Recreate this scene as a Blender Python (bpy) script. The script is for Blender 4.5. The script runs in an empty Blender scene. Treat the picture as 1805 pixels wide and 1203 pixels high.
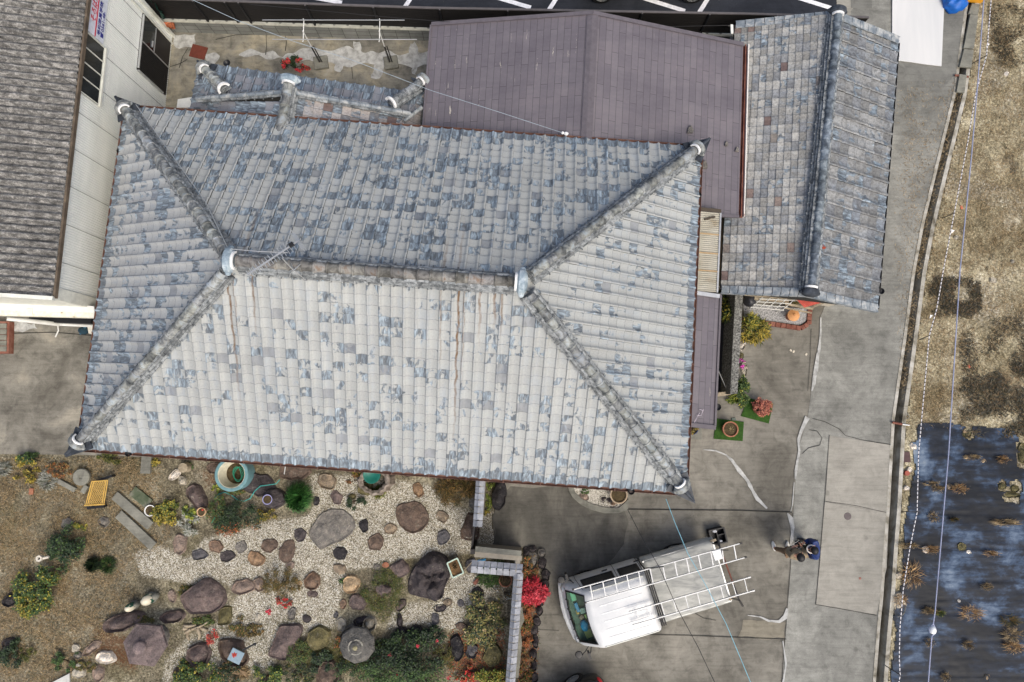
import bpy, bmesh, math, random
import numpy as np
from mathutils import Vector, Matrix, noise as mnoise
R_ = math.radians
random.seed(7)
SC = bpy.context.scene
COL = SC.collection
# ------------------------------------------------------------------ camera
CAM_H, FPX, CX, CY = 19.8, 1203.0, 902.5, 601.5
TX, TY = 0.106, -0.002
CROT = (Matrix.Rotation(TX, 3, 'X') @ Matrix.Rotation(TY, 3, 'Y'))
cam = bpy.data.cameras.new('camera'); cam_o = bpy.data.objects.new('camera', cam); COL.objects.link(cam_o)
cam.sensor_width = 36.0; cam.lens = 36.0 * FPX / 1805.0; cam.clip_start = 0.1; cam.clip_end = 600
cam_o.matrix_world = Matrix.Translation((0, 0, CAM_H)) @ CROT.to_4x4()
SC.camera = cam_o
# ------------------------------------------------------------------ sky, sun, exposure (bright overcast)
SUN_EL, SUN_AZ = R_(56), R_(148)      # azimuth from +Y clockwise: sun behind the bottom of the picture
w = bpy.data.worlds.new('World'); SC.world = w; w.use_nodes = True
wn = w.node_tree.nodes; wl = w.node_tree.links
sky = wn.new('ShaderNodeTexSky'); sky.sky_type = 'NISHITA'; sky.sun_disc = False
sky.sun_elevation = SUN_EL; sky.sun_rotation = SUN_AZ; sky.air_density = 1.0; sky.dust_density = 6.0; sky.ozone_density = 0.6
bg = wn['Background']; wl.new(sky.outputs[0], bg.inputs[0]); bg.inputs[1].default_value = 0.158
sun = bpy.data.lights.new('sun', 'SUN'); sun.energy = 0.88; sun.angle = R_(35); sun.color = (0.97, 1.0, 0.92)
sun_o = bpy.data.objects.new('sun', sun); COL.objects.link(sun_o)
sd = Vector((math.sin(SUN_AZ) * math.cos(SUN_EL), math.cos(SUN_AZ) * math.cos(SUN_EL), math.sin(SUN_EL)))
sun_o.rotation_euler = sd.to_track_quat('Z', 'Y').to_euler(); sun_o.location = (0, -10, 40)
SC.view_settings.view_transform = 'Standard'; SC.view_settings.look = 'None'
SC.view_settings.exposure = 0.27; SC.view_settings.gamma = 1.0; SC.view_settings.use_curve_mapping = False
SC.cycles.max_bounces = 6

# ------------------------------------------------------------------ helpers
def ray(px, py):
    return (CROT @ Vector(((px - CX) / FPX, -(py - CY) / FPX, -1.0))).normalized()
def P(px, py, z=0.0):
    """photo pixel -> the point at height z that stands there"""
    d = ray(px, py); t = (z - CAM_H) / d.z
    return Vector((d.x * t, d.y * t, z))
def PW(px, py, p0, n):
    d = ray(px, py); o = Vector((0, 0, CAM_H)); t = (Vector(p0) - o).dot(n) / d.dot(n)
    return o + d * t
def PPM(z): return FPX / (CAM_H - z)            # pixels per metre at height z
def S(r, g, b, k=1.0):
    f = lambda c: (c / 255 / 12.92 if c <= 10.3 else ((c / 255 + 0.055) / 1.055) ** 2.4) * k
    return (f(r), f(g), f(b))
def tag(o, label=None, cat=None, group=None, kind=None):
    if label: o['label'] = label
    if cat: o['category'] = cat
    if group: o['group'] = group
    if kind: o['kind'] = kind
    return o
def empty(name, loc, label=None, cat=None, group=None, rz=0):
    o = bpy.data.objects.new(name, None); COL.objects.link(o); o.location = loc; o.rotation_euler = (0, 0, rz)
    o.empty_display_size = 0.2
    return tag(o, label, cat, group)
def copy_tree(o, parent=None):
    c = o.copy(); COL.objects.link(c); c.parent = parent
    for ch in list(o.children): copy_tree(ch, c)
    return c

class MB:
    def __init__(s):
        s.v = []; s.f = []; s.fc = []; s.fm = []; s.fu = []; s.col = (1, 1, 1); s.mi = 0
    def face(s, idx, uv=None):
        s.f.append(tuple(idx)); s.fc.append(s.col); s.fm.append(s.mi); s.fu.append(uv)
    def poly(s, pts, uv=None):
        b = len(s.v); s.v += [tuple(p) for p in pts]; s.face(range(b, b + len(pts)), uv); return b
    def xf(s, start, M):
        for i in range(start, len(s.v)): s.v[i] = tuple(M @ Vector(s.v[i]))
    def box(s, c, size, rz=0.0, M=None):
        b = len(s.v); hx, hy, hz = size[0] / 2, size[1] / 2, size[2] / 2
        for x, y, z in ((-1,-1,-1),(1,-1,-1),(1,1,-1),(-1,1,-1),(-1,-1,1),(1,-1,1),(1,1,1),(-1,1,1)):
            s.v.append((x*hx, y*hy, z*hz))
        for q in ((0,3,2,1),(4,5,6,7),(0,1,5,4),(1,2,6,5),(2,3,7,6),(3,0,4,7)): s.face([b+i for i in q])
        s.xf(b, Matrix.Translation(c) @ (M.to_4x4() if M else Matrix.Rotation(rz, 4, 'Z')))
    def bar(s, a, b_, wd, ht, up=(0,0,1)):
        a = Vector(a); b_ = Vector(b_); d = b_ - a; L = d.length; d.normalize(); u = Vector(up)
        sd_ = u.cross(d)
        if sd_.length < 1e-4: sd_ = Vector((1,0,0)).cross(d)
        sd_.normalize(); u = d.cross(sd_)
        M = Matrix((d, sd_, u)).transposed()
        s.box((a + b_) / 2, (L, wd, ht), M=M)
    def prism(s, pts, z0, z1):
        b = len(s.v); n = len(pts)
        ar = sum(pts[i][0]*pts[(i+1)%n][1]-pts[(i+1)%n][0]*pts[i][1] for i in range(n))
        if ar < 0: pts = list(pts)[::-1]
        for p in pts: s.v.append((p[0], p[1], z0))
        for p in pts: s.v.append((p[0], p[1], z1))
        s.face(range(b+n, b+2*n)); s.face(range(b+n-1, b-1, -1))
        for i in range(n): j = (i+1) % n; s.face((b+i, b+j, b+n+j, b+n+i))
    def tube(s, pts, r, n=8, cap=True):
        pts = [Vector(p) for p in pts]; m = len(pts); b = len(s.v); rs = r if isinstance(r, (list, tuple)) else [r]*m
        prev = None
        for i, p in enumerate(pts):
            d = (pts[min(i+1, m-1)] - pts[max(i-1, 0)]).normalized()
            ref = prev if prev is not None else (Vector((0,0,1)) if abs(d.z) < .9 else Vector((1,0,0)))
            x = (ref - d*ref.dot(d))
            if x.length < 1e-5: x = d.orthogonal()
            x.normalize(); y = d.cross(x); prev = x
            for k in range(n):
                a = 2*math.pi*k/n; s.v.append(tuple(p + x*math.cos(a)*rs[i] + y*math.sin(a)*rs[i]))
        for i in range(m-1):
            for k in range(n):
                k2 = (k+1) % n; s.face((b+i*n+k, b+i*n+k2, b+(i+1)*n+k2, b+(i+1)*n+k))
        if cap: s.face(range(b+n-1, b-1, -1)); s.face(range(b+(m-1)*n, b+m*n))
    def lathe(s, prof, c, n=24, rz=0.0, sx=1.0, sy=1.0, caps=True):
        b = len(s.v); c = Vector(c)
        for r, z in prof:
            for k in range(n):
                a = rz + 2*math.pi*k/n; s.v.append((c.x + r*sx*math.cos(a), c.y + r*sy*math.sin(a), c.z + z))
        for i in range(len(prof)-1):
            for k in range(n):
                k2 = (k+1) % n; s.face((b+i*n+k, b+i*n+k2, b+(i+1)*n+k2, b+(i+1)*n+k))
        zs = [z for _, z in prof]
        if not caps: return
        if prof[0][0] > 1e-4 and prof[0][1] <= min(zs)+1e-6: s.face(range(b+n-1, b-1, -1))
        if prof[-1][0] > 1e-4 and prof[-1][1] >= max(zs)-1e-6: s.face(range(b+(len(prof)-1)*n, b+len(prof)*n))
    def ball(s, c, rad, nu=14, nv=9, M=None):
        b = len(s.v); rad = rad if isinstance(rad, (tuple, list)) else (rad,)*3
        for j in range(nv+1):
            th = math.pi*j/nv
            for k in range(nu):
                a = 2*math.pi*k/nu; s.v.append((rad[0]*math.sin(th)*math.cos(a), rad[1]*math.sin(th)*math.sin(a), -rad[2]*math.cos(th)))
        for j in range(nv):
            for k in range(nu):
                k2 = (k+1) % nu; s.face((b+j*nu+k, b+j*nu+k2, b+(j+1)*nu+k2, b+(j+1)*nu+k))
        s.xf(b, Matrix.Translation(c) @ (M.to_4x4() if M else Matrix()))
    def build(s, name, mats, parent=None, origin=None, smooth=False, bevel=0, local=False, weld=True):
        off = Vector((0,0,0))
        if not local:
            if parent is not None:
                off = parent.matrix_world.translation if False else Vector(parent.location)
                q = parent.parent
                while q is not None: off = off + Vector(q.location); q = q.parent
            elif origin is not None: off = Vector(origin)
            elif s.v:
                a = np.array(s.v); off = Vector(((a[:,0].min()+a[:,0].max())/2, (a[:,1].min()+a[:,1].max())/2, a[:,2].min()))
        me = bpy.data.meshes.new(name)
        me.from_pydata([(x-off.x, y-off.y, z-off.z) for x, y, z in s.v], [], s.f)
        mats = mats if isinstance(mats, (list, tuple)) else [mats]
        for m in mats: me.materials.append(m)
        me.polygons.foreach_set('material_index', s.fm)
        cols = []
        for f, c in zip(s.f, s.fc): cols += [c[0], c[1], c[2], 1.0] * len(f)
        ca = me.color_attributes.new('Col', 'FLOAT_COLOR', 'CORNER'); ca.data.foreach_set('color', cols)
        if any(u is not None for u in s.fu):
            ul = me.uv_layers.new(name='UVMap'); fl = []
            for f, u in zip(s.f, s.fu):
                for k in range(len(f)): fl += list(u[k]) if u else [0, 0]
            ul.data.foreach_set('uv', fl)
        me.validate()
        if bevel or weld:
            bm = bmesh.new(); bm.from_mesh(me)
            if weld and len(s.v) < 20000: bmesh.ops.remove_doubles(bm, verts=bm.verts, dist=0.0004)
            if bevel:
                es = [e for e in bm.edges if len(e.link_faces) == 2 and e.calc_face_angle(0) > 0.5]
                bmesh.ops.bevel(bm, geom=es, offset=bevel, segments=2, affect='EDGES', profile=0.6, clamp_overlap=True)
            bm.to_mesh(me); bm.free()
        if smooth:
            me.polygons.foreach_set('use_smooth', [True]*len(me.polygons))
            me.set_sharp_from_angle(angle=R_(50 if smooth is True else smooth))
        o = bpy.data.objects.new(name, me); COL.objects.link(o)
        if parent is not None: o.parent = parent
        elif not local: o.location = off
        return o

# ------------------------------------------------------------------ material builder
class G:
    def __init__(s, name, rough=0.8, metal=0.0, spec=0.3):
        s.m = bpy.data.materials.new(name); s.m.use_nodes = True; s.nt = s.m.node_tree
        s.b = s.nt.nodes['Principled BSDF']; s.b.inputs['Roughness'].default_value = rough
        s.b.inputs['Metallic'].default_value = metal; s.b.inputs['Specular IOR Level'].default_value = spec
    def put(s, sock, v):
        if isinstance(v, bpy.types.NodeSocket): s.nt.links.new(v, sock)
        elif isinstance(v, tuple) and len(v) == 3 and sock.type == 'RGBA': sock.default_value = (*v, 1)
        else: sock.default_value = v
    def add(s, t, ins={}, **kw):
        n = s.nt.nodes.new(t)
        for k, v in kw.items(): setattr(n, k, v)
        for k, v in ins.items(): s.put(n.inputs[k], v)
        return n
    def pos(s): return s.add('ShaderNodeNewGeometry').outputs['Position']
    def obj(s): return s.add('ShaderNodeTexCoord').outputs['Object']
    def uv(s): return s.add('ShaderNodeTexCoord').outputs['UV']
    def attr(s, n='Col', out='Color'): return s.add('ShaderNodeAttribute', attribute_name=n).outputs[out]
    def rnd(s): return s.add('ShaderNodeObjectInfo').outputs['Random']
    def map(s, v, scale=(1,1,1), loc=(0,0,0), rot=(0,0,0)):
        return s.add('ShaderNodeMapping', {'Vector': v, 'Scale': scale, 'Location': loc, 'Rotation': rot}).outputs[0]
    def noise(s, v, scale, det=4, rough=0.6, dist=0.0):
        return s.add('ShaderNodeTexNoise', {'Vector': v, 'Scale': scale, 'Detail': det, 'Roughness': rough, 'Distortion': dist}).outputs['Fac']
    def voro(s, v, scale, out='Distance', feat='F1', rnd=1.0):
        return s.add('ShaderNodeTexVoronoi', {'Vector': v, 'Scale': scale, 'Randomness': rnd}, feature=feat).outputs[out]
    def white(s, v, out='Value', dim='3D'):
        return s.add('ShaderNodeTexWhiteNoise', {'Vector': v}, noise_dimensions=dim).outputs[out]
    def ramp(s, f, stops, interp='LINEAR'):
        n = s.add('ShaderNodeValToRGB', {'Fac': f}); cr = n.color_ramp; cr.interpolation = interp
        while len(cr.elements) < len(stops): cr.elements.new(0.5)
        for e, (p, c) in zip(cr.elements, stops):
            e.position = p; e.color = (*c, 1) if isinstance(c, tuple) else (c, c, c, 1)
        return n.outputs['Color']
    def mix(s, f, a, b, bl='MIX'):
        n = s.nt.nodes.new('ShaderNodeMix'); n.data_type = 'RGBA'; n.blend_type = bl
        s.put(n.inputs[0], f); s.put(n.inputs[6], a); s.put(n.inputs[7], b); return n.outputs[2]
    def math(s, op, a, b=0.0, c=0.0, clamp=False):
        n = s.nt.nodes.new('ShaderNodeMath'); n.operation = op; n.use_clamp = clamp
        s.put(n.inputs[0], a); s.put(n.inputs[1], b)
        if len(n.inputs) > 2: s.put(n.inputs[2], c)
        return n.outputs[0]
    def step(s, v, lo, hi):
        return s.add('ShaderNodeMapRange', {'Value': v, 'From Min': lo, 'From Max': hi}, interpolation_type='SMOOTHSTEP').outputs[0]
    def sep(s, v): return s.add('ShaderNodeSeparateXYZ', {'Vector': v}).outputs
    def comb(s, x, y, z=0.0): return s.add('ShaderNodeCombineXYZ', {'X': x, 'Y': y, 'Z': z}).outputs[0]
    def bump(s, h, st=0.5, d=0.02):
        s.put(s.b.inputs['Normal'], s.add('ShaderNodeBump', {'Height': h, 'Strength': st, 'Distance': d}).outputs[0]); return s
    def done(s, c, rough=None):
        s.put(s.b.inputs['Base Color'], c)
        if rough is not None: s.put(s.b.inputs['Roughness'], rough)
        return s.m
_simple = {}
def simple(name, col, rough=0.6, metal=0.0, var=0.15, scale=8.0, spec=0.4):
    g = G(name, rough, metal, spec); n = g.noise(g.obj(), scale, 5)
    lo = tuple(c*(1-var) for c in col); hi = tuple(min(1, c*(1+var)) for c in col)
    return g.done(g.ramp(n, [(0.3, lo), (0.7, hi)]))
def vcol(name, rough=0.8, var=0.25, scale=10.0, spec=0.25, metal=0.0):
    """colour from the face colours of the mesh, with some wear"""
    g = G(name, rough, metal, spec); n = g.noise(g.obj(), scale, 5)
    k = g.ramp(n, [(0.3, 1-var), (0.7, 1+var*0.6)])
    return g.done(g.mix(1.0, g.attr(), k, 'MULTIPLY'))
# ------------------------------------------------------------------ materials
def tile_mat(name, base, peel=0.45, dark=0.06, eave=0.3, brown=0.0, vary=0.10, streaks=(), joint=.62, side=.35, smudge=0.0):
    g = G(name, 0.55, 0, 0.45); uv = g.uv(); s = g.sep(uv)
    cell = g.comb(g.math('FLOOR', s[0]), g.math('FLOOR', s[1]))
    r1 = g.white(cell); rc = g.white(g.comb(g.math('FLOOR', s[0]), g.math('FLOOR', s[1]), 7.3), 'Color')
    rs = g.sep(rc)
    off = g.add('ShaderNodeVectorMath', {0: g.map(uv, (1.5, 1.1, 1)), 1: g.map(rc, (30, 30, 30))}, operation='ADD').outputs[0]
    n = g.noise(off, 1.0, 4, 0.55, 0.6)
    nb = g.noise(g.map(uv, (0.12, 0.16, 1)), 1.0, 3)                       # large areas that have lost more paint
    run = g.noise(g.map(uv, (1.3, 0.14, 1)), 1.0, 4, 0.6)
    k = g.math('ADD', g.math('ADD', g.math('MULTIPLY', r1, 0.42), g.math('MULTIPLY', run, 0.35)), g.math('ADD', g.math('MULTIPLY', n, 0.75), g.math('MULTIPLY', nb, 0.25)))
    k = g.math('ADD', k, g.math('MULTIPLY', g.step(s[1], 1.6, 0.2), eave))
    pm = g.step(k, 1.41 - peel, 1.48 - peel); pm2 = g.step(g.math('ADD', g.math('MULTIPLY', run, 0.6), g.math('MULTIPLY', n, 0.5)), 0.50, 0.72)
    shade = g.math('ADD', g.math('MULTIPLY', rs[0], vary), g.math('SUBTRACT', 1.0, vary * 0.5))
    fine = g.ramp(g.noise(g.map(uv, (9, 5, 1)), 1.0, 4, 0.7), [(0.3, 0.86), (0.65, 1.06)])
    big = g.ramp(g.noise(g.pos(), 0.5, 3), [(0.3, 0.9), (0.7, 1.08)])
    b0 = g.mix(1.0, base, g.comb(shade, shade, shade), 'MULTIPLY')
    b0 = g.mix(1.0, b0, fine, 'MULTIPLY'); b0 = g.mix(1.0, b0, big, 'MULTIPLY')
    blue = g.ramp(g.noise(g.map(off, (1.7, 0.6, 1)), 1.3, 4, 0.6, 1.0),
                  [(0.30, S(50, 57, 64)), (0.44, S(82, 92, 102)), (0.55, S(116, 131, 143)), (0.70, S(166, 183, 195))])
    b0 = g.mix(g.math('MULTIPLY', pm2, 0.4), b0, S(146, 156, 166))
    c = g.mix(g.math('MULTIPLY', pm, 0.85), b0, blue)
    dk = g.math('LESS_THAN', rs[1], dark)
    c = g.mix(g.math('MULTIPLY', dk, 0.6), c, g.ramp(n, [(0.3, S(88, 94, 102)), (0.7, S(132, 136, 142))]))
    if brown:
        bk = g.math('LESS_THAN', rs[2], brown)
        c = g.mix(g.math('MULTIPLY', bk, 0.85), c, g.ramp(rs[0], [(0.0, S(96, 74, 70)), (0.5, S(128, 108, 98)), (1.0, S(120, 112, 104))]))
    if smudge: c = g.mix(smudge, c, g.ramp(g.noise(g.map(off, (2.4, 2.4, 1)), 1.4, 5, 0.7, 0.6), [(0.34, 0.42), (0.5, 0.9), (0.64, 1.22)]), 'MULTIPLY')
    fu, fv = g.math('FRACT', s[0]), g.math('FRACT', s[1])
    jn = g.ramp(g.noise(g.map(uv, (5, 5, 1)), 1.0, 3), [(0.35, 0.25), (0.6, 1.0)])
    jl = g.math('MAXIMUM', g.step(fv, 0.10, 0.03), g.math('MULTIPLY', g.math('MAXIMUM', g.step(fu, 0.965, 0.99), g.step(fu, .03, .01)), side))  # joint dirt plus shade under the tile laps, painted as dark edge lines
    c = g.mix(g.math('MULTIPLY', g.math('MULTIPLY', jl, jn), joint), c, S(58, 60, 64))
    wob = g.math('MULTIPLY', g.math('SUBTRACT', g.noise(g.map(uv, (0.2, 0.5, 1)), 1.0, 3), 0.5), 0.5)
    for (u0, v0, v1, wd, st) in streaks:                                    # rust run down from the ridge wire
        d = g.math('ABSOLUTE', g.math('ADD', g.math('SUBTRACT', s[0], u0), wob))
        a = g.step(d, wd, wd * 0.3)
        b = g.math('MULTIPLY', g.step(s[1], v0 - 0.5, v0*.3 + v1*.7), st)
        m = g.math('MULTIPLY', g.math('MULTIPLY', a, b), g.ramp(g.noise(g.map(uv, (3, 1.2, 1)), 1.0, 4), [(0.3, 0.35), (0.6, 1.0)]))
        c = g.mix(m, c, S(100, 74, 46))
    g.bump(g.noise(g.map(uv, (14, 10, 1)), 1.0, 4), 0.25, 0.004)
    return g.done(c, g.math('ADD', 0.42, g.math('MULTIPLY', n, 0.3)))

def aged(name, stops, scale=6.0, rough=0.75, spec=0.3, bump=0.3, det=6, dist=0.4, obj=True, stretch=(1,1,1), vc=False):
    g = G(name, rough, 0, spec); v = g.map(g.obj() if obj else g.pos(), stretch)
    n = g.noise(v, scale, det, 0.65, dist); g.bump(g.noise(v, scale*5, 4), bump, 0.006)
    c = g.ramp(n, stops)
    return g.done(g.mix(1.0, c, g.attr(), 'MULTIPLY') if vc else c)
M_ = {}
M_['hip'] = aged('ridge_tile', [(0.28, S(54, 58, 62)), (0.42, S(102, 106, 107)), (0.52, S(138, 140, 136)), (0.66, S(150, 159, 165)), (0.8, S(112, 116, 112))], 5.5, vc=True)
M_['hipside'] = aged('ridge_side_tile', [(0.3, S(58, 63, 68)), (0.48, S(122, 127, 128)), (0.6, S(158, 162, 162)), (0.75, S(98, 107, 114))], 9.0, vc=True)
M_['ridge_rust'] = aged('main_ridge_tile', [(0.30, S(58, 57, 55)), (0.44, S(98, 97, 94)), (0.56, S(132, 131, 127)), (0.70, S(108, 90, 74)), (0.8, S(170, 168, 162))], 4.5, vc=True)
M_['hipblue'] = aged('blue_ridge_tile', [(0.28, S(50, 58, 66)), (0.44, S(80, 88, 95)), (0.56, S(112, 122, 130)), (0.7, S(150, 158, 162)), (0.82, S(90, 97, 100))], 5.0, 0.5, vc=True)
M_['plaster'] = aged('white_plaster', [(0.3, S(205, 206, 205)), (0.6, S(238, 238, 236))], 10)
M_['blueglaze'] = aged('ridge_end_tile', [(0.3, S(96, 112, 124)), (0.5, S(150, 166, 176)), (0.7, S(206, 214, 216))], 5.0, 0.45)
M_['darkslate'] = aged('dark_corner_tile', [(0.3, S(34, 38, 44)), (0.7, S(74, 80, 88))], 6.0, 0.5)
M_['copper'] = aged('brown_gutter_metal', [(0.3, S(84, 58, 50)), (0.6, S(122, 90, 78)), (0.75, S(146, 112, 96))], 3.0, 0.55)
M_['deckwood'] = simple('roof_board', S(70, 60, 54), 0.9)
M_['cream_wall'] = simple('cream_render', S(190, 182, 165), 0.9)

def slate_mat():
    g = G('brown_metal_slate', 0.5, 0, 0.45); uv = g.uv()
    br = g.add('ShaderNodeTexBrick', {'Vector': g.map(uv, rot=(0, 0, math.pi/2)), 'Scale': 1.0, 'Mortar Size': 0.006, 'Mortar Smooth': 0.2, 'Bias': 0.0,
               'Brick Width': 0.93, 'Row Height': 0.182, 'Color1': (*S(99, 94, 100), 1), 'Color2': (*S(109, 104, 109), 1), 'Mortar': (*S(68, 64, 68), 1)}, offset=0.38, offset_frequency=2)
    c = br.outputs['Color']
    c = g.mix(1.0, c, g.ramp(g.noise(g.map(uv, (0.35, 1.1, 1)), 1.3, 6, 0.7, 0.5), [(0.3, (0.82, 0.81, 0.83)), (0.5, (1.0, 1.0, 1.0)), (0.72, (1.2, 1.17, 1.14))]), 'MULTIPLY')
    c = g.mix(1.0, c, g.ramp(g.noise(g.pos(), 14, 5, 0.7), [(0.3, 0.93), (0.7, 1.05)]), 'MULTIPLY')
    s = g.sep(uv)                                                           # flaked paint, mostly on the west slope
    fl = g.noise(g.map(uv, (12, 1.3, 1)), 1.0, 5, 0.75)
    reg = g.step(g.noise(g.map(uv, (0.4, 0.35, 1), (3.1, 0.4, 0)), 1.0, 2), 0.46, 0.6)
    m = g.math('MULTIPLY', g.math('GREATER_THAN', fl, 0.645), g.math('MULTIPLY', reg, g.attr('Col', 'Fac')))
    c = g.mix(m, c, S(205, 198, 182))
    g.bump(br.outputs['Fac'], -0.5, 0.006)
    return g.done(c)
M_['slate'] = slate_mat()
M_['slate_trim'] = simple('brown_metal_trim', S(95, 90, 95), 0.5)
M_['rust_red'] = aged('rusty_gutter_metal', [(0.3, S(92, 52, 42)), (0.5, S(122, 76, 62)), (0.7, S(150, 110, 96))], 3.0)
M_['white_rust'] = aged('white_metal_rusty', [(0.3, S(140, 84, 60)), (0.36, S(214, 210, 202)), (0.8, S(232, 230, 224))], 4.0)
M_['white_metal'] = aged('white_painted_metal', [(0.3, S(206, 206, 200)), (0.7, S(232, 233, 228))], 4.0, 0.45)
M_['white_slab'] = aged('white_sheeting', [(0.3, S(194, 196, 196)), (0.7, S(212, 212, 210))], 1.2, 0.6, stretch=(1, .15, 1))

def corr_roof():
    g = G('weathered_fibre_cement', 0.95, 0, 0.1); p = g.pos()
    a = g.noise(g.map(p, (3.2, 8, 1), rot=(0, 0, R_(-5.5))), 1.6, 6, 0.75, 0.5); b = g.noise(p, 34, 5, 0.8); e = g.noise(p, 0.7, 3)
    k = g.math('ADD', g.math('MULTIPLY', a, 0.7), g.math('ADD', g.math('MULTIPLY', b, 0.5), g.math('MULTIPLY', e, 0.12)))
    c = g.ramp(k, [(0.50, S(50, 50, 49)), (0.60, S(86, 85, 83)), (0.68, S(116, 115, 112)), (0.80, S(176, 174, 169))])
    g.bump(b, 0.6, 0.01)
    return g.done(c)
M_['corr'] = corr_roof()
def siding():
    g = G('cream_ribbed_siding', 0.5, 0, 0.4); p = g.pos()
    n = g.noise(g.map(p, (0.6, 0.6, 2.2)), 1.0, 5)
    return g.done(g.ramp(n, [(0.3, S(226, 229, 224)), (0.7, S(240, 242, 237))]))
M_['siding'] = siding()
M_['cream_trim'] = simple('cream_trim', S(214, 215, 205), 0.5)
M_['peeling_white'] = aged('peeling_white_paint', [(0.28, S(140, 120, 84)), (0.36, S(214, 210, 190)), (0.7, S(236, 236, 226))], 7)
def glass(name, col, rough=0.06):
    g = G(name, rough, 0, 0.6); return g.done(g.ramp(g.noise(g.obj(), 1.5, 4), [(0.3, tuple(c*0.6 for c in col)), (0.7, tuple(c*1.5 for c in col))]))
M_['dglass'] = glass('dark_window_glass', S(34, 38, 40))
M_['alu'] = simple('aluminium', S(188, 190, 190), 0.35, 0.6, 0.1)
M_['ladder'] = simple('ladder_aluminium', S(178, 180, 182), 0.4, 0.35, 0.1)
M_['steel_dark'] = simple('dark_steel', S(64, 62, 60), 0.5, 0.3)
M_['black'] = simple('black_plastic', S(26, 27, 30), 0.45)
M_['darkbrown'] = simple('dark_brown_metal', S(34, 30, 29), 0.55)
M_['fence'] = simple('dark_fence_panel', S(26, 24, 24), 0.75, 0, 0.25, 1.5)
M_['fence_rail'] = simple('grey_fence_rail', S(92, 88, 88), 0.5)
def blockwall():
    g = G('grey_concrete_block', 0.9, 0, 0.2); uv = g.uv()
    br = g.add('ShaderNodeTexBrick', {'Vector': uv, 'Scale': 1.0, 'Mortar Size': 0.008, 'Brick Width': 0.4, 'Row Height': 0.2,
               'Color1': (*S(140, 142, 138), 1), 'Color2': (*S(122, 124, 120), 1), 'Mortar': (*S(84, 84, 80), 1)}, offset=0.0)
    c = g.mix(1.0, br.outputs['Color'], g.ramp(g.noise(g.pos(), 3.0, 6, 0.7), [(0.3, 0.78), (0.7, 1.15)]), 'MULTIPLY')
    g.bump(br.outputs['Fac'], -0.4, 0.006)
    return g.done(c)
M_['block'] = blockwall()
M_['blocktop'] = aged('pale_block_top', [(0.3, S(146, 146, 136)), (0.7, S(186, 185, 172))], 5, obj=False)
M_['roughwall'] = aged('dark_speckled_concrete', [(0.36, S(62, 62, 60)), (0.5, S(110, 110, 106)), (0.64, S(160, 160, 154))], 22, 0.95, 0.1, 0.8, obj=False)

# ---- ground materials
def concrete(name, stops, sc=0.55, stain=0.35, speck=0.12, warm=None, streak=(1,1,1)):
    g = G(name, 0.88, 0, 0.25); p = g.pos()
    a = g.noise(g.map(p, streak), sc, 6, 0.62, 0.5); c = g.ramp(a, stops)
    f = g.noise(p, 45, 4, 0.8); c = g.mix(1.0, c, g.ramp(f, [(0.3, 1-speck), (0.7, 1+speck)]), 'MULTIPLY')
    m = g.noise(p, 3.2, 6, 0.72, 0.6); c = g.mix(1.0, c, g.ramp(m, [(0.32, 1-stain), (0.52, 1.0), (0.75, 1+stain*0.45)]), 'MULTIPLY')
    sk = g.noise(g.map(p, (0.8, 9, 1), rot=(0, 0, 0.9)), 1.3, 5, 0.7, 0.4); c = g.mix(1.0, c, g.ramp(sk, [(0.34, 0.84), (0.5, 1.0), (0.7, 1.1)]), 'MULTIPLY')
    oil = g.step(g.math('ADD', g.voro(p, 0.9), g.math('MULTIPLY', g.noise(p, 9, 4, 0.7), 0.16)), 0.17, 0.12); c = g.mix(g.math('MULTIPLY', oil, 0.3), c, S(52, 50, 46))
    v = g.voro(p, 9); sp = g.math('LESS_THAN', v, 0.035); c = g.mix(g.math('MULTIPLY', sp, 0.35), c, S(206, 202, 192))
    g.bump(f, 0.25, 0.004)
    return g.done(c)
M_['lane'] = concrete('lane_concrete', [(0.3, S(106, 106, 101)), (0.5, S(129, 129, 123)), (0.7, S(152, 152, 145))], 0.7, 0.28, 0.2)
M_['patchc'] = concrete('tan_concrete', [(0.3, S(132, 130, 122)), (0.7, S(158, 155, 146))], 0.6, 0.18, 0.10)
M_['yard'] = concrete('yard_concrete', [(0.26, S(74, 72, 66)), (0.44, S(102, 99, 91)), (0.58, S(126, 123, 114)), (0.76, S(148, 144, 134))], 0.5, 0.32, 0.08, streak=(1, 0.8, 1))
M_['yard_dark'] = concrete('worn_dark_concrete', [(0.3, S(70, 69, 64)), (0.5, S(92, 90, 84)), (0.72, S(118, 115, 106))], 0.7, 0.25, 0.08, streak=(1.6, 0.8, 1))
M_['leftyard'] = concrete('left_yard_concrete', [(0.28, S(80, 77, 70)), (0.44, S(108, 105, 97)), (0.58, S(128, 125, 116)), (0.74, S(158, 152, 138))], 0.75, 0.38, 0.16)
M_['backyard'] = concrete('back_yard_concrete', [(0.3, S(100, 98, 92)), (0.48, S(134, 131, 120)), (0.6, S(154, 147, 128)), (0.75, S(172, 169, 160))], 0.8, 0.42, 0.1)
M_['oldgrey'] = concrete('old_grey_concrete', [(0.3, S(98, 98, 94)), (0.7, S(128, 128, 122))], 0.8, 0.25, 0.1)
M_['slabc'] = concrete('precast_slab', [(0.3, S(104, 104, 97)), (0.7, S(140, 139, 128))], 1.5, 0.3, 0.1)
M_['mortar'] = aged('white_mortar', [(0.3, S(132, 132, 128)), (0.55, S(176, 177, 174)), (0.8, S(204, 204, 200))], 6, 0.9, 0.2, 0.4, obj=False)
M_['joint'] = simple('dark_joint', S(46, 45, 42), 0.95)
M_['asphalt'] = concrete('car_park_asphalt', [(0.3, S(36, 39, 45)), (0.7, S(54, 57, 64))], 0.6, 0.15, 0.2)
M_['paint'] = aged('white_road_paint', [(0.3, S(206, 208, 212)), (0.6, S(240, 240, 244))], 6, 0.7)
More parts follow.
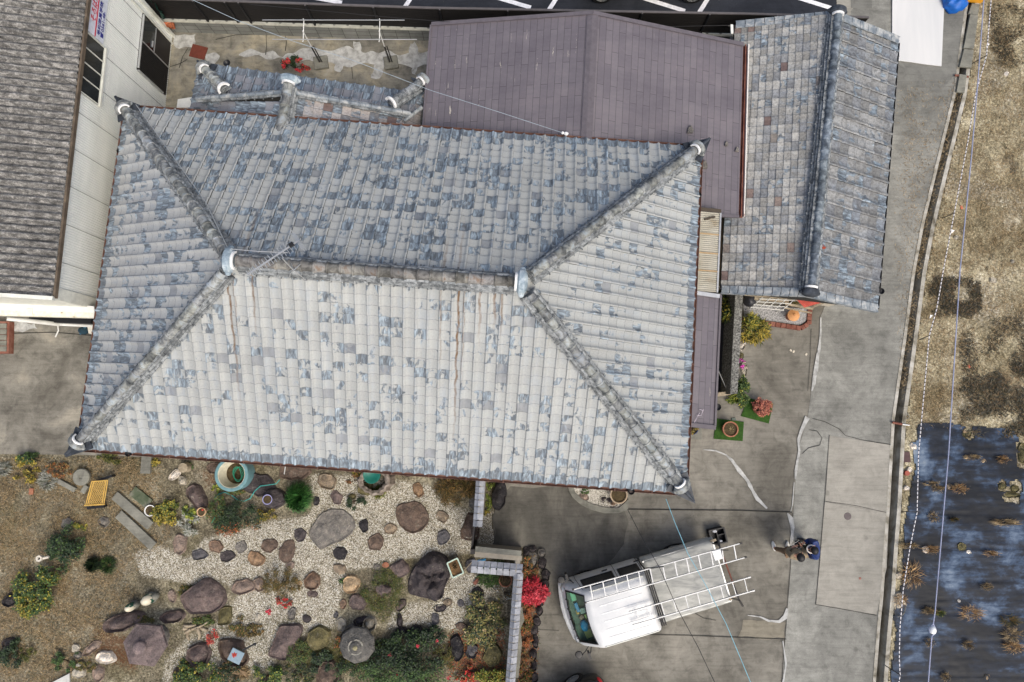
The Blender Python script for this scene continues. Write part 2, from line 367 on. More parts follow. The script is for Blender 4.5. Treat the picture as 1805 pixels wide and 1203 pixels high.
M_['mud'] = aged('drain_mud', [(0.3, S(28, 24, 18)), (0.6, S(56, 47, 34)), (0.8, S(84, 68, 46))], 5, 0.7, obj=False)
M_['lip'] = aged('drain_lip_concrete', [(0.30, S(84, 78, 64)), (0.45, S(150, 146, 134)), (0.7, S(194, 192, 184))], 2.6, 0.9, obj=False)

def soil_ground(name, field=False):
    """dry grass and soil; face/vertex colour R = gravel, G = moss, B = bare red soil"""
    g = G(name, 0.95, 0, 0.15); p = g.pos()
    a = g.noise(p, 1.1, 5, 0.62, 0.4); f = g.noise(p, 19, 6, 0.9, 0.5); f2 = g.noise(g.map(p, (16, 40, 1), rot=(0, 0, 0.6)), 1.0, 4, 0.75, 1.0)
    k = g.math('ADD', g.math('MULTIPLY', a, 0.45), g.math('ADD', g.math('MULTIPLY', f, 0.5), g.math('MULTIPLY', f2, 0.3)))
    if field:
        c = g.ramp(k, [(0.47, S(60, 54, 42)), (0.57, S(120, 111, 88)), (0.66, S(160, 151, 124)), (0.78, S(216, 209, 188))])
        dk = g.step(g.noise(p, 0.45, 5, 0.7, 0.6), 0.54, 0.66)
        c = g.mix(g.math('MULTIPLY', dk, 0.65), c, g.ramp(f, [(0.35, S(40, 36, 22)), (0.6, S(88, 70, 40)), (0.75, S(116, 98, 62))]))
        gr = g.step(g.noise(p, 0.5, 5, 0.65, 0.4), 0.50, 0.36)
        c = g.mix(g.math('MULTIPLY', gr, 0.6), c, g.ramp(g.voro(p, 26, 'Color'), [(0.1, S(92, 86, 72)), (0.6, S(134, 126, 108)), (0.9, S(188, 184, 172))]))
        v = g.voro(p, 17); sp = g.math('LESS_THAN', v, 0.11)
        keep = g.step(g.noise(p, 0.9, 3), 0.40, 0.56)
        c = g.mix(g.math('MULTIPLY', g.math('MULTIPLY', sp, keep), 0.8), c, S(204, 200, 190))
    else:
        c = g.ramp(k, [(0.47, S(46, 42, 34)), (0.57, S(92, 86, 71)), (0.66, S(126, 119, 99)), (0.78, S(190, 184, 162))])
        gy = g.step(g.noise(p, 0.65, 5, 0.7, 0.5), 0.48, 0.62); c = g.mix(g.math('MULTIPLY', gy, 0.55), c, g.ramp(f, [(0.35, S(66, 58, 46)), (0.55, S(112, 106, 92)), (0.72, S(168, 164, 148))]))
        wsp = g.math('LESS_THAN', g.voro(p, 13), 0.07); c = g.mix(g.math('MULTIPLY', wsp, 0.6), c, S(196, 190, 172))
        gn = g.step(g.noise(p, 0.8, 4), 0.5, 0.68); c = g.mix(g.math('MULTIPLY', gn, 0.4), c, g.ramp(f, [(0.3, S(44, 42, 24)), (0.7, S(102, 94, 56))]))
    pk = g.sep(g.voro(p, 21, 'Color'))[1]; pk2 = g.sep(g.voro(g.map(p, (1, 1.7, 1), rot=(0, 0, 0.9)), 30, 'Color'))[0]; c = g.mix(1.0, c, g.ramp(g.math('ADD', g.math('MULTIPLY', pk, 0.6), g.math('MULTIPLY', pk2, 0.4)), [(0.1, 0.5), (0.5, 0.95), (0.9, 1.5)]), 'MULTIPLY')
    at = g.sep(g.attr('Mask'))
    pe = g.voro(p, 44, 'Color'); pd = g.voro(p, 44)
    gc = g.ramp(g.sep(pe)[0], [(0.04, S(98, 90, 74)), (0.22, S(144, 136, 116)), (0.5, S(174, 167, 148)), (0.78, S(204, 199, 184)), (0.96, S(228, 226, 215))])
    gc = g.mix(1.0, gc, g.ramp(pd, [(0.15, 1.05), (0.75, 0.55)]), 'MULTIPLY')
    gc = g.mix(1.0, gc, g.ramp(g.noise(p, 1.8, 6, 0.7), [(0.33, 0.74), (0.55, 1.08)]), 'MULTIPLY')
    m = g.step(g.math('ADD', at[0], g.math('MULTIPLY', g.math('SUBTRACT', g.noise(p, 22, 5, 0.8), 0.5), 1.1)), 0.42, 0.58)
    c = g.mix(m, c, gc)
    mo = g.step(g.math('ADD', at[1], g.math('MULTIPLY', g.math('SUBTRACT', g.noise(p, 12, 5, 0.8), 0.5), 1.2)), 0.4, 0.7)
    c = g.mix(g.math('MULTIPLY', mo, 0.85), c, g.ramp(f, [(0.3, S(40, 42, 20)), (0.6, S(84, 84, 42)), (0.8, S(118, 108, 62))]))
    rd = g.step(g.math('ADD', at[2], g.math('MULTIPLY', g.math('SUBTRACT', g.noise(p, 14, 5, 0.8), 0.5), 1.2)), 0.4, 0.7)
    c = g.mix(g.math('MULTIPLY', rd, 0.85), c, g.ramp(f, [(0.3, S(56, 40, 28)), (0.6, S(110, 72, 46)), (0.8, S(146, 104, 70))]))
    g.bump(g.math('ADD', f, g.math('MULTIPLY', pd, -0.7)), 0.7, 0.015)
    return g.done(c)
M_['garden'] = soil_ground('garden_soil'); M_['field'] = soil_ground('field_soil', True)
def film():
    g = G('black_mulch_film', 0.5, 0, 0.2); p = g.pos()
    a = g.noise(g.map(p, (0.7, 1.0, 1)), 1.1, 7, 0.7, 0.25); b = g.noise(g.map(p, (0.5, 3.2, 1), rot=(0, 0, 0.12)), 1.6, 6, 0.75)
    k = g.math('ADD', g.math('MULTIPLY', a, 0.75), g.math('MULTIPLY', b, 0.3))
    cl = g.noise(p, 0.55, 4, 0.55, 0.8); k = g.math('ADD', g.math('MULTIPLY', k, 0.7), g.math('MULTIPLY', cl, 0.42))
    c = g.ramp(k, [(0.52, S(15, 21, 30)), (0.58, S(27, 36, 50)), (0.63, S(58, 75, 98)), (0.68, S(96, 112, 132)), (0.77, S(150, 158, 162))])
    sp = g.math('LESS_THAN', g.voro(p, 5), 0.02); c = g.mix(sp, c, S(190, 185, 170))
    g.bump(b, 0.3, 0.02)
    return g.done(c, g.math('ADD', 0.3, g.math('MULTIPLY', a, 0.45)))
M_['film'] = film()
M_['clod'] = aged('dark_soil', [(0.3, S(40, 34, 24)), (0.6, S(84, 72, 50)), (0.8, S(120, 106, 78))], 10, 0.95)

def rockmat():
    g = G('garden_stone', 0.85, 0, 0.25); o = g.obj(); r = g.rnd()
    v = g.add('ShaderNodeVectorMath', {0: o, 1: g.comb(g.math('MULTIPLY', r, 37), g.math('MULTIPLY', r, 91), r)}, operation='ADD').outputs[0]
    a = g.noise(v, 6.0, 6, 0.7, 0.8); f = g.noise(v, 30, 5, 0.8)
    c = g.mix(1.0, g.attr(), g.ramp(a, [(0.30, (0.5, 0.5, 0.51)), (0.46, (1.0, 0.98, 0.97)), (0.58, (1.4, 1.34, 1.27)), (0.72, (2.1, 2.0, 1.88))]), 'MULTIPLY')
    c = g.mix(1.0, c, g.ramp(f, [(0.32, 0.62), (0.7, 1.35)]), 'MULTIPLY')
    li = g.step(g.noise(v, 7.0, 6, 0.8), 0.57, 0.66); c = g.mix(g.math('MULTIPLY', li, 0.42), c, S(160, 156, 142))
    g.bump(g.math('ADD', g.math('MULTIPLY', a, 1.5), f), 0.9, 0.05)
    return g.done(c)
M_['rock'] = rockmat()
def leafmat(name='leaf', rough=0.5):
    g = G(name, rough, 0, 0.35); n = g.noise(g.obj(), 9, 3)
    c = g.mix(1.0, g.attr(), g.ramp(n, [(0.3, 0.75), (0.7, 1.2)]), 'MULTIPLY')
    g.put(g.b.inputs['Subsurface Weight'], 0.0)
    return g.done(c)
M_['leaf'] = leafmat(); M_['stem'] = simple('twig_bark', S(72, 58, 44), 0.9)
M_['v'] = vcol('painted_surface', 0.55, 0.12); M_['vr'] = vcol('matt_surface', 0.85, 0.2); M_['vg'] = vcol('glossy_surface', 0.3, 0.06, 4, 0.5)
M_['terracotta'] = aged('terracotta', [(0.3, S(132, 84, 62)), (0.7, S(176, 122, 96))], 6)
M_['wood'] = aged('weathered_wood', [(0.3, S(116, 104, 86)), (0.6, S(164, 152, 130)), (0.8, S(190, 180, 160))], 7, stretch=(1, 1, .3))
# ------------------------------------------------------------------ ground, roads, drain
_zi = [0]
def sheet(name, pts, z, mat, px=True, kind='structure', label=None, cat=None, jag=0.0, sub=0.0):
    _zi[0] += 1; z += (_zi[0] % 12)*.00025
    q = [P(x, y, z) for x, y in pts] if px else [Vector((x, y, z)) for x, y in pts]
    if sub:
        o = []
        for i in range(len(q)):
            a, b = q[i], q[(i+1) % len(q)]; n = max(1, int((b-a).length / sub))
            for k in range(n):
                p = a.lerp(b, k/n); nz = mnoise.noise(Vector((p.x*3.1, p.y*3.1, z*9))) * jag
                d = (b-a).normalized(); o.append(p + Vector((-d.y, d.x, 0))*nz)
        q = o
    bm = bmesh.new(); vs = [bm.verts.new(p) for p in q]; f = bm.faces.new(vs); f.normal_update(); bmesh.ops.triangulate(bm, faces=[f], ngon_method='EAR_CLIP')
    bmesh.ops.recalc_face_normals(bm, faces=bm.faces)
    for f in bm.faces:
        if f.normal.z < 0: f.normal_flip()
    me = bpy.data.meshes.new(name); bm.to_mesh(me); bm.free(); me.materials.append(mat)
    o = bpy.data.objects.new(name, me); COL.objects.link(o); return tag(o, label, cat, None, kind)
def strip(name, pts, wd, z, mat, kind='structure', label=None, cat=None, jag=0.0, seed=0):
    """a flat ribbon along pixel points, width wd (one value or one per point)"""
    _zi[0] += 1; z += (_zi[0] % 12)*.00025
    q = [P(x, y, z) for x, y in pts]; ws = wd if isinstance(wd, (list, tuple)) else [wd]*len(q)
    # refine
    Q = []; W = []
    for i in range(len(q)-1):
        n = max(1, int((q[i+1]-q[i]).length / 0.12)) if jag else 1
        for k in range(n): Q.append(q[i].lerp(q[i+1], k/n)); W.append(ws[i]*(1-k/n)+ws[i+1]*k/n)
    Q.append(q[-1]); W.append(ws[-1])
    mb = MB(); L = []; Rr = []
    for i, p in enumerate(Q):
        d = (Q[min(i+1, len(Q)-1)] - Q[max(i-1, 0)]).normalized(); nrm = Vector((-d.y, d.x, 0))
        j1 = 1 + jag*mnoise.noise(Vector((p.x*4, p.y*4, seed))); j2 = 1 + jag*mnoise.noise(Vector((p.x*4, p.y*4, seed+9)))
        L.append(p + nrm*W[i]/2*j1); Rr.append(p - nrm*W[i]/2*j2)
    for i in range(len(Q)-1): mb.poly([Rr[i], Rr[i+1], L[i+1], L[i]])
    o = mb.build(name, mat); return tag(o, label, cat, None, kind)

DR = [(1720, -60), (1690, 165), (1657, 300), (1633, 400), (1618, 480), (1602, 600), (1582, 740), (1573, 900), (1568, 960), (1562, 1050), (1556, 1110), (1549, 1203), (1541, 1300)]
drw = [P(x, y, 0) for x, y in DR]
far_n = drw[0] + (drw[0]-drw[1]).normalized()*120; far_s = drw[-1] + (drw[-1]-drw[-2]).normalized()*120
line = [far_n] + drw + [far_s]
def off(i, d):
    a = line[max(i-1, 0)]; b = line[min(i+1, len(line)-1)]; t = (b-a).normalized(); return line[i] + Vector((-t.y, t.x, 0))*d   # +d = east
HW = 0.10
mb = MB()
lw = [off(i, -HW) for i in range(len(line))]; le = [off(i, HW) for i in range(len(line))]
zz = -0.012
for a, b, sgn in ((lw, -220, -1), (le, 220, 1)):
    for i in range(len(a)-1):
        p, q = a[i], a[i+1]
        pts = [(p.x, p.y, zz), (q.x, q.y, zz), (b, q.y, zz), (b, p.y, zz)]
        mb.poly(pts if sgn > 0 else pts[::-1])
g_o = mb.build('ground', M_['garden'], origin=(0,0,0)); tag(g_o, kind='structure')
mb = MB()
for i in range(len(line)-1):                       # channel: lips, walls, muddy floor
    for d0, z0, d1, z1, mi in ((-HW-.09, .045, -HW, .045, 1), (-HW, .045, -HW, -.34, 1), (-HW, -.34, HW, -.34, 0), (HW, -.34, HW, .06, 1), (HW, .06, HW+.11, .06, 1)):
        mb.mi = mi
        a, b = off(i, d0), off(i+1, d0); c, d = off(i+1, d1), off(i, d1)
        mb.poly([(a.x, a.y, z0), (d.x, d.y, z1), (c.x, c.y, z1), (b.x, b.y, z0)][::-1])
mb.mi = 1
o = mb.build('drain_channel', [M_['mud'], M_['lip']], origin=(0,0,0)); tag(o, kind='structure')

M_['yard2'] = concrete('pale_yard_concrete', [(0.3, S(112, 108, 98)), (0.7, S(140, 134, 118))], 0.8, 0.25, 0.08)
# lane and yards
LANE_L = [(1560, -60), (1500, 20), (1470, 500), (1446, 560), (1440, 640), (1430, 690), (1424, 735), (1405, 800), (1399, 900), (1394, 1000), (1386, 1100), (1378, 1203), (1370, 1300)]
edge_w = [off(i, -HW-.085) for i in range(len(line))]
lane_r = [(p.x, p.y) for p in edge_w[1:-1]]
sheet('lane', [(P(x, y, .03).x, P(x, y, .03).y) for x, y in LANE_L] + lane_r[::-1], .030, M_['lane'], px=False)
YARD = [(1300, 500), (1470, 500), (1446, 560), (1440, 640), (1430, 690), (1424, 735), (1405, 800), (1399, 900), (1394, 1000), (1386, 1100), (1378, 1203), (1370, 1300), (930, 1300), (938, 1203), (944, 1100), (958, 1010), (962, 985), (920, 965), (872, 965), (868, 915), (880, 880), (890, 835), (1180, 700), (1215, 500)]
sheet('yard', YARD, .022, M_['yard'])
sheet('worn_concrete', [(873, 962), (868, 915), (882, 880), (900, 860), (1000, 858), (1015, 880), (1050, 900), (1105, 900), (1100, 960), (1060, 1000), (985, 1010), (960, 985), (920, 964)], .027, M_['yard_dark'], sub=.3, jag=.15)
sheet('concrete_patch', [(1462, 768), (1570, 785), (1567, 905), (1455, 884)], .036, M_['patchc'])
sheet('concrete_patch', [(1454, 885), (1567, 905), (1563, 1000), (1545, 1084), (1438, 1066)], .038, M_['patchc'])
sheet('concrete_patch', [(1310, 1093), (1387, 1098), (1384, 1126), (1300, 1124)], .027, M_['yard2'], sub=.2, jag=.1)
sheet('asphalt_patch', [(1580, 108), (1604, 112), (1656, 119), (1654, 155), (1632, 156), (1590, 149), (1570, 180), (1560, 182)], .036, M_['oldgrey'])
sheet('asphalt_patch', [(1668, -40), (1640, 160), (1655, 165), (1686, 128), (1698, 60), (1706, -40)], .035, M_['oldgrey'])
# joints and cracks
for k, (pts, wd) in enumerate((q_, w_*.62) for q_, w_ in [([(1106, 898), (1200, 899), (1300, 900), (1396, 903)], .045), ([(1462, 767), (1456, 850), (1445, 990), (1438, 1066)], .022),
                               ([(1438, 1066), (1490, 1075), (1545, 1085)], .022), ([(1455, 884), (1510, 892), (1567, 905)], .018), ([(1110, 1118), (1230, 1121), (1330, 1125), (1386, 1127)], .03),
                               ([(945, 1110), (985, 1112)], .015), ([(950, 1085), (985, 1084)], .012), ([(1432, 738), (1455, 744), (1480, 757), (1490, 768), (1520, 776), (1570, 784)], .022),
                               ([(1426, 758), (1440, 760), (1449, 772), (1445, 785), (1425, 790), (1414, 800)], .025), ([(1397, 905), (1393, 1000), (1386, 1100), (1376, 1230)], .02),
                               ([(1430, 580), (1428, 640), (1424, 690)], .018), ([(1225, 1081), (1240, 1090), (1262, 1094)], .02)]):
    strip('slab_joint', pts, wd, .044, M_['joint'], jag=.5, seed=k)
for k, (pts, wd) in enumerate((q_, [v*.72 for v in w_]) for q_, w_ in [([(1447, 560), (1446, 600), (1441, 640), (1437, 662)], [.06, .1, .09, .05]), ([(1441, 622), (1438, 650), (1434, 676), (1431, 690)], [.05, .2, .13, .04]), ([(1424, 736), (1414, 755), (1408, 775), (1409, 795), (1403, 830), (1402, 845)], [.2, .16, .12, .08, .1, .06]),
                               ([(1240, 793), (1262, 795), (1280, 803), (1291, 812), (1303, 830), (1318, 848), (1335, 880), (1352, 897)], [.02, .06, .06, .1, .16, .12, .16, .06]),
                               ([(1388, 905), (1394, 915), (1397, 930), (1396, 950), (1393, 962)], [.04, .16, .16, .14, .05]), ([(1388, 1073), (1384, 1088), (1374, 1096), (1355, 1095), (1340, 1088), (1318, 1085)], [.08, .14, .12, .09, .05, .02]),
                               ([(1400, 850), (1397, 890), (1394, 902)], [.03, .04, .02]), ([(1380, 1130), (1386, 1170), (1376, 1230)], [.05, .07, .08])]):
    strip('mortar_repair', pts, wd, .048, M_['mortar'], jag=.8, seed=k+30)
# white sheet and covers by the drain
mb = MB(); q = [P(x, y, 0) for x, y in [(1571, -60), (1665, -60), (1657, 119), (1630, 116), (1604, 112), (1570, 108)]]
mb.prism([(p.x, p.y) for p in q], .05, .075)
tag(mb.build('white_sheet', M_['white_slab'], bevel=.004), 'large clean white sheet lying flat on the lane beside the tiled gable building', 'sheet')
for a, b, c, d, lb in ((1702, 10, 1722, 28, 'pale concrete drain cover beside the orange crate, first of the row'), (1699, 29, 1720, 88, 'longest grey concrete drain cover in the row'),
                       (1688, 90, 1712, 121, 'short grey concrete drain cover just above the rusty gap in the drain'), (1683, 134, 1700, 165, 'narrow pale concrete drain cover where the open drain starts')):
    mb = MB(); sl = 7 if b < 130 else 4
    q = [P(a+sl-(d-b)*0.0, b, 0), P(c, b+2, 0), P(c-(d-b)*.13, d+2, 0), P(a-(d-b)*.13+3, d, 0)]
    mb.prism([(p.x, p.y) for p in q], .05, .12)
    tag(mb.build('drain_cover', M_['slabc'], bevel=.012), lb, 'drain cover', 'concrete covers over the drain')
mb = MB(); mb.bar(P(1683, 133, .09), P(1707, 136, .09), .05, .04); tag(mb.build('rusty_bar', M_['rust_red']), 'short rusty bar across the drain between two concrete covers', 'bar')
mb = MB(); mb.tube([P(1573, 745, .1), P(1590, 748, .1)], .035, 8); mb.mi = 1; mb.tube([P(1590, 748, .1), P(1603, 750, .08)], .02, 8); tag(mb.build('drain_pipe', [M_['rust_red'], M_['alu']]), 'rusty pipe with a grey end crossing the open drain', 'pipe')
# manhole, little iron cover
mb = MB(); mb.lathe([(.0, .046), (.10, .046), (.105, .04)][::-1], P(1493, 910, 0), 24); tag(mb.build('manhole_cover', simple('iron_cover', S(92, 84, 84), .7)), 'small round brown iron cover in the tan concrete of the lane', 'manhole cover')
mb = MB(); mb.box(P(1516, 1020, .044), (.06, .06, .01)); tag(mb.build('survey_marker', simple('marker_red', S(140, 96, 84), .7)), 'tiny square reddish marker set in the tan concrete slab', 'marker')
# left and back yards
sheet('left_yard', [(-120, 500), (330, 500), (330, 560), (330, 790), (265, 806), (130, 802), (-120, 800)], .016, M_['leftyard'])
strip('slab_joint', [(10, 588), (95, 586), (165, 592)], .025, .022, M_['joint'], jag=.5, seed=3)
sheet('mortar_repair', [(22, 570), (62, 570), (66, 582), (40, 586), (22, 584)], .024, M_['mortar'], sub=.1, jag=.1)
sheet('back_yard', [(240, 40), (1330, 58), (1330, 300), (240, 300)], .016, M_['backyard'])
for k, p in enumerate([[(420, 97), (440, 90), (480, 92), (498, 100), (530, 90), (560, 86), (610, 85), (640, 92), (700, 95), (760, 92), (762, 118), (730, 118), (690, 114), (645, 112), (620, 116), (575, 110), (520, 105), (470, 104)],
                       [(623, 75), (634, 74), (636, 90), (628, 92)], [(722, 74), (734, 73), (736, 96), (722, 95)], [(660, 114), (676, 112), (668, 134), (656, 138)], [(728, 118), (733, 120), (732, 136), (726, 130)], [(592, 114), (602, 116), (600, 126), (588, 124)],
                       [(300, 58), (345, 60), (342, 78), (318, 84), (304, 74)], [(360, 95), (385, 98), (378, 112), (362, 112)]]):
    sheet('mortar_repair', p, .024, M_['mortar'], sub=.08, jag=.16)
for k, p in enumerate([[(469, 62), (470, 80), (468, 97)], [(502, 60), (505, 74), (503, 90)], [(380, 70), (415, 62), (470, 60), (520, 58)], [(330, 105), (318, 112), (300, 118)], [(620, 118), (622, 140)], [(332, 84), (322, 100), (316, 120)]]):
    strip('slab_joint', p, .02, .026, M_['joint'], jag=.8, seed=50+k)
# car park beyond the fence
sheet('car_park', [(-160, 40), (1512, 52), (1520, 20), (1530, -400), (-160, -400)], .012, M_['asphalt'])
for a, b in (((575, 0), (597, 4)), ((722, 0), (716, 9)), ((886, -1), (930, 12)), ((979, 0), (970, 14)), ((1144, 0), (1202, 18)), ((1244, 4), (1234, 20)), ((330, -12), (350, -6)), ((1412, -2), (1470, 16))):
    pa, pb = Vector(a), Vector(b); d = (pb-pa).normalized()
    pa = pa - d*60; pb = pb + d*6
    strip('parking_line', [tuple(pa), tuple(pb)], .13, .02, M_['paint'])
# strip of pavement by the car park
sheet('pavement', [(1472, -60), (1566, -60), (1575, 120), (1480, 120)], .026, M_['patchc'])
sheet('asphalt_patch', [(1499, -30), (1539, -30), (1537, 14), (1520, 17), (1500, 14)], .031, M_['oldgrey'])

# ---------------------------------------------------------------- garden soil with gravel
def pip_dist(X, Y, poly):
    """signed distance, + inside"""
    n = len(poly); d2 = np.full(X.shape, 1e9); ins = np.zeros(X.shape, bool)
    for i in range(n):
        x0, y0 = poly[i]; x1, y1 = poly[(i+1) % n]; dx, dy = x1-x0, y1-y0
        t = np.clip(((X-x0)*dx + (Y-y0)*dy) / (dx*dx+dy*dy+1e-12), 0, 1)
        d2 = np.minimum(d2, (X-x0-t*dx)**2 + (Y-y0-t*dy)**2)
        c = ((y0 > Y) != (y1 > Y)) & (X < (x1-x0)*(Y-y0)/(y1-y0+1e-12) + x0); ins ^= c
    return np.where(ins, 1, -1) * np.sqrt(d2)
def soil_grid(name, x0, x1, y0, y1, step, z, mat, masks, inside=None, amp=0.015, clip=None):
    xs = np.arange(x0, x1, step); ys = np.arange(y0, y1, step); X, Y = np.meshgrid(xs, ys)
    Z = np.array([[mnoise.noise(Vector((x*1.3, y*1.3, 3)))*amp + mnoise.noise(Vector((x*6, y*6, 8)))*amp*.5 for x in xs] for y in ys]) + z
    ch = []
    for mpolys in masks:
        m = np.zeros(X.shape)
        for poly, val, soft in mpolys:
            q = [(P(a, b, 0).x, P(a, b, 0).y) for a, b in poly]
            m = np.maximum(m, val*np.clip(pip_dist(X, Y, q)/soft*0.5+0.5, 0, 1))
        ch.append(m)
    while len(ch) < 3: ch.append(np.zeros(X.shape))
    ny, nx = X.shape; idx = np.arange(nx*ny).reshape(ny, nx)
    q = np.stack([idx[:-1, :-1], idx[:-1, 1:], idx[1:, 1:], idx[1:, :-1]], -1).reshape(-1, 4)
    if clip:
        poly = [(P(a, b, 0).x, P(a, b, 0).y) for a, b in clip]; keep = pip_dist(X, Y, poly).ravel() > 0
        q = q[keep[q].all(1)]
    me = bpy.data.meshes.new(name)
    me.from_pydata(np.stack([X, Y, Z], -1).reshape(-1, 3).tolist(), [], q.tolist())
    at = me.attributes.new('Mask', 'FLOAT_COLOR', 'POINT')
    at.data.foreach_set('color', np.stack(ch + [np.ones(X.shape)], -1).reshape(-1).astype(np.float32))
    me.polygons.foreach_set('use_smooth', [True]*len(me.polygons)); me.materials.append(mat)
    o = bpy.data.objects.new(name, me); COL.objects.link(o); return tag(o, kind='structure')
GRAV = [(548, 838), (640, 838), (760, 856), (790, 875), (800, 893), (845, 905), (875, 900), (872, 962), (830, 975), (770, 978), (715, 985), (668, 1000), (610, 1005), (604, 1040), (596, 1075), (600, 1104), (560, 1112), (500, 1130), (478, 1180), (430, 1190), (330, 1160), (300, 1203), (285, 1203), (292, 1165), (330, 1125), (375, 1105), (408, 1065), (420, 1050), (400, 1030), (340, 1030), (250, 1015), (235, 975), (280, 962), (330, 985), (360, 950), (430, 932), (478, 918), (540, 912), (556, 890), (548, 860)]
G2 = [(790, 1012), (850, 1010), (880, 1035), (858, 1062), (830, 1070), (812, 1110), (790, 1112), (770, 1108), (745, 1100), (716, 1105), (680, 1110), (690, 1080), (720, 1062), (770, 1060)]
G3 = [(330, 828), (372, 832), (375, 845), (345, 850)]; G4 = [(430, 880), (460, 875), (462, 895), (438, 895)]
MOSS = [[(0, 800), (60, 800), (70, 850), (0, 850)], [(165, 800), (215, 800), (212, 825), (170, 826)], [(300, 960), (370, 940), (380, 960), (310, 1000)], [(320, 1050), (350, 1020), (370, 1035), (300, 1070)], [(600, 1040), (720, 1010), (735, 1080), (640, 1100)], [(600, 1110), (650, 1150), (640, 1203), (520, 1203), (500, 1120)], [(380, 840), (450, 850), (440, 880), (370, 870)], [(620, 835), (700, 845), (690, 880), (615, 880)], [(170, 1085), (300, 1075), (290, 1090), (180, 1100)], [(860, 845), (895, 850), (870, 910), (852, 905)]]
RED = [[(-20, 1085), (20, 1090), (20, 1135), (-20, 1140)], [(95, 1030), (125, 1025), (125, 1055), (95, 1060)], [(910, 985), (960, 990), (940, 1203), (895, 1203)], [(780, 1105), (880, 1110), (890, 1203), (780, 1180)], [(590, 1100), (640, 1095), (600, 1160), (570, 1150)], [(340, 815), (420, 815), (410, 870), (350, 870)], [(150, 1080), (300, 1130), (240, 1203), (150, 1170)], [(0, 815), (60, 840), (60, 850), (0, 855)], [(0, 905), (40, 905), (20, 930), (0, 930)]]
c0 = P(-60, 1260, 0); c1 = P(970, 780, 0)
soil_grid('garden_ground', c0.x, c1.x, c0.y, c1.y, .06, 0.0, M_['garden'],
          [[(GRAV, 1.0, .22), (G2, .9, .2), (G3, .6, .2), (G4, .55, .2), ([(205, 950), (250, 950), (255, 1040), (215, 1060), (180, 1050)], .42, .5)], [(p, .62, .5) for p in MOSS], [(p, .6, .4) for p in RED]],
          clip=[(-60, 803), (130, 803), (265, 806), (270, 760), (895, 780), (890, 835), (880, 880), (869, 915), (874, 962), (920, 966), (962, 986), (957, 1010), (944, 1100), (938, 1203), (930, 1260), (-60, 1260)])
c0 = P(1530, 1260, 0); c1 = P(1900, -60, 0)
fe = [off(i, HW+.10) for i in range(1, len(line)-1)]
def w2p(p):
    v = CROT.transposed() @ (Vector(p) - Vector((0, 0, CAM_H))); return (CX + FPX*v.x/-v.z, CY - FPX*v.y/-v.z)
soil_grid('field', c0.x, c1.x, c0.y, c1.y, .08, 0.005, M_['field'], [[], [([(1720, 540), (1800, 520), (1830, 600), (1730, 610)], .5, .8), ([(1690, 330), (1820, 300), (1820, 420), (1700, 420)], .42, .9)], [(q_, .5, .8) for q_ in ([(1632, 500), (1700, 505), (1735, 540), (1690, 570), (1640, 590)], [(1700, 655), (1760, 622), (1840, 605), (1840, 765), (1740, 750), (1690, 732)], [(1768, 15), (1840, 10), (1840, 95), (1772, 82)], [(1640, 640), (1690, 600), (1700, 690), (1640, 720)])]], clip=[w2p(p) for p in fe] + [(1895, 1250), (1895, -50)], amp=.03)
# ------------------------------------------------------------------ tiled roofs
PROF_S = [(0, 0.0208), (0.04, 0.0296), (0.09, 0.0328), (0.15, 0.0288), (0.21, 0.0144), (0.27, 0.0016), (0.36, -0.008), (0.52, -0.012), (0.7, -0.0088), (0.88, -0.0024), (1, 0.0016)]
PROF_F = [(0.0, .016), (.05, .019), (.12, .018), (.2, .012), (.3, .006), (.5, .001), (.7, .0), (.88, .001), (1.0, .003)]
def tile_slope(name, parent, A, B, C, tw, tl, nc, nr, planes, mat, prof=PROF_S, lift=.026, u_off=0.0, extra=0):
    """tiles over the plane of A, B (eave, left to right looking up the slope) and C (a point up the slope)"""
    A, B, C = Vector(A), Vector(B), Vector(C); es = (B-A).normalized(); n = es.cross(C-A).normalized(); et = n.cross(es)
    vs = []; fs = []; uvs = []; rng = random.Random(len(name)+int(A.x*100))
    off = Vector(parent.location); k = len(prof)
    for i in range(-extra, nc+extra):
        for j in range(nr):
            dz = rng.uniform(-.003, .004); ds = rng.uniform(-.003, .003); tlt = rng.uniform(-.004, .004); b = len(vs)
            for (t0, row) in ((j*tl-.014, 0), (j*tl-.014, 1), ((j+1)*tl+.01, 2)):
                for u, h in prof:
                    z = h + dz + tlt*(u-.5) + (lift-.03 if row == 0 else lift if row == 1 else 0.0)
                    t = t0 + (.012 if row == 0 else 0) + (.006*math.sin(u*3.1) if row < 2 else 0)
                    p = A + es*((i+u+u_off)*tw+ds) + et*t + n*z - off; vs.append(p)
            for a in range(k-1):
                u0, u1 = prof[a][0], prof[a+1][0]; iu = i+extra
                fs.append((b+a, b+a+1, b+k+a+1, b+k+a)); uvs += [iu+u0*.98+.01, j+.02, iu+u1*.98+.01, j+.02, iu+u1*.98+.01, j+.03, iu+u0*.98+.01, j+.03]
                fs.append((b+k+a, b+k+a+1, b+2*k+a+1, b+2*k+a)); uvs += [iu+u0*.98+.01, j+.03, iu+u1*.98+.01, j+.03, iu+u1*.98+.01, j+.98, iu+u0*.98+.01, j+.98]
    me = bpy.data.meshes.new(name); me.from_pydata(vs, [], fs); ul = me.uv_layers.new(name='UVMap'); ul.data.foreach_set('uv', uvs)
    me.materials.append(mat)
    if planes:
        bm = bmesh.new(); bm.from_mesh(me)
        for co, no in planes:
            bmesh.ops.bisect_plane(bm, geom=bm.verts[:]+bm.edges[:]+bm.faces[:], plane_co=Vector(co)-off, plane_no=Vector(no), clear_outer=True, dist=.0002)
        bm.to_mesh(me); bm.free()
    me.polygons.foreach_set('use_smooth', [True]*len(me.polygons)); me.set_sharp_from_angle(angle=R_(38))
    o = bpy.data.objects.new(name, me); COL.objects.link(o); o.parent = parent
    return o, es, et, n
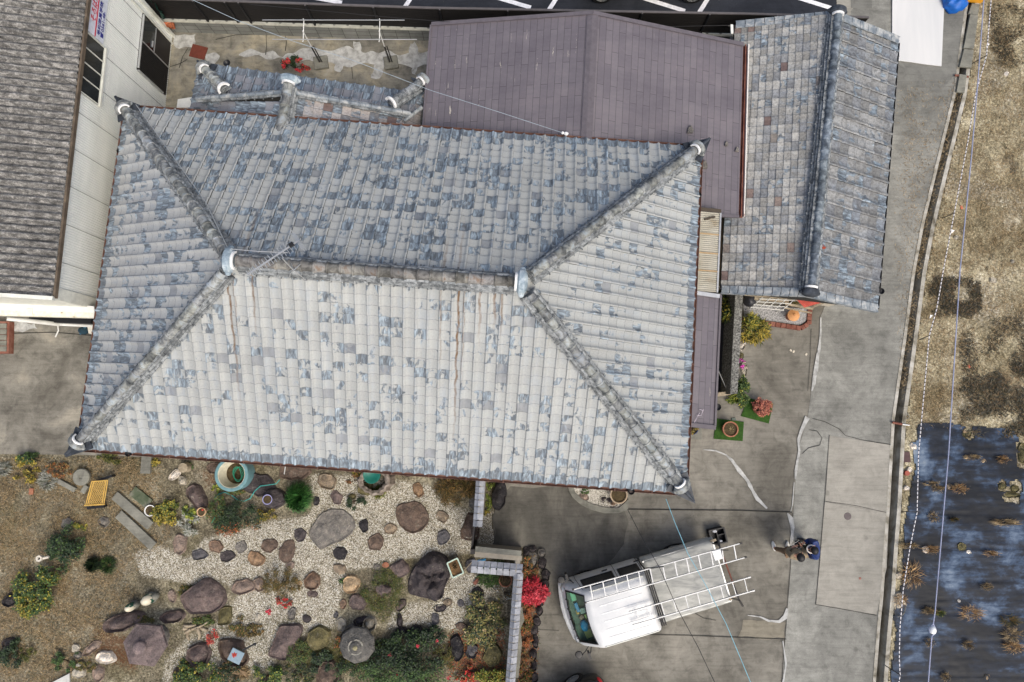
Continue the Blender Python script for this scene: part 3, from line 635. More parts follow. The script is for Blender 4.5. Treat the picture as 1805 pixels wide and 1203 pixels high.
def vplane(a, b, keep):
    """vertical plane through a, b; keeps the side of point keep"""
    d = Vector((b[0]-a[0], b[1]-a[1], 0)); no = Vector((d.y, -d.x, 0)).normalized()
    if (Vector(keep)-Vector(a)).dot(no) > 0: no = -no
    return (Vector(a), no)
def ridge_run(name, parent, a, b, r, wd, ht, mats, seg=.27, layers=3, flip=False, seed=1):
    """stacked side tiles with a row of round cap tiles on top, from a to b"""
    a, b = Vector(a), Vector(b); d = (b-a); L = d.length; d.normalize(); sd_ = d.cross(Vector((0,0,1))).normalized(); up = sd_.cross(d); rng = random.Random(seed)
    mb = MB(); mb.mi = 1; q = 0.0
    for k in range(layers):
        wk = wd*(1-.5*k/layers); z = ht*(k+.5)/layers; t = -.02
        while t < L:
            ln = min(rng.uniform(.24, .30), L-t)
            for s_ in (-1, 1):
                c = a + d*(t+ln/2) + up*(z-.5*ht) + sd_*s_*(wk/4+rng.uniform(-.004, .012))
                M = Matrix((d, sd_, up)).transposed() @ Matrix.Rotation(s_*(-.22), 3, 'X') @ Matrix.Rotation(rng.uniform(-.03, .03), 3, 'Z')
                v_ = rng.uniform(.6, 1.15); mb.col = (v_, v_, v_*1.02); mb.box(c, (ln-.008, wk/2+.02, ht/layers*.5), M=M)
            t += ln
    for s_ in (-1, 1):                           # line of small round pegs along both sides
        t = .1
        while t < L:
            mb.ball(a + d*t + sd_*s_*(wd/2+.03) - up*(ht*.34), (.02, .02, .02), 6, 4); t += .265
    mb.mi = 0; n = 10; t = 0.0
    while t < L-.02:
        ln = min(seg, L-t); b0 = len(mb.v); rr = r*rng.uniform(.96, 1.04); v_ = rng.uniform(.66, 1.25); mb.col = (v_, v_, v_*rng.uniform(.96, 1.05))
        js = [(0, rr*1.16), (.035, rr*1.17), (.042, rr), (ln-.012, rr*.96)]
        for tt, q_ in js:
            for i in range(n+1):
                an = math.pi*i/n; mb.v.append(tuple(a + d*(t+tt) + sd_*math.cos(an)*q_ + up*(math.sin(an)*q_*.95 + ht*.42)))
        for i0 in range(len(js)-1):
            for i in range(n): mb.face((b0+i0*(n+1)+i, b0+i0*(n+1)+i+1, b0+(i0+1)*(n+1)+i+1, b0+(i0+1)*(n+1)+i))
        mb.face(range(b0, b0+n+1)); t += seg
    return mb.build(name, mats, parent, smooth=40, weld=False), d, sd_, up
def crescent(mb, c, d, sd_, up, R, w, th, a0=0.0, a1=math.pi, squash=1.0):
    b = len(mb.v); n = 14
    for i in range(n+1):
        an = a0+(a1-a0)*i/n
        for rr, t in ((R, 0), (R+th, 0), (R+th, w), (R, w)):
            mb.v.append(tuple(Vector(c) + sd_*math.cos(an)*rr + up*math.sin(an)*rr*squash + d*t))
    for i in range(n):
        for k in range(4): mb.face((b+i*4+k, b+i*4+(k+1)%4, b+(i+1)*4+(k+1)%4, b+(i+1)*4+k))
    mb.face((b, b+1, b+2, b+3)); mb.face((b+n*4+3, b+n*4+2, b+n*4+1, b+n*4))
def ridge_end(parent, c, d, sd_, up, r, tip=True, tipc=None, glaze='hip'):
    """ornamental end tile: plaster crescent, round end barrel, dark corner tile. d points outward along the ridge"""
    mb = MB(); crescent(mb, c + up*.03, d, sd_, up, r*1.02, .05, r*.3, .0, math.pi)
    mb.build('plaster_crescent', M_['plaster'], parent, smooth=40)
    mb = MB(); b = len(mb.v); n = 12
    js = [(.05, r*1.25), (.09, r*1.62), (.20, r*1.62), (.24, r*1.25), (.27, r*.7)]
    for tt, q in js:
        for i in range(n+1):
            an = math.pi*(i/n*1.16-.08); mb.v.append(tuple(c + d*tt + sd_*math.cos(an)*q*1.12 + up*(math.sin(an)*q*.9+.02)))
    for j in range(len(js)-1):
        for i in range(n): mb.face((b+j*(n+1)+i, b+j*(n+1)+i+1, b+(j+1)*(n+1)+i+1, b+(j+1)*(n+1)+i))
    mb.face(range(b, b+n+1)); mb.face(range(b+4*(n+1)+n, b+4*(n+1)-1, -1))
    for s_ in (-1, 1): mb.ball(c + d*.15 + sd_*s_*r*1.75 - up*.01, (r*.45, r*.45, r*.4), 10, 6)
    mb.build('ridge_end_tile', M_[glaze], parent, smooth=40)
    if tip:
        t = Vector(tipc); mb = MB(); q = [t, c + d*.02 + sd_*.34 - up*.10, c - d*.1 - up*.1, c + d*.02 - sd_*.34 - up*.10]
        for dz in (0, -.04): mb.v += [tuple(p + Vector((0, 0, dz))) for p in q]
        mb.face((0, 1, 2, 3)); mb.face((7, 6, 5, 4))
        for i in range(4): mb.face((i, 4+i, 4+(i+1) % 4, (i+1) % 4))
        mb.tube([c + d*.26 + up*.0, t*.75 + (c+d*.2)*.25 + up*.07], [.05, .035], 8)
        mb.build('corner_tile', M_['darkslate'], parent, smooth=40)
def gutter(parent, a, b, r=.055, drop=.06, mat='copper'):
    a, b = Vector(a), Vector(b); d = (b-a).normalized(); sd_ = d.cross(Vector((0,0,1))).normalized(); mb = MB(); n = 8; b0 = len(mb.v)
    for q in (a, b):
        for rr in (r, r-.006):
            for i in range(n+1):
                an = math.pi + math.pi*i/n; mb.v.append(tuple(q + sd_*math.cos(an)*rr + Vector((0, 0, math.sin(an)*rr - drop))))
    m = n+1
    for i in range(n):
        mb.face((b0+i, b0+i+1, b0+2*m+i+1, b0+2*m+i)); mb.face((b0+m+i+1, b0+m+i, b0+3*m+i, b0+3*m+i+1))
    for i in (0, n): mb.face((b0+i, b0+2*m+i, b0+3*m+i, b0+m+i))
    L = (b-a).length; k = 0.4
    while k < L: mb.box(a + d*k + Vector((0, 0, -drop+.004)), (.02, 2*r+.02, .006), M=Matrix((d, sd_, Vector((0,0,1)))).transposed()); k += .9
    return mb.build('gutter', M_[mat], parent, smooth=40)

# ------------------------------------------------------------------ main house
HE = 3.1; hc = Vector((-2.815, 2.95)); ha = -.0724; HWd, HDp, HR = 14.68, 8.62, 2.42
hcx, hsx = math.cos(ha), math.sin(ha)
def HL(u, v, z): return Vector((hc.x + hcx*u - hsx*v, hc.y + hsx*u + hcx*v, z))
house = empty('main_house', HL(0, 0, 0), 'big hip roofed house under mottled blue grey tiles, roof filling the middle of the picture', 'house')
eSW, eSE, eNE, eNW = HL(-HWd/2, -HDp/2, HE), HL(HWd/2, -HDp/2, HE), HL(HWd/2, HDp/2, HE), HL(-HWd/2, HDp/2, HE)
rW, rE = HL(-HWd/2+HDp/2, 0, HE+HR), HL(HWd/2-HDp/2, 0, HE+HR)
sl = math.hypot(HDp/2, HR); NR = 21; TL = sl/NR; TWs = HWd/56; TWe = HDp/33
base = S(176, 174, 178)
streak_s = [(15.6, 4, 21, .13, .95), (16.1, 12, 21, .08, .6), (17.6, 13, 21, .13, .8), (34.6, 1, 21, .14, 1.0), (35.1, 8, 21, .08, .6), (33.2, 9, 21, .10, .5), (36.4, 14, 21, .15, .8), (37.6, 16, 21, .16, .9), (38.2, 15, 21, .12, .8)]
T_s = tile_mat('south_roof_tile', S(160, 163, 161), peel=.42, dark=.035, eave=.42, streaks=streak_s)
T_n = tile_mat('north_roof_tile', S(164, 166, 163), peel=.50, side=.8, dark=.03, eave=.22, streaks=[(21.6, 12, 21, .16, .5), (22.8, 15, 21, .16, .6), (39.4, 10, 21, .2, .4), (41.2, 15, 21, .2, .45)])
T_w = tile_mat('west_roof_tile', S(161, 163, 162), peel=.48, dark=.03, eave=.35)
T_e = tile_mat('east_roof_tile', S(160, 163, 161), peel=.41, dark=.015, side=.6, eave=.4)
ctr = HL(0, 0, 0)
tile_slope('south_roof', house, eSW, eSE, rE, TWs, TL, 56, NR, [vplane(eSW, rW, HL(0, -3, 0)), vplane(eSE, rE, HL(0, -3, 0))], T_s)
tile_slope('north_roof', house, eNE, eNW, rW, TWs, TL, 56, NR, [vplane(eNW, rW, HL(0, 3, 0)), vplane(eNE, rE, HL(0, 3, 0))], T_n)
tile_slope('west_roof', house, eNW, eSW, rW, TWe, TL, 33, NR, [vplane(eSW, rW, HL(-6, 0, 0)), vplane(eNW, rW, HL(-6, 0, 0))], T_w)
tile_slope('east_roof', house, eSE, eNE, rE, TWe, TL, 33, NR, [vplane(eSE, rE, HL(6, 0, 0)), vplane(eNE, rE, HL(6, 0, 0))], T_e)
mb = MB(); dn = Vector((0, 0, -.045)); ins = .03
q = [p + dn for p in (eSW, eSE, eNE, eNW, rW, rE)]
mb.poly([q[0], q[1], q[5], q[4]]); mb.poly([q[2], q[3], q[4], q[5]]); mb.poly([q[3], q[0], q[4]]); mb.poly([q[1], q[2], q[5]]); mb.poly([q[3], q[2], q[1], q[0]])
mb.build('roof_deck', M_['joint'], house)
mb = MB(); mb.prism([(p.x, p.y) for p in (HL(-HWd/2+.75, -HDp/2+.75, 0), HL(HWd/2-.75, -HDp/2+.75, 0), HL(HWd/2-.75, HDp/2-.75, 0), HL(-HWd/2+.75, HDp/2-.75, 0))], 0, HE-.06)
mb.build('wall', M_['cream_wall'], house)
mb = MB()
for u in (-5.2, -2.4, .4, 3.2): mb.box(HL(u, -HDp/2+.74, 1.15), (1.8, .05, 2.0), rz=ha)
mb.build('window', M_['dglass'], house)
mats3 = [M_['hip'], M_['hipside']]
for k, (e, r_) in enumerate(((eSW, rW), (eSE, rE), (eNE, rE), (eNW, rW))):
    d = (r_-e); Lh = d.length; dh = d.normalized(); dxy = Vector((d.x, d.y, 0)).normalized()
    a = e + dh*.42 + Vector((0, 0, .13)); b = r_ - dh*.28 + Vector((0, 0, .12))
    o, dd, sd_, up = ridge_run('hip_ridge', house, a, b, .10, .38, .21, mats3, seed=k+3)
    tag(o, ['south west hip ridge', 'south east hip ridge, rust stained on its upper half', 'north east hip ridge', 'north west hip ridge'][k])
    ridge_end(house, a + up*.1 + dd*.02, -dd, sd_, up, .115, True, e - dxy*.34 + Vector((0, 0, .08)), 'hip')
ra, rb = rW + Vector((.12, 0, .16)), rE + Vector((-.12, 0, .16))
o, dd, sd_, up = ridge_run('main_ridge', house, ra, rb, .11, .44, .27, [M_['ridge_rust'], M_['hipside']], seed=9, layers=4)
for c, d_ in ((ra + up*.13, -dd), (rb + up*.13, dd)): ridge_end(house, c, d_, sd_, up, .15, False, glaze='blueglaze')
for a, b in ((eSW, eSE), (eSE, eNE), (eNE, eNW), (eNW, eSW)):
    dd = (b-a).normalized(); out = dd.cross(Vector((0, 0, 1))); gutter(house, a + out*.035, b + out*.035, .06, .05)
for px, py in ((213, 267), (228, 799), (1230, 345), (1112, 866)):
    mb = MB(); c = P(px, py, HE-.06); mb.lathe([(.0, -.02), (.05, 0), (.07, .03), (.085, .05)][::-1], c, 12); mb.tube([c, c+Vector((0, 0, -.4))], .04, 8); mb.build('downpipe', M_['black'], house, smooth=True)
# lightning wire along the north west hip and the ridge
mb = MB(); w0 = eNW + (rW-eNW)*.07; s2 = Vector((.25, .17, 0))
mb.tube([w0 + s2 + Vector((0, 0, .30)), w0.lerp(rW, .35) + s2*1.0 + Vector((0, 0, .34)), w0.lerp(rW, .7) + s2 + Vector((0, 0, .36)), rW + Vector((-.02, .23, .40)), rW.lerp(rE, .1) + Vector((0, .22, .40)), rW.lerp(rE, .2) + Vector((0, .24, .38))], .010, 6)
mb.build('ridge_wire', M_['alu'], house)

# ------------------------------------------------------------------ TV antenna on the ridge
an0 = P(519, 470, HE+HR+.42)
an = empty('television_antenna', (an0.x, an0.y, HE+HR), 'slim silver comb shaped television antenna clamped to the west end of the main ridge', 'antenna')
AZ = HE+HR+1.0
a1, a2 = P(436, 485, AZ), P(527, 424, AZ); bd = (a2-a1).normalized(); bs = Vector((-bd.y, bd.x, 0))
mb = MB(); mb.bar(a1, a2, .026, .03); mb.build('boom', M_['alu'], an)
mb = MB(); Lb = (a2-a1).length
for k in range(15):
    t = .02 + k*.92/15; h = .085 + .006*k*.6; c = a1.lerp(a2, t); mb.tube([c - bs*h, c + bs*h], .008, 5)
for dz in (-.09, .09):
    for h in (.02, .0): mb.tube([a2 - bs*.22 + Vector((0, 0, dz)) - bd*h*2, a2 + bs*.22 + Vector((0, 0, dz)) - bd*h*2], .007, 5)
mb.build('element', M_['alu'], an)
mb = MB(); mb.box(a1.lerp(a2, .86) + Vector((0, 0, .03)), (.10, .09, .05), rz=math.atan2(bd.y, bd.x)); mb.build('balun_box', M_['black'], an, bevel=.008)
mb = MB(); foot = P(519, 478, HE+HR+.42); mt = P(497, 455, AZ)
mb.tube([foot, Vector((foot.x-.02, foot.y+.02, HE+HR+.45)), mt + Vector((0, 0, -.02))], .014, 8)
for px, py in ((511, 488), (540, 494), (541, 461), (514, 460)):
    e = P(px, py, HE+HR+.12 if py > 475 else HE+HR+.2); mb.tube([foot + Vector((0, 0, .06)), foot.lerp(e, .55) + Vector((0, 0, .10)), e], .011, 6)
mb.build('mast', M_['alu'], an, smooth=True)

# ------------------------------------------------------------------ brown slate roofed annexe
ZE, ZA = 2.25, 3.03
nl, nr_, na = P(761, 45, ZE), P(1310, 81, ZE), P(1045, 25, ZA)
sr = P(1302, 378, ZE)
ns = (sr-nr_); Ld = 4.75
dN = ns.normalized()                                   # runs south
annex = empty('slate_annexe', (na.x, na.y-2.5, 0), 'low annexe under a brown metal slate gable roof north of the hip roof', 'annexe')
def ann_roof():
    mb = MB(); Lw = 5.2
    m_ = (nl+nr_)/2; ap = Vector((na.x, na.y, ZA)); t = dN
    wl_, wr = (ap-nl).length, (nr_-ap).length
    def quad(a, b, c, d, col, us, side):
        mb.col = (col,)*3; mb.poly([a, b, c, d], us)
    quad(nl, nl+t*Lw, ap+t*Lw, ap, 1.0, [(0, 0), (0, Lw), (wl_, Lw), (wl_, 0)], 0)
    quad(ap, ap+t*Lw, nr_+t*Ld, nr_, .12, [(20, 0), (20, Lw), (20+wr, Ld), (20+wr, 0)], 1)
    return mb.build('slate_roof', M_['slate'], annex, weld=False), ap, t, Lw
_, ap, tS, Lw = ann_roof()
mb = MB(); dn = Vector((0, 0, -.03)); th = Vector((0, 0, -.10))
for a, b in ((nl, ap), (ap, nr_)):                       # fascia along the north verge and soffit
    mb.bar(a + Vector((0, .02, .015)), b + Vector((0, .02, .015)), .10, .07)
mb.build('verge_trim', M_['slate_trim'], annex); mb = MB()
mb.bar(nr_ + tS*Ld + Vector((0, -.01, .0)), (nr_+tS*Ld).lerp(ap+tS*Lw, .32) + Vector((0, -.01, .012)), .08, .07)
mb.build('verge_trim', M_['slate_trim'], annex); mb = MB()
mb.bar(nl + Vector((-.02, 0, 0)), nl + tS*3.4 + Vector((-.02, 0, 0)), .05, .08)
mb.build('verge_trim', M_['slate_trim'], annex)
mb = MB(); n_ = (nr_-ap).normalized(); mb.bar(ap + Vector((.06, 0, -.0)) + Vector((0, 0, .012)), ap + tS*Lw + Vector((.06, 0, .012)), .17, .02, up=(.1, 0, 1)); mb.bar(ap + Vector((-.07, 0, .008)), ap + tS*Lw + Vector((-.07, 0, .008)), .14, .02, up=(-.2, 0, 1))
mb.build('ridge_cap', M_['slate_trim'], annex)
mb = MB(); e = nr_ + Vector((.06, .02, -.02)); f = nr_ + tS*(Ld+.02) + Vector((.06, 0, -.02))
mb.bar(e, f, .02, .12); mb.bar(e + Vector((.0, 0, -.05)), f + Vector((.0, 0, -.05)), .13, .02); mb.mi = 1; mb.bar(e + Vector((.075, 0, .02)), f + Vector((.075, 0, .02)), .028, .12)
mb.build('gutter', [M_['rust_red'], M_['white_rust']], annex)
mb = MB(); i_ = .25
q = [nl + Vector((i_, -i_, 0)), nr_ + Vector((-i_, -i_, 0)), nr_ + tS*(Ld-i_) + Vector((-i_, 0, 0)), nl + tS*Lw + Vector((i_, 0, 0))]
mb.prism([(p.x, p.y) for p in q], 0, ZE-.05); mb.build('wall', M_['darkbrown'], annex)
for px, py, s_, lb in ((1216, 229, .11, 'triangular grey broken tile lying on the brown slate roof north of the hip corner'), (1280, 254, .06, 'small dark broken tile chip on the brown slate roof near its rusty gutter'), (1299, 264, .06, 'grey broken tile chip against the rusty gutter of the brown slate roof'), (1241, 291, .12, 'curved broken tile piece tucked against the east eave on the brown slate roof')):
    zz = ZA - (px-1045)/265*(ZA-ZE) + .03; mb = MB(); c = P(px, py, zz)
    mb.col = S(112, 110, 106) if px < 1290 else S(140, 136, 130)
    pts = [(c.x + s_*a*random.uniform(.8, 1.1), c.y + s_*b*random.uniform(.8, 1.1)) for a, b in ((-.8, -1), (.7, -1), (.9, -.1), (.3, 1.2), (-.5, .4))]
    mb.prism(pts, zz-.03, zz+.03); tag(mb.build('broken_tile', M_['rock'], bevel=.006), lb, 'tile shard', 'broken tiles on the slate roof')

# ------------------------------------------------------------------ tiled gable building on the right
GZ, GA = 1.95, 2.82
gnl, gnr, gsl, gsr = P(1296, 46, GZ), P(1583, 73, GZ), P(1271, 511, GZ), P(1546, 544, GZ)
gna, gsa = P(1471, 28, GA), P(1423, 516, GA)
gable = empty('tiled_gable_house', ((gnl.x+gsr.x)/2, (gnl.y+gsr.y)/2, 0), 'long narrow gable building with patchwork grey and brown flat tiles along the lane', 'outbuilding')
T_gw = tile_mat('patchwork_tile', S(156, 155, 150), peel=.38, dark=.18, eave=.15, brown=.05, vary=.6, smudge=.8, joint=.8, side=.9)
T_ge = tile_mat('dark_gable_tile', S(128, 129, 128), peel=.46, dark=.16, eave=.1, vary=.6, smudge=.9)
wl_ = (gnl-gsl).length
GTW = .232
tile_slope('west_roof', gable, gnl, gsl, (gna+gsa)/2, wl_/30, (((gna+gsa)/2-(gnl+gsl)/2).length)/13, 30, 13, [vplane(gna, gsa, gnl), vplane(gnl, gna, gsl), vplane(gsl, gsa, gnl)], T_gw, PROF_F, .018, extra=1)
we_ = (gnr-gsr).length
tile_slope('east_roof', gable, gsr, gnr, (gna+gsa)/2, we_/22, (((gna+gsa)/2-(gnr+gsr)/2).length)/8.0, 22, 9, [vplane(gna, gsa, gnr), vplane(gnr, gna, gsr), vplane(gsr, gsa, gnr)], T_ge, PROF_S, .024, extra=1)
mb = MB(); q = [p + Vector((0, 0, -.14)) for p in (gnl, gsl, gsa, gna, gsr, gnr)]
mb.poly([q[0], q[1], q[2], q[3]]); mb.poly([q[3], q[2], q[4], q[5]]); mb.poly([q[0], q[3], q[5]]); mb.poly([q[1], q[4], q[2]]); mb.poly([q[0], q[5], q[4], q[1]])
mb.build('roof_deck', M_['joint'], gable)
gd = (gsa-gna).normalized()
o, dd, sd_, up = ridge_run('roof_ridge', gable, gna + gd*.05 + Vector((0, 0, .13)), gsa - gd*.05 + Vector((0, 0, .13)), .10, .42, .24, [M_['hipblue'], M_['hipside']], seed=21)
for c, s_ in ((gna, -1), (gsa, 1)): ridge_end(gable, c + Vector((0, 0, .16)) - gd*s_*.12, dd*s_, sd_, up, .12, False, glaze='darkslate')
def verge(parent, a, b, mat, out, n_):
    a, b = Vector(a), Vector(b); d = (b-a).normalized(); L = (b-a).length; mb = MB(); seg = L/n_
    for k in range(n_):
        p0, p1 = a + d*(k*seg), a + d*((k+1)*seg-.008); mb.bar(p0 + Vector((0, 0, .055)), p1 + Vector((0, 0, .04)), .2, .03); mb.bar(p0 + out*.10 + Vector((0, 0, .0)), p1 + out*.10 + Vector((0, 0, -.01)), .025, .14)
    return mb.build('verge_tile', mat, parent, bevel=.006)
T_v = aged('verge_tile', [(.3, S(84, 96, 108)), (.5, S(128, 136, 142)), (.65, S(176, 178, 176)), (.8, S(104, 116, 128))], 4.5, .55)
oN, oS = -gd, gd
verge(gable, gnl, gna, T_v, oN, 10); verge(gable, gna, gnr, T_v, oN, 8); verge(gable, gsa, gsr, T_v, oS, 8); verge(gable, gsl, gsa, T_v, oS, 10)
gutter(gable, gnr + Vector((.05, 0, 0)), gsr + Vector((.05, 0, 0)), .045, .07, 'black')
mb = MB(); q = [gnl + Vector((.35, -.35, 0)), gnr + Vector((-.35, -.35, 0)), gsr + Vector((-.35, .35, 0)), gsl + Vector((.35, .35, 0))]
mb.prism([(p.x, p.y) for p in q], 0, GZ-.06); mb.build('wall', M_['cream_wall'], gable)
mb = MB(); c = P(1552, 514, GZ-.08); mb.lathe([(.085, .05), (.07, .03), (.05, 0), (0, -.02)], c, 12); mb.tube([c, c + Vector((0, 0, -.5))], .035, 8); mb.build('downpipe', M_['black'], gable)
mb = MB(); c = P(1290, 52, GZ+.02); mb.mi = 0; mb.box(c, (.07, .26, .04)); mb.mi = 1; mb.box(P(1288, 70, GZ), (.09, .1, .1)); mb.tube([P(1284, 46, GZ), P(1292, 45, GZ)], .02, 6)
mb.build('cable_bracket', [M_['white_metal'], M_['black']], gable)
mb = MB(); z_ = GA - .16; c = P(1451, 436, z_+.06); mb.col = S(150, 70, 52); mb.prism([(c.x-.08, c.y-.05), (c.x+.06, c.y-.04), (c.x+.08, c.y+.01), (c.x+.0, c.y+.02), (c.x+.03, c.y+.07), (c.x-.02, c.y+.05)], z_+.03, z_+.05)
tag(mb.build('dead_leaf', M_['vr']), 'rusty red dead leaf lying on the tiled gable roof near the ridge', 'leaf')

# ------------------------------------------------------------------ small tiled bath house at the top left
bz = 2.0
bath = empty('tiled_bath_house', P(540, 170, 0), 'small tiled annexe with three white collared ridges north of the big hip roof', 'annexe')
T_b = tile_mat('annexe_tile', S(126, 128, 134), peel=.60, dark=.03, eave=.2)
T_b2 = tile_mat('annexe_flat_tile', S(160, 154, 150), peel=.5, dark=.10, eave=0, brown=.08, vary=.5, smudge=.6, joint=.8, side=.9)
bNW, bNE = P(352, 112, bz), P(748, 166, bz)
gz0 = bz + .30                                            # foot of the gable
gW, gE, gA = P(366, 180, gz0), P(716, 203, gz0), P(513, 166, 3.02)
bd_ = (bNE-bNW).normalized(); sS = Vector((bd_.y, -bd_.x, 0))     # south
tile_slope('skirt_roof', bath, bNE, bNW, (gW+gE)/2, .27, .24, int((bNE-bNW).length/.27)+1, 5, [vplane(gW, gE, bNW), vplane(bNW, gW, (bNW+bNE)/2), vplane(bNE, gE, (bNW+bNE)/2)], T_b)
wdir = Vector((-bd_.x, -bd_.y, 0))
LS = 2.4
tile_slope('west_roof', bath, gW + Vector((0, 0, 0)), gW + sS*LS, gA + sS*.6, .26, .235, 9, 13, [vplane(gA, gA + sS*LS, gW), vplane(gW, gA, gA + sS*2)], T_b)
tile_slope('east_roof', bath, gE + sS*LS, gE, gA + sS*.6, .25, .235, 10, 13, [vplane(gA, gA + sS*LS, gE), vplane(gE, gA, gA + sS*2)], T_b2, PROF_F, .018)
mb = MB(); bSW, bSE = bNW + sS*3.2, bNE + sS*2.6; lo = Vector((0, 0, -.06))
mb.poly([bNW+lo, bSW+lo, gW+sS*LS+lo, gW+lo]); mb.poly([gE+lo, gE+sS*LS+lo, bSE+lo, bNE+lo]); mb.poly([bNE+lo, bNW+lo, gW+lo, gE+lo]); mb.poly([gW+lo, gA+lo, gE+lo]); mb.poly([gW+lo, gW+sS*LS+lo, gA+sS*LS+lo, gA+lo]); mb.poly([gA+lo, gA+sS*LS+lo, gE+sS*LS+lo, gE+lo])
mb.build('roof_deck', M_['joint'], bath)
tile_slope('west_skirt', bath, bNW, bNW + sS*2.6, gW + sS*.3 + Vector((.0, 0, 0)), .26, .235, 10, 3, [vplane(bNW, gW, bNW + sS*2)], T_b)
tile_slope('east_skirt', bath, bNE + sS*2.2, bNE, gE + sS*.3, .26, .235, 9, 3, [vplane(bNE, gE, bNE + sS*2)], T_b2, PROF_F, .018)
mb = MB(); q = [bNW + sS*.45 - wdir*.4, bNE + sS*.45 + wdir*.4, bSE + wdir*.4, bSW - wdir*.4]; mb.prism([(p.x, p.y) for p in q], 0, bz-.07); mb.build('wall', M_['cream_wall'], bath)
for nm, a, b, s_ in (('verge_ridge', gA, gW + wdir*.25, 31), ('verge_ridge', gA, gE - wdir*.15, 32)):
    a, b = Vector(a), Vector(b); ridge_run(nm, bath, a + (b-a).normalized()*.16 + Vector((0, 0, .08)), b + Vector((0, 0, .08)), .055, .16, .1, [T_v, M_['hipside']], seed=s_, layers=1)
o, dd, sd_, up = ridge_run('roof_ridge', bath, gA - sS*.12 + Vector((0, 0, .14)), gA + sS*LS + Vector((0, 0, .14)), .11, .4, .26, [M_['hip'], M_['hipside']], seed=33)
ridge_end(bath, gA - sS*.12 + Vector((0, 0, .24)), -dd, sd_, up, .13, False, glaze='blueglaze')
for a, b, m_, s_, tp in (((366, 128), (397, 159), mats3, 34, True), ((739, 150), (690, 184), [M_['hipside'], M_['hipside']], 35, True)):
    pa, pb = P(*a, bz+.16), P(*b, gz0+.24); o, dd, sd_, up = ridge_run('hip_ridge', bath, pa, pb, .105, .3, .17, m_, seed=s_)
    ridge_end(bath, pa + up*.08, -dd, sd_, up, .11, True, P(349, 108, bz+.05) if s_ == 34 else P(752, 144, bz+.05), 'hip')
    mb = MB(); crescent(mb, pb + up*.06, dd, sd_, up, .125, .06, .06); mb.build('plaster_crescent', M_['plaster'], bath, smooth=40)
mb = MB(); mb.tube([P(712, 214, bz+.42), P(744, 189, bz+.42)], .05, 10); mb.build('downpipe', M_['hipside'], bath)
mb = MB(); c = P(401, 113, bz-.03); mb.lathe([(.10, .05), (.08, .03), (.05, 0), (0, -.02)], c, 12); mb.build('rain_hopper', M_['black'], bath, smooth=True)
mb = MB(); a, b, c, d = P(311, 190, .9), P(344, 190, .9), P(345, 170, .9), P(313, 175, .9); mb.prism([(p.x, p.y) for p in (a, b, c, d)], 0.02, .9)
mb.mi = 0; tag(mb.build('outdoor_cabinet', M_['white_metal'], bevel=.015), 'white metal cabinet against the west side of the little tiled annexe', 'cabinet')

# ------------------------------------------------------------------ lean-to roofs on the east side
porch = empty('porch_roof', P(1240, 640, 0), 'long narrow lean to with a brown metal slate roof along the east eave', 'porch')
pz1, pz2 = 2.72, 2.4
pa, pb, pc, pd = P(1219, 516, pz1), P(1270, 521, pz2), P(1260, 752, pz2), P(1208, 746, pz1)
mb = MB(); mb.col = (.25,)*3; L1, W1 = (pd-pa).length, (pb-pa).length; mb.poly([pa, pd, pc, pb], [(0, 0), (0, L1), (W1, L1), (W1, 0)]); mb.build('slate_roof', M_['slate'], porch)
mb = MB(); mb.bar(pb, pc, .05, .10); mb.build('eave_trim', M_['slate_trim'], porch); mb = MB(); mb.bar(pd + Vector((0, -.03, .01)), pc + Vector((0, -.03, .01)), .11, .08); mb.build('verge_trim', M_['slate_trim'], porch); mb = MB(); mb.bar(pa, pb, .06, .06); mb.build('top_trim', M_['slate_trim'], porch)
mb = MB()
for p in (pb.lerp(pc, .02), pb.lerp(pc, .5), pb.lerp(pc, .97)): mb.box((p.x-.06, p.y, pz2/2), (.09, .09, pz2-.06))
mb.build('post', M_['darkbrown'], porch)
mb = MB(); c = P(1264, 718, 2.3); mb.lathe([(.09, .05), (.07, .02), (0, -.02)], c, 12); mb.tube([c, c+Vector((0, 0, -2.2))], .035, 8); mb.build('downpipe', M_['black'], porch)
mb = MB(); mb.col = S(200, 190, 200); z_ = pz2 + .10
for pts in ([(1240, 722), (1236, 733), (1228, 732)], [(1239, 724), (1233, 722)], [(1233, 728), (1224, 745)]):
    mb.tube([P(x, y, z_ + (1265-x)/50*.30 - .05) for x, y in pts], .006, 5)
tag(mb.build('dry_twig', M_['vr']), 'pale dry twig lying on the lower end of the porch roof', 'twig')
awn = empty('corrugated_awning', P(1245, 440, 0), 'ivory corrugated plastic awning bridging the east eave and the tiled gable building', 'awning')
az1, az2 = 2.7, 2.55
aA, aB, aC, aD = P(1228, 372, az1), P(1270, 376, az2), P(1264, 516, az2), P(1222, 513, az1)
mb = MB(); n = 160
for i in range(n):
    for j in range(2): pass
b = len(mb.v)
for i in range(n+1):
    t = i/n; h = Vector((0, 0, .012*math.sin(i*math.pi/2)))
    mb.v += [tuple(aA.lerp(aD, t) + h), tuple(aB.lerp(aC, t) + h)]
for i in range(n): mb.face((b+2*i, b+2*i+2, b+2*i+3, b+2*i+1))
g = G('ivory_polycarbonate', .5, 0, .3)
nz = g.noise(g.map(g.pos(), (1, 1.5, 1)), 1.6, 5)
mat_aw = g.done(g.ramp(nz, [(.3, S(138, 128, 108)), (.42, S(158, 154, 140)), (.7, S(176, 174, 163))]))
mb.build('corrugated_sheet', mat_aw, awn, smooth=70, weld=False)
rb_m = simple('rusty_batten', S(166, 142, 108), .8)
for t in (.28, .52, .74): mb = MB(); mb.bar(aA.lerp(aD, t) + Vector((0, 0, .018)), aB.lerp(aC, t) + Vector((0, 0, .018)), .035, .012); mb.build('batten', rb_m, awn)
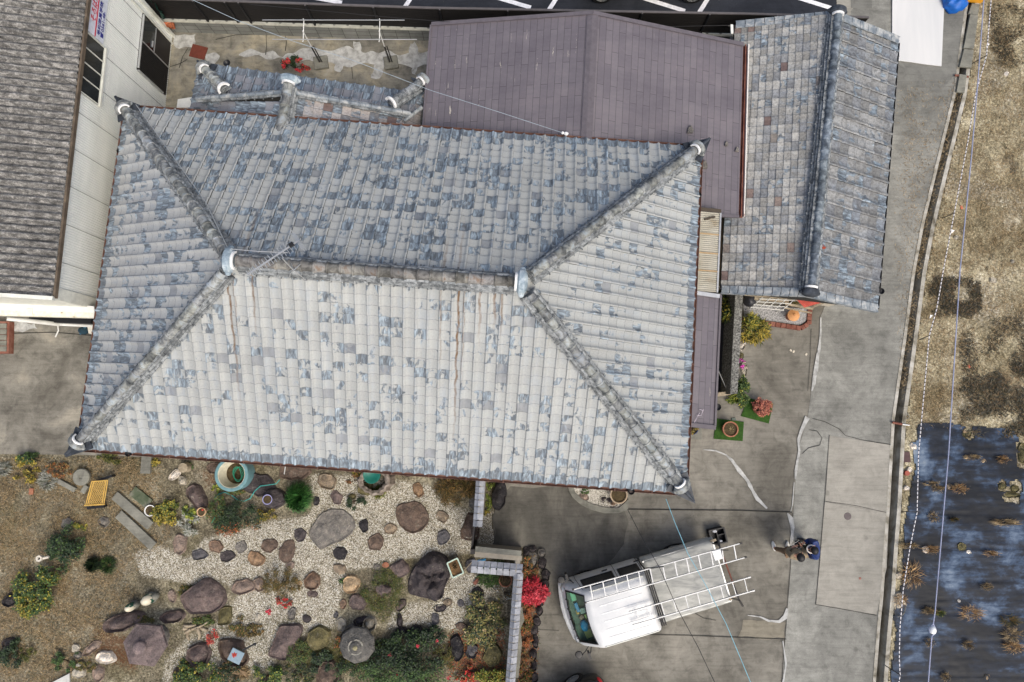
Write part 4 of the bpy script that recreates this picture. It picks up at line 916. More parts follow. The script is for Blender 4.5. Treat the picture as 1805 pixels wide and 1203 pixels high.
mb = MB(); mb.bar(aA.lerp(aD, -.02) + Vector((0, 0, .05)), aB.lerp(aC, -.02) + Vector((0, 0, .04)), .09, .02); mb.bar(aA.lerp(aB, .75) + Vector((0, -.12, .03)), aA.lerp(aB, .3) + Vector((0, -.22, .03)), .05, .02); mb.build('rotten_board', simple('rotten_board', S(74, 66, 56), .9), awn)
mb = MB(); mb.bar(aD + Vector((0, -.05, .02)), aC + Vector((.05, -.1, .02)), .1, .05); mb.bar(aB, aC, .04, .06); mb.build('frame', M_['alu'], awn)
# ------------------------------------------------------------------ two storey building on the left
LZ = 4.1
rA, rB = P(157, -20, LZ), P(95, 526, LZ); rdir = (rA-rB).normalized(); wn_ = Vector((rdir.y, -rdir.x, 0))          # wn_ faces east
W0 = P(303, 80, 0)
ovh = (W0 - rB).dot(wn_)                                   # the wall relative to the roof edge (negative = under the roof)
school = empty('ribbed_wall_building', P(60, 250, 0), 'cream ribbed wall building with a weathered grey corrugated roof at the left edge', 'building')
def onwall(px, py, d=0.0): return PW(px, py, W0 + wn_*d, wn_)
cS = W0 + (-rdir)*((W0 - rB).dot(rdir)) ; cS = Vector((cS.x, cS.y, 0))                # south east corner
cN = W0 + rdir*.28; LT = (cN-cS).length
mb = MB(); pitch = .062; n = int(LT/pitch); prof = [(0, 0), (.55, 0), (.68, .014), (.88, .014)]
b = len(mb.v); pts = []
for i in range(n):
    for f, dz in prof: pts.append(cS + rdir*((i+f)*pitch) - wn_*dz)
for p in pts: mb.v += [(p.x, p.y, 0.02), (p.x, p.y, LZ-.02)]
for i in range(len(pts)-1): mb.face((b+2*i, b+2*i+2, b+2*i+3, b+2*i+1))
mb.build('ribbed_wall', M_['siding'], school, weld=False)
mb = MB(); k = .9
while k < LT: p = cS + rdir*k + wn_*.004; mb.bar(p + Vector((0, 0, .02)), p + Vector((0, 0, LZ-.05)), .008, .006, up=tuple(rdir)); k += .93
mb.build('panel_seam', M_['steel_dark'], school)
mb = MB(); q = [cS - wn_*.03, cN - wn_*.03, cN - wn_*9, cS - wn_*9]; mb.prism([(p.x, p.y) for p in q], 0, LZ-.06); mb.build('wall', M_['cream_trim'], school)
mb = MB(); c = cN + wn_*.02; mb.bar(c + Vector((0, 0, 0)), c + Vector((0, 0, LZ)), .10, .10, up=tuple(rdir)); mb.build('corner_trim', M_['cream_trim'], school); mb = MB(); c = cN + wn_*.03 - rdir*.25; mb.bar(c, c + Vector((0, 0, LZ)), .03, .05, up=tuple(rdir)); mb.build('corner_trim', M_['cream_trim'], school)
mb = MB(); a = cS + wn_*.01; mb.bar(a + rdir*.14, a + rdir*.14 + Vector((0, 0, LZ)), .28, .03, up=tuple(wn_)); mb.build('corner_trim', M_['cream_trim'], school)
# corrugated roof
mb = MB(); A0 = rB - rdir*.0; e_ = .0; LR = (rA-rB).length + 2.0; nn = int(LR/.02); b = len(mb.v); W_ = 6.0
for i in range(nn+1):
    p = A0 + rdir*(i*LR/nn); h = .045*math.sin(i*LR/nn/.175*2*math.pi)
    for d, z in ((0, 0), (-W_/2, .55), (-W_, 1.1)): v = p + wn_*d; mb.v.append((v.x, v.y, LZ + .05 + z + h))
for i in range(nn):
    for j in range(2): o_ = b+3*i+j; mb.face((o_, o_+1, o_+4, o_+3))
mb.build('corrugated_roof', M_['corr'], school, smooth=80, weld=False)
mb = MB(); a = rB + wn_*.03 + Vector((0, 0, .0)); mb.bar(a, a + rdir*LR, .05, .11); mb.build('eave_gutter', aged('weathered_eave', [(.3, S(62, 54, 46)), (.6, S(104, 92, 78)), (.8, S(140, 124, 98))], 3), school)
mb = MB(); a = rB - rdir*.02 + Vector((0, 0, .08)); mb.bar(a + wn_*.05, a - wn_*6 + Vector((0, 0, 1.1)), .09, .12); mb.build('verge_board', M_['cream_trim'], school)
# upper window with four panes, lower doorway: corners read on the wall plane
def wall_rect(p1, p2, p3, p4, d=.03):
    """px corners (top north, top south, bottom south, bottom north) -> along-wall range and heights"""
    q = [onwall(*p) for p in (p1, p2, p3, p4)]; s = [(v-cS).dot(rdir) for v in q]
    return (s[1]+s[2])/2, (s[0]+s[3])/2, (q[2].z+q[3].z)/2, min((q[0].z+q[1].z)/2, LZ-.04)
def wbox(mb, s0, s1, z0, z1, d, th): c = cS + rdir*((s0+s1)/2) + wn_*d; mb.box((c.x, c.y, (z0+z1)/2), (abs(s1-s0), th, z1-z0), rz=math.atan2(rdir.y, rdir.x))
s0, s1, z0, z1 = wall_rect((150, 57), (138, 160), (172, 186), (182, 85))
z1 = LZ-.03
mb = MB(); wbox(mb, s0, s1, z0, z1, .02, .03); win = mb.build('window', M_['dglass'], school)
mb = MB()
for k in range(5): t = s0 + (s1-s0)*k/4; wbox(mb, t-.010, t+.010, z0, z1, .045, .02)
wbox(mb, s0-.03, s1+.03, z0-.06, z0-.0, .04, .06); wbox(mb, s0, s1, z0+.0, z0+.03, .04, .02)
fr = mb.build('window_frame', M_['cream_trim'], win); fr.parent = win; fr.location = (0, 0, 0)
s0, s1, z0, z1 = wall_rect((253, 27), (242, 118), (290, 168), (300, 80)); z0 = max(z0, .03)
mid = s0 + (s1-s0)*.52
mb = MB(); wbox(mb, s0-.04, s1+.04, z0, z1+.04, .012, .03); door = mb.build('doorway', M_['darkbrown'], school)
mb = MB(); wbox(mb, mid+.03, s1-.03, z0+.9, z1-.04, .03, .02); mb.build('door_glass', M_['dglass'], door)
mb = MB()
for k in range(14): t = s0 + (mid-s0)*(k+.5)/14; wbox(mb, t-.012, t+.012, z0+.02, z1-.03, .034, .02)
mb.build('shutter_ribs', M_['black'], door)
mb = MB(); wbox(mb, mid-.015, mid+.015, z0, z1, .04, .03); wbox(mb, mid+.03, s1, z0+.86, z0+.9, .04, .02); wbox(mb, s0-.08, s0-.04, z0+.2, z1+.02, .04, .06); wbox(mb, s0, s1, z1+.03, z1+.06, .05, .05); mb.build('door_frame', M_['alu'], door)
mb = MB(); wbox(mb, mid+.10, mid+.28, z0+1.0, z0+1.03, .06, .04); mb.build('door_handle', M_['alu'], door)
for o in door.children: o.location = (0, 0, 0)
# sign board: red rules, red kana, navy lines
sgS = onwall(181, 78, .03); s0 = (sgS-cS).dot(rdir) ; zb = sgS.z; zt = LZ - .06; s1 = s0 + 4.2
sign = empty('school_sign', (sgS.x, sgS.y, zb), 'white sign board with red and navy Japanese lettering under the corrugated roof edge', 'sign')
mb = MB(); wbox(mb, s0, s1, zb, zt, .03, .03); mb.build('board', simple('sign_white', S(212, 216, 226), .4), sign)
red = simple('sign_red', S(186, 40, 62), .5, var=.04); navy = simple('sign_navy', S(52, 54, 128), .5, var=.04)
hS = zt - zb
mb = MB(); wbox(mb, s0, s1, zt-.085, zt-.03, .05, .012); wbox(mb, s0, s1, zb+hS*.455, zb+hS*.495, .05, .012); mb.build('red_rule', red, sign)
def text(name, body, s, z, size, mat, parent, shear=0.0, sx=1.0, d=.052, offs=0.0):
    cu = bpy.data.curves.new(name, 'FONT'); cu.body = body; cu.size = size; cu.extrude = .004; cu.shear = shear; cu.offset = offs; cu.resolution_u = 3
    to = bpy.data.objects.new(name, cu); COL.objects.link(to); bpy.context.view_layer.update()
    dg = bpy.context.evaluated_depsgraph_get(); me = bpy.data.meshes.new_from_object(to.evaluated_get(dg)); bpy.data.objects.remove(to)
    p = cS + rdir*s + wn_*d + Vector((0, 0, z))
    M = Matrix((rdir*sx, Vector((0, 0, 1)), wn_)).transposed().to_4x4(); me.transform(Matrix.Translation(p - Vector(parent.location)) @ M)
    me.materials.clear(); me.materials.append(mat); o = bpy.data.objects.new(name, me); COL.objects.link(o); o.parent = parent; return o
print('SIGN', zb, zt, hS); text('lettering', 'そろばん', s0+.30, zb+hS*.55, hS*.30, red, sign, .1, .19/(hS*.30))
text('lettering', '毛利珠算学院', s0+.10, zb+hS*.25, hS*.17, navy, sign, 0, .15/(hS*.17))
mb = MB(); c = s0 + .17; wbox(mb, c-.05, c+.05, zb+hS*.07, zb+hS*.14, .052, .012); wbox(mb, c-.035, c+.035, zb+hS*.12, zb+hS*.18, .05, .010); wbox(mb, c-.065, c+.065, zb+hS*.165, zb+hS*.2, .054, .012); mb.build('telephone_symbol', navy, sign)
text('lettering', '0561-48-', s0+.27, zb+hS*.07, hS*.18, navy, sign, 0, .15/(hS*.18))
# south face canopy with peeling white gutter and sloping pipe
can = empty('south_canopy', P(60, 560, 0), 'white canopy with a peeling gutter along the south face of the cream building', 'canopy')
cz = 2.65; a, b = P(-60, 551, cz), P(169, 557, cz); wq = cS + wn_*0.0
mb = MB(); mb.bar(a, b, .13, .14); mb.build('gutter', M_['peeling_white'], can)
mb = MB(); back_a, back_b = P(-60, 538, cz+.25), Vector((b.x, cS.y+.02, cz+.10)); mb.poly([a + Vector((0, .05, .06)), b + Vector((0, .05, .06)), back_b, Vector((a.x, back_b.y+.35, cz+.10))]); mb.build('canopy_sheet', M_['white_metal'], can)
mb = MB(); mb.tube([P(12, 562, cz-.2), P(80, 569, 1.9), P(104, 572, 1.5)], .055, 10); mb.tube([P(104, 572, 1.5), P(168, 575, 1.4)], .04, 8); mb.box(P(56, 551, cz), (.16, .16, .2)); mb.build('downpipe', M_['white_metal'], can, smooth=True)
mb = MB(); mb.bar(P(60, 563, 1.5), P(168, 566, 1.5), .2, .4); mb.build('dark_opening', M_['black'], can)
mb = MB(); mb.tube([P(102, 574, .4), P(103, 583, .2), P(98, 594, .05)], .02, 6); tag(mb.build('loose_pipe', M_['white_metal']), 'thin pale pipe hanging down to the left yard below the canopy', 'pipe')
mb = MB(); mb.col = S(214, 210, 198); q = [P(154, 576, .5), P(172, 574, .5), P(172, 592, .5), P(156, 588, .5)]; mb.prism([(p.x, p.y) for p in q], 0, .5); mb.col = S(36, 60, 72); c = P(148, 583, .2); mb.ball(c, (.16, .12, .14), 10, 6); mb.col = S(60, 100, 120); mb.tube([c + Vector((-.1, -.1, 0)), c + Vector((.1, .1, .1))], .03, 6)
tag(mb.build('storage_pile', M_['vr']), 'pale box with dark blue bundle beside it at the west eave by the canopy', 'box')
sh = empty('tiled_platform', P(5, 592, 0), 'low grey tiled platform in a reddish brown frame at the left edge of the photo', 'platform')
z_ = .22; q = [P(-60, 566, z_), P(17, 567, z_), P(15, 623, z_), P(-60, 624, z_)]
mb = MB(); mb.prism([(p.x, p.y) for p in q], .02, z_); mb.build('frame', M_['rust_red'], sh)
mb = MB()
for i in range(5):
    a, b = P(-60, 571+i*10, z_+.01), P(12, 571+i*10, z_+.01); mb.bar(a + Vector((0, -.07, .0)), b + Vector((0, -.07, 0)), .145, .03)
mb.build('tile_row', M_['slabc'], sh)

# ------------------------------------------------------------------ block wall and dark fence along the car park
FB = [P(270, 33, .6), P(760, 50, .6), P(1300, 60, .6), P(1500, 66, .6)]
wall = empty('block_wall', (FB[1].x, FB[1].y, 0), 'low grey concrete block wall with a pale top course under the dark fence', 'wall')
mb = MB(); mb.mi = 0
for a, b in zip(FB[:-1], FB[1:]):
    d = (b-a).normalized(); n = Vector((d.y, -d.x, 0)); L = (b-a).length; f = n*.07
    for s_ in (1, -1):
        p = [Vector((a.x, a.y, 0)) + f*s_, Vector((b.x, b.y, 0)) + f*s_, Vector((b.x, b.y, .6)) + f*s_, Vector((a.x, a.y, .6)) + f*s_]
        mb.poly(p if s_ > 0 else p[::-1], [(0, 0), (L, 0), (L, .6), (0, .6)] if s_ > 0 else [(0, .6), (L, .6), (L, 0), (0, 0)])
mb.build('block_course', M_['block'], wall, weld=False)
mb = MB()
for a, b in zip(FB[:-1], FB[1:]): mb.bar(a + Vector((0, 0, .012)), b + Vector((0, 0, .012)), .20, .03)
mb.build('top_course', M_['blocktop'], wall)
mb = MB()
for a, b in zip(FB[:-1], FB[1:]):
    L = (b-a).length; k = .2
    while k < L: c = a.lerp(b, k/L); mb.lathe([(.045, .03), (.04, .034)], Vector((c.x, c.y-.0, .6)), 10); k += .4
mb.build('core_hole', M_['oldgrey'], wall)
fence = empty('dark_fence', (FB[1].x, FB[1].y, .6), 'long dark brown panel fence on the block wall along the car park', 'fence')
FZ0, FZ1 = .66, 1.62
mb = MB(); mbr = MB(); mbp = MB()
for a, b in zip(FB[:-1], FB[1:]):
    d = (b-a).normalized(); L = (b-a).length; up = Vector((0, 0, 1)); n = Vector((d.y, -d.x, 0))
    k = 0
    for i in range(9):
        z = FZ0 + .05 + i*.103; mb.bar(Vector((a.x, a.y, z)) + n*.012, Vector((b.x, b.y, z)) + n*.012, .016, .097)
    mb.bar(Vector((a.x, a.y, (FZ0+FZ1)/2)), Vector((b.x, b.y, (FZ0+FZ1)/2)), .008, FZ1-FZ0-.04)
    mbr.bar(Vector((a.x, a.y, FZ1)), Vector((b.x, b.y, FZ1)), .06, .035)
mb.build('panel', M_['fence'], fence); mbr.build('top_rail', M_['fence_rail'], fence)
for px in (340, 396, 420, 538, 658, 775, 895, 1014, 1132, 1251, 1370, 1480):
    py = 20 + (px-1251)*.017
    # post foot on the wall line
    q = P(px, py, FZ1); best = None
    for a, b in zip(FB[:-1], FB[1:]):
        if a.x-.01 <= q.x <= b.x+.01: best = a.lerp(b, (q.x-a.x)/(b.x-a.x))
    if best is None: continue
    mb = MB(); mb.box((best.x, best.y-.045, (.55+FZ1)/2), (.055, .05, FZ1-.55)); mb.build('post', M_['black'], fence)
    mb = MB(); mb.box((best.x, best.y-.045, FZ1), (.04, .04, .05)); mb.build('post_cap', M_['fence_rail'], fence)
mb = MB(); random.seed(5); b0 = len(mb.v)
for i in range(9):
    t = i/8
    for j in range(5):
        p = P(262+t*28, -6+t*38, 1.55 - j*.28 + .1*math.sin(i*2)); mb.v.append((p.x + .05*math.sin(i*3+j*2), p.y + .05*math.cos(i*2+j), p.z))
for i in range(8):
    for j in range(4): o_ = b0+i*5+j; mb.face((o_, o_+1, o_+6, o_+5))
tag(mb.build('green_netting', simple('green_net', S(16, 70, 54), .8), smooth=70), 'bunched dark green netting at the north corner of the cream building', 'netting')
mb = MB(); mb.col = S(176, 104, 72)
for i in range(4): p = P(291+i*4.5, 39+i*1.6, .55); mb.box(p, (.09, .24, .1), rz=.2)
tag(mb.build('brick_stack', M_['rock'], bevel=.01), 'orange roof bricks stacked at the end of the block wall by the white corner', 'bricks')
mb = MB(); c = P(309, 50, 0); mb.box((c.x, c.y, .3), (.16, .2, .6)); tag(mb.build('corner_block', M_['block'], bevel=.01), 'single upright concrete block beside the orange bricks', 'block')
# back yard bits
mb = MB(); c = P(350, 92, .03); mb.box(c, (.48, .40, .03), rz=-.25); tag(mb.build('door_mat', simple('red_brown_mat', S(104, 54, 42), .95)), 'square red brown mat on the back yard concrete', 'mat')
for px, py, tx, lb in ((567, 113, 548, 'left stand of the white laundry poles, on a square concrete foot'), (690, 113, 676, 'right stand of the white laundry poles, on a square concrete foot')):
    f = P(px, py, 0); r = empty('laundry_stand', f, lb, 'laundry stand', 'laundry pole stands')
    mb = MB(); mb.box((f.x, f.y, .06), (.42, .40, .12), rz=.15); mb.build('concrete_foot', M_['slabc'], r, bevel=.02)
    mb = MB(); mb.tube([(f.x-.03, f.y, .1), (f.x-.03, f.y, 1.0)], .025, 8); mb.tube([(f.x+.04, f.y, .1), (f.x+.04, f.y, 1.0)], .02, 8); mb.build('post_socket', M_['steel_dark'], r)
    mb = MB(); t_ = P(tx, 76, 1.75); mb.tube([(f.x-.03, f.y, .9), (f.x-.03, f.y, 1.80)], .017, 8); c = Vector((f.x-.03, f.y, 1.74)); mb.tube([c + Vector((0, -.28, .0)), c + Vector((0, .35, 0)), c + Vector((0, .36, .06))], .014, 8); mb.tube([c + Vector((0, -.28, -.0)), c + Vector((.0, -.3, .06))], .014, 8); mb.build('arm', M_['white_metal'], r, smooth=True)
fz = 1.79
y1 = P(565, 112, 0).y
for (xa, xb, dy, lb) in ((462, 713, .31, 'white laundry pole nearer the block wall'), (480, 735, -.26, 'white laundry pole nearer the tiled annexe')):
    yy = y1 + dy; a = P(xa, 45 if dy > 0 else 74, fz); b = P(xb, 42 if dy > 0 else 72, fz)
    mb = MB(); mb.tube([(a.x, yy, fz), (b.x, yy, fz)], .012, 8); tag(mb.build('laundry_pole', M_['alu'], smooth=True), lb, 'pole', 'white laundry poles')

# ------------------------------------------------------------------ tile capped garden wall with a gate track
gw = simple('garden_wall_render', S(140, 134, 122), .9)
cap = aged('wall_cap_tile', [(.3, S(108, 112, 119)), (.5, S(138, 141, 148)), (.7, S(164, 167, 172))], 6, .55, vc=True)
def capped(parent, a, b, z, w, wd=.24, half=False, nseg=None):
    a, b = Vector(a), Vector(b); d = (b-a).normalized(); L = (b-a).length; n = Vector((-d.y, d.x, 0))
    mb = MB(); mb.bar(Vector((a.x, a.y, z/2-.05)), Vector((b.x, b.y, z/2-.05)), .13, z-.1); mb.build('wall', gw, parent)
    mb = MB(); k = nseg or max(2, round(L/.165)); s = L/k
    for i in range(k):
        p, q = a + d*(i*s), a + d*((i+1)*s-.010); v_ = random.uniform(.8, 1.12); mb.col = (v_,)*3
        for sg in (-1, 1):
            o1, o2 = n*sg*.02, n*sg*wd/2; h = .012*(i % 2)
            v = [p+o1+Vector((0, 0, z+.045)), q+o1+Vector((0, 0, z+.030)), q+o2+Vector((0, 0, z-.035)), p+o2+Vector((0, 0, z-.020))]
            bb = len(mb.v); mb.v += [tuple(x) for x in v] + [tuple(x - Vector((0, 0, .022))) for x in v]
            for f in ((0, 1, 2, 3), (7, 6, 5, 4), (0, 4, 5, 1), (1, 5, 6, 2), (2, 6, 7, 3), (3, 7, 4, 0)): mb.face([bb+x for x in (f if sg < 0 else f[::-1])])
        mb.bar(p + Vector((0, 0, z+.045)), q - d*.02 + Vector((0, 0, z+.038)), .05, .035)
    mb.build('cap_tile', cap, parent, weld=False)
GWZ = 1.35
w1 = empty('tile_capped_wall', P(848, 880, 0), 'short wall with grey tile capping running down from the south eave', 'garden wall', 'tile capped garden walls'); capped(w1, P(851, 838, GWZ), P(846, 915, GWZ), GWZ, .2, .23)
w2 = empty('tile_capped_wall', P(900, 980, 0), 'corner shaped wall with grey tile capping between the driveway and the rock garden', 'garden wall', 'tile capped garden walls')
capped(w2, P(836, 979, GWZ), P(920, 986, GWZ), GWZ, .2, .30); capped(w2, P(913, 990, GWZ), P(895, 1230, GWZ), GWZ, .2, .23)
mb = MB(); mb.bar(P(838, 968, GWZ+.05), P(919, 976, GWZ+.05), .14, .02); mb.build('cap_board', M_['slabc'], w2)
gt = empty('gate_track', P(836, 945, 0), 'dark slatted gate standing edge on between the two tile capped walls', 'gate')
mb = MB(); a, b = P(837.5, 914, 1.2), P(831, 972, 1.2); mb.bar(Vector((a.x, a.y, .6)), Vector((b.x, b.y, .6)), .03, 1.16); mb.build('gate_leaf', M_['darkbrown'], gt)
mb = MB(); mb.bar(a, b, .05, .03)
for k in range(20): p = a.lerp(b, (k+.5)/20); mb.box(p + Vector((-.015, 0, .01)), (.02, .02, .03))
mb.build('top_rail', M_['darkbrown'], gt)
mb = MB(); p = P(833, 973, GWZ); mb.box((p.x, p.y, GWZ/2), (.12, .12, GWZ)); mb.build('gate_post', M_['darkbrown'], gt)
mb = MB(); p = [P(x, y, 0) for x, y in ((920, 1066), (924, 1090), (917, 1105), (920, 1130), (914, 1190), (905, 1190), (910, 1100), (914, 1066))]
mb.prism([(v.x, v.y) for v in p], 0, .22); tag(mb.build('stone_kerb', M_['slabc'], bevel=.015), 'pale concrete kerb along the outer foot of the long tile capped wall', 'kerb')

# ------------------------------------------------------------------ yard wall, slatted deck and hedge gap on the east side
bw = empty('rough_block_wall', P(1295, 600, 0), 'dark speckled concrete wall top running beside the black slatted passage', 'wall')
z_ = 1.25; q = [P(1297, 500, z_), P(1311, 500, z_), P(1300, 694, z_), P(1287, 695, z_)]
mb = MB(); mb.prism([(p.x, p.y) for p in q], 0, z_); mb.build('wall', M_['roughwall'], bw, bevel=.01)
mb = MB(); q = [P(1262, 693, .9), P(1289, 689, .9), P(1288, 696, .9), P(1263, 700, .9)]; mb.prism([(p.x, p.y) for p in q], 0, .9); mb.build('end_beam', M_['wood'], bw)
dk = empty('slatted_passage', P(1280, 640, 0), 'black slatted timber deck in the narrow passage beside the porch roof', 'deck')
z_ = .35; mb = MB()
a0, a1, b0_, b1 = P(1266, 520, z_), P(1258, 690, z_), P(1290, 520, z_), P(1281, 692, z_)
for i in range(8):
    t = (i+.5)/8; p, q = a0.lerp(b0_, t), a1.lerp(b1, t); mb.bar(p, q, .055, .03)
mb.build('slat', M_['black'], dk)
mb = MB()
for t in (.15, .5, .85): mb.bar(a0.lerp(a1, t) + Vector((0, 0, -.04)), b0_.lerp(b1, t) + Vector((0, 0, -.04)), .06, .06)
mb.build('bearer', M_['darkbrown'], dk)
mb = MB(); mb.tube([P(1266, 653, 1.9), P(1279, 683, .9)], .012, 6); mb.build('brace', M_['alu'], dk)
# ------------------------------------------------------------------ stones
C_ = {k: tuple(x*1.25 for x in v) for k, v in dict(dark=S(66, 62, 64), black=S(48, 47, 50), brown=S(92, 80, 72), tan=S(124, 113, 98), grey=S(108, 106, 102), slate=S(82, 82, 86), purple=S(96, 86, 84), rust=S(120, 102, 88), orange=S(128, 107, 86),
          pink=S(130, 117, 108), cream=S(158, 140, 114), white=S(206, 202, 194), olive=S(92, 88, 62), pale=S(160, 156, 144), moss=S(66, 70, 42)).items()}
def rock(px, py, w, h, ang, zh, col, label, poly=None, flat=.5, seed=None, group=None, name='rock', z0=-.02, rough=.10):
    """a stone with its own outline: ellipse w x h px turned by ang, or a traced outline, raised into a rounded block"""
    rng = random.Random(seed if seed is not None else int(px*7+py*13)); k = 64 if poly else 40; rings = 15 if poly else 9
    zc = zh*.6
    if poly:
        q = [P(x, y, zc) for x, y in poly]; cx = sum(p.x for p in q)/len(q); cy = sum(p.y for p in q)/len(q); R = []
        for i in range(k):
            a = 2*math.pi*i/k; dx, dy = math.cos(a), math.sin(a); best = .05
            for j in range(len(q)):
                x0, y0, x1, y1 = q[j].x-cx, q[j].y-cy, q[(j+1) % len(q)].x-cx, q[(j+1) % len(q)].y-cy
                den = dx*(y1-y0) - dy*(x1-x0)
                if abs(den) < 1e-9: continue
                t = (x0*(y1-y0) - y0*(x1-x0))/den; u = (x0*dy - y0*dx)/den
                if t > 0 and -1e-6 <= u <= 1+1e-6: best = max(best, t)
            R.append(best)
        R = [(R[i-1]+2*R[i]+R[(i+1) % k])/4 for i in range(k)]
    else:
        c = P(px, py, zc); cx, cy = c.x, c.y; s = PPM(zc); a_, b_ = w/2/s, h/2/s; A = -R_(ang); R = []
        ex = rng.uniform(2.0, 2.5); nf = [(rng.uniform(.01, .06)/(m-.3), rng.uniform(0, 6.28), m) for m in (2, 3, 5, 7)]
        nv = rng.randint(6, 9); va = sorted((j+rng.uniform(-.32, .32))/nv for j in range(nv)); vr = [rng.uniform(.93, 1.12) for _ in va]
        def pol(u):
            u %= 1.0
            for j in range(nv):
                u0, u1 = va[j], va[(j+1) % nv] + (1 if j == nv-1 else 0); uu = u if u >= va[0] else u+1
                if u0 <= uu <= u1:
                    t0, t1 = u0*6.2832, u1*6.2832; x0, y0, x1, y1 = vr[j]*math.cos(t0), vr[j]*math.sin(t0), vr[(j+1) % nv]*math.cos(t1), vr[(j+1) % nv]*math.sin(t1); cx_, sx_ = math.cos(uu*6.2832), math.sin(uu*6.2832)
                    den = cx_*(y1-y0) - sx_*(x1-x0); return (x0*(y1-y0) - y0*(x1-x0))/den if abs(den) > 1e-6 else vr[j]
            return 1.0
        for i in range(k):
            t = 2*math.pi*i/k - A; r = pol((i/k - A/6.2832))*(abs(math.cos(t)/a_)**ex + abs(math.sin(t)/b_)**ex)**(-1/ex)
            R.append(r*(1+sum(am*math.cos(m*t+ph) for am, ph, m in nf)))
    mb = MB(); mb.col = col; sx, sy, sz = rng.uniform(0, 50), rng.uniform(0, 50), rng.uniform(0, 50); base = (cx, cy)
    tx_, ty_ = rng.uniform(-.12, .12), rng.uniform(-.12, .12)
    Rm = sum(R)/k; fac = []
    for _ in range(7): t = rng.uniform(0, 6.28); sl_ = rng.uniform(.25, 1.1)*zh/max(Rm, .05); fac.append((math.cos(t)*sl_, math.sin(t)*sl_, zh*rng.uniform(.92, 1.35)))
    for j in range(rings):
        f = 1 - j/(rings-1); e = 2 + 5*flat; s_ = f
        z = zh*(1 - f**e)**(1/1.6)
        if j == 0: z = z0
        for i in range(k):
            a = 2*math.pi*i/k; r = R[i]*(s_ if j else 1.0)
            x, y = r*math.cos(a), r*math.sin(a); n = mnoise.fractal(Vector((x*2.2/max(Rm, .15)*.35+sx, y*2.2/max(Rm, .15)*.35+sy, z*2+sz)), 1.0, 2.0, 4)
            n2 = mnoise.noise(Vector((x*9+sx, y*9+sy, sz)))
            if j: z = min([z] + [c_ - a_f*x - b_f*y for a_f, b_f, c_ in fac]) if j > 1 else z
            if j: z2 = max(.0, z*(1 + n*rough*2.2) + (x*tx_+y*ty_)*(1-f*.5) + n2*.018 - zh*rough*1.4*max(0, .22-abs(mnoise.noise(Vector((x*3.2+sx, y*3.2+sy, 7))))))
            else: z2 = z
            if j == 1: r_ = 1 + n2*.03
            else: r_ = 1
            mb.v.append((cx+x*r_, cy+y*r_, z2))
    for j in range(rings-2):
        for i in range(k):
            i2 = (i+1) % k; mb.face((j*k+i, j*k+i2, (j+1)*k+i2, (j+1)*k+i))
    top = len(mb.v); mb.v.append((cx, cy, zh*(1+rng.uniform(-.05, .05))))
    for i in range(k): mb.face(((rings-2)*k+i, (rings-2)*k+(i+1) % k, top))
    mb.v = mb.v[:(rings-1)*k] + [mb.v[top]]; mb.f = [tuple(x if x != top else (rings-1)*k for x in f) for f in mb.f]
    o = mb.build(name, M_['rock'], origin=(cx, cy, 0), smooth=60, weld=False)
    return tag(o, label, 'stone' if name != 'boulder' else 'boulder', group)
GS = 'stepping stones in the white gravel'
SLAB = [(543, 937), (553, 920), (566, 903), (584, 896), (605, 897), (618, 906), (625, 916), (627, 932), (620, 942), (605, 954), (584, 961), (564, 972), (555, 963), (544, 949)]
SLAB2 = [(696, 909), (697, 894), (707, 887), (720, 886), (730, 882), (743, 887), (751, 896), (758, 914), (753, 928), (742, 938), (727, 943), (714, 938), (702, 926)]
rock(0, 0, 0, 0, 0, .11, C_['grey'], 'largest flat grey stepping stone, in the middle of the white gravel', SLAB, .9, group=GS, name='stepping_stone')
rock(0, 0, 0, 0, 0, .12, C_['brown'], 'big round brown stepping stone, second largest in the gravel', SLAB2, .85, group=GS, name='stepping_stone')
for r in [
 (576, 849, 34, 30, 20, .10, 'tan', 'tan stepping stone under the south eave beside the green grass tuft'), (593, 877, 28, 22, 50, .06, 'purple', 'mauve brown stepping stone just above the largest flat grey one'),
 (641, 927, 17, 26, -10, .07, 'black', 'narrow black oval stepping stone right of the largest flat grey one'), (688, 933, 24, 21, 10, .07, 'tan', 'small ridged tan stepping stone left below the big round brown one'),
 (662, 956, 30, 33, 20, .08, 'brown', 'dark brown egg shaped stepping stone with a rusty top'), (737, 864, 20, 26, -25, .08, 'orange', 'orange tan oval stepping stone close under the south eave'),
 (779, 911, 24, 21, 15, .07, 'tan', 'squarish tan brown stepping stone right of the big round brown one'), (781, 948, 23, 29, 20, .07, 'slate', 'blue black wedge shaped stepping stone'),
 (599, 976, 27, 25, -10, .08, 'black', 'blackish rounded triangle stone below the largest flat grey one'), (528, 943, 23, 25, 10, .07, 'dark', 'dark grey lumpy stone left of the largest flat grey one'),
 (475, 962, 30, 26, -15, .08, 'brown', 'dark chocolate stepping stone in the curving row'), (505, 973, 30, 44, 18, .07, 'brown', 'long pear shaped brown stepping stone in the curving row'),
 (450, 985, 34, 25, 25, .10, 'orange', 'cracked orange brown stone in the curving row'), (425, 965, 22, 22, -30, .06, 'grey', 'small mid grey stepping stone between two rows'),
 (399, 981, 31, 21, -10, .07, 'dark', 'dark oblong stone below the rusty one'), (351, 978, 31, 20, -8, .07, 'slate', 'slate grey stone at the left end of the lower row'),
 (380, 964, 28, 22, 25, .07, 'rust', 'half rusty stepping stone near the spreading shrub'), (316, 959, 27, 38, 0, .10, 'pink', 'upright pinkish brown stone at the left end of the gravel'),
 (511, 998, 16, 18, 30, .06, 'pink', 'small pinkish stone right above the dark thicket shrub')]:
    rock(r[0], r[1], r[2], r[3], r[4], r[5], C_[r[6]], r[7], None, .8, group=GS, name='stepping_stone')
GR = 'rocks of the garden'
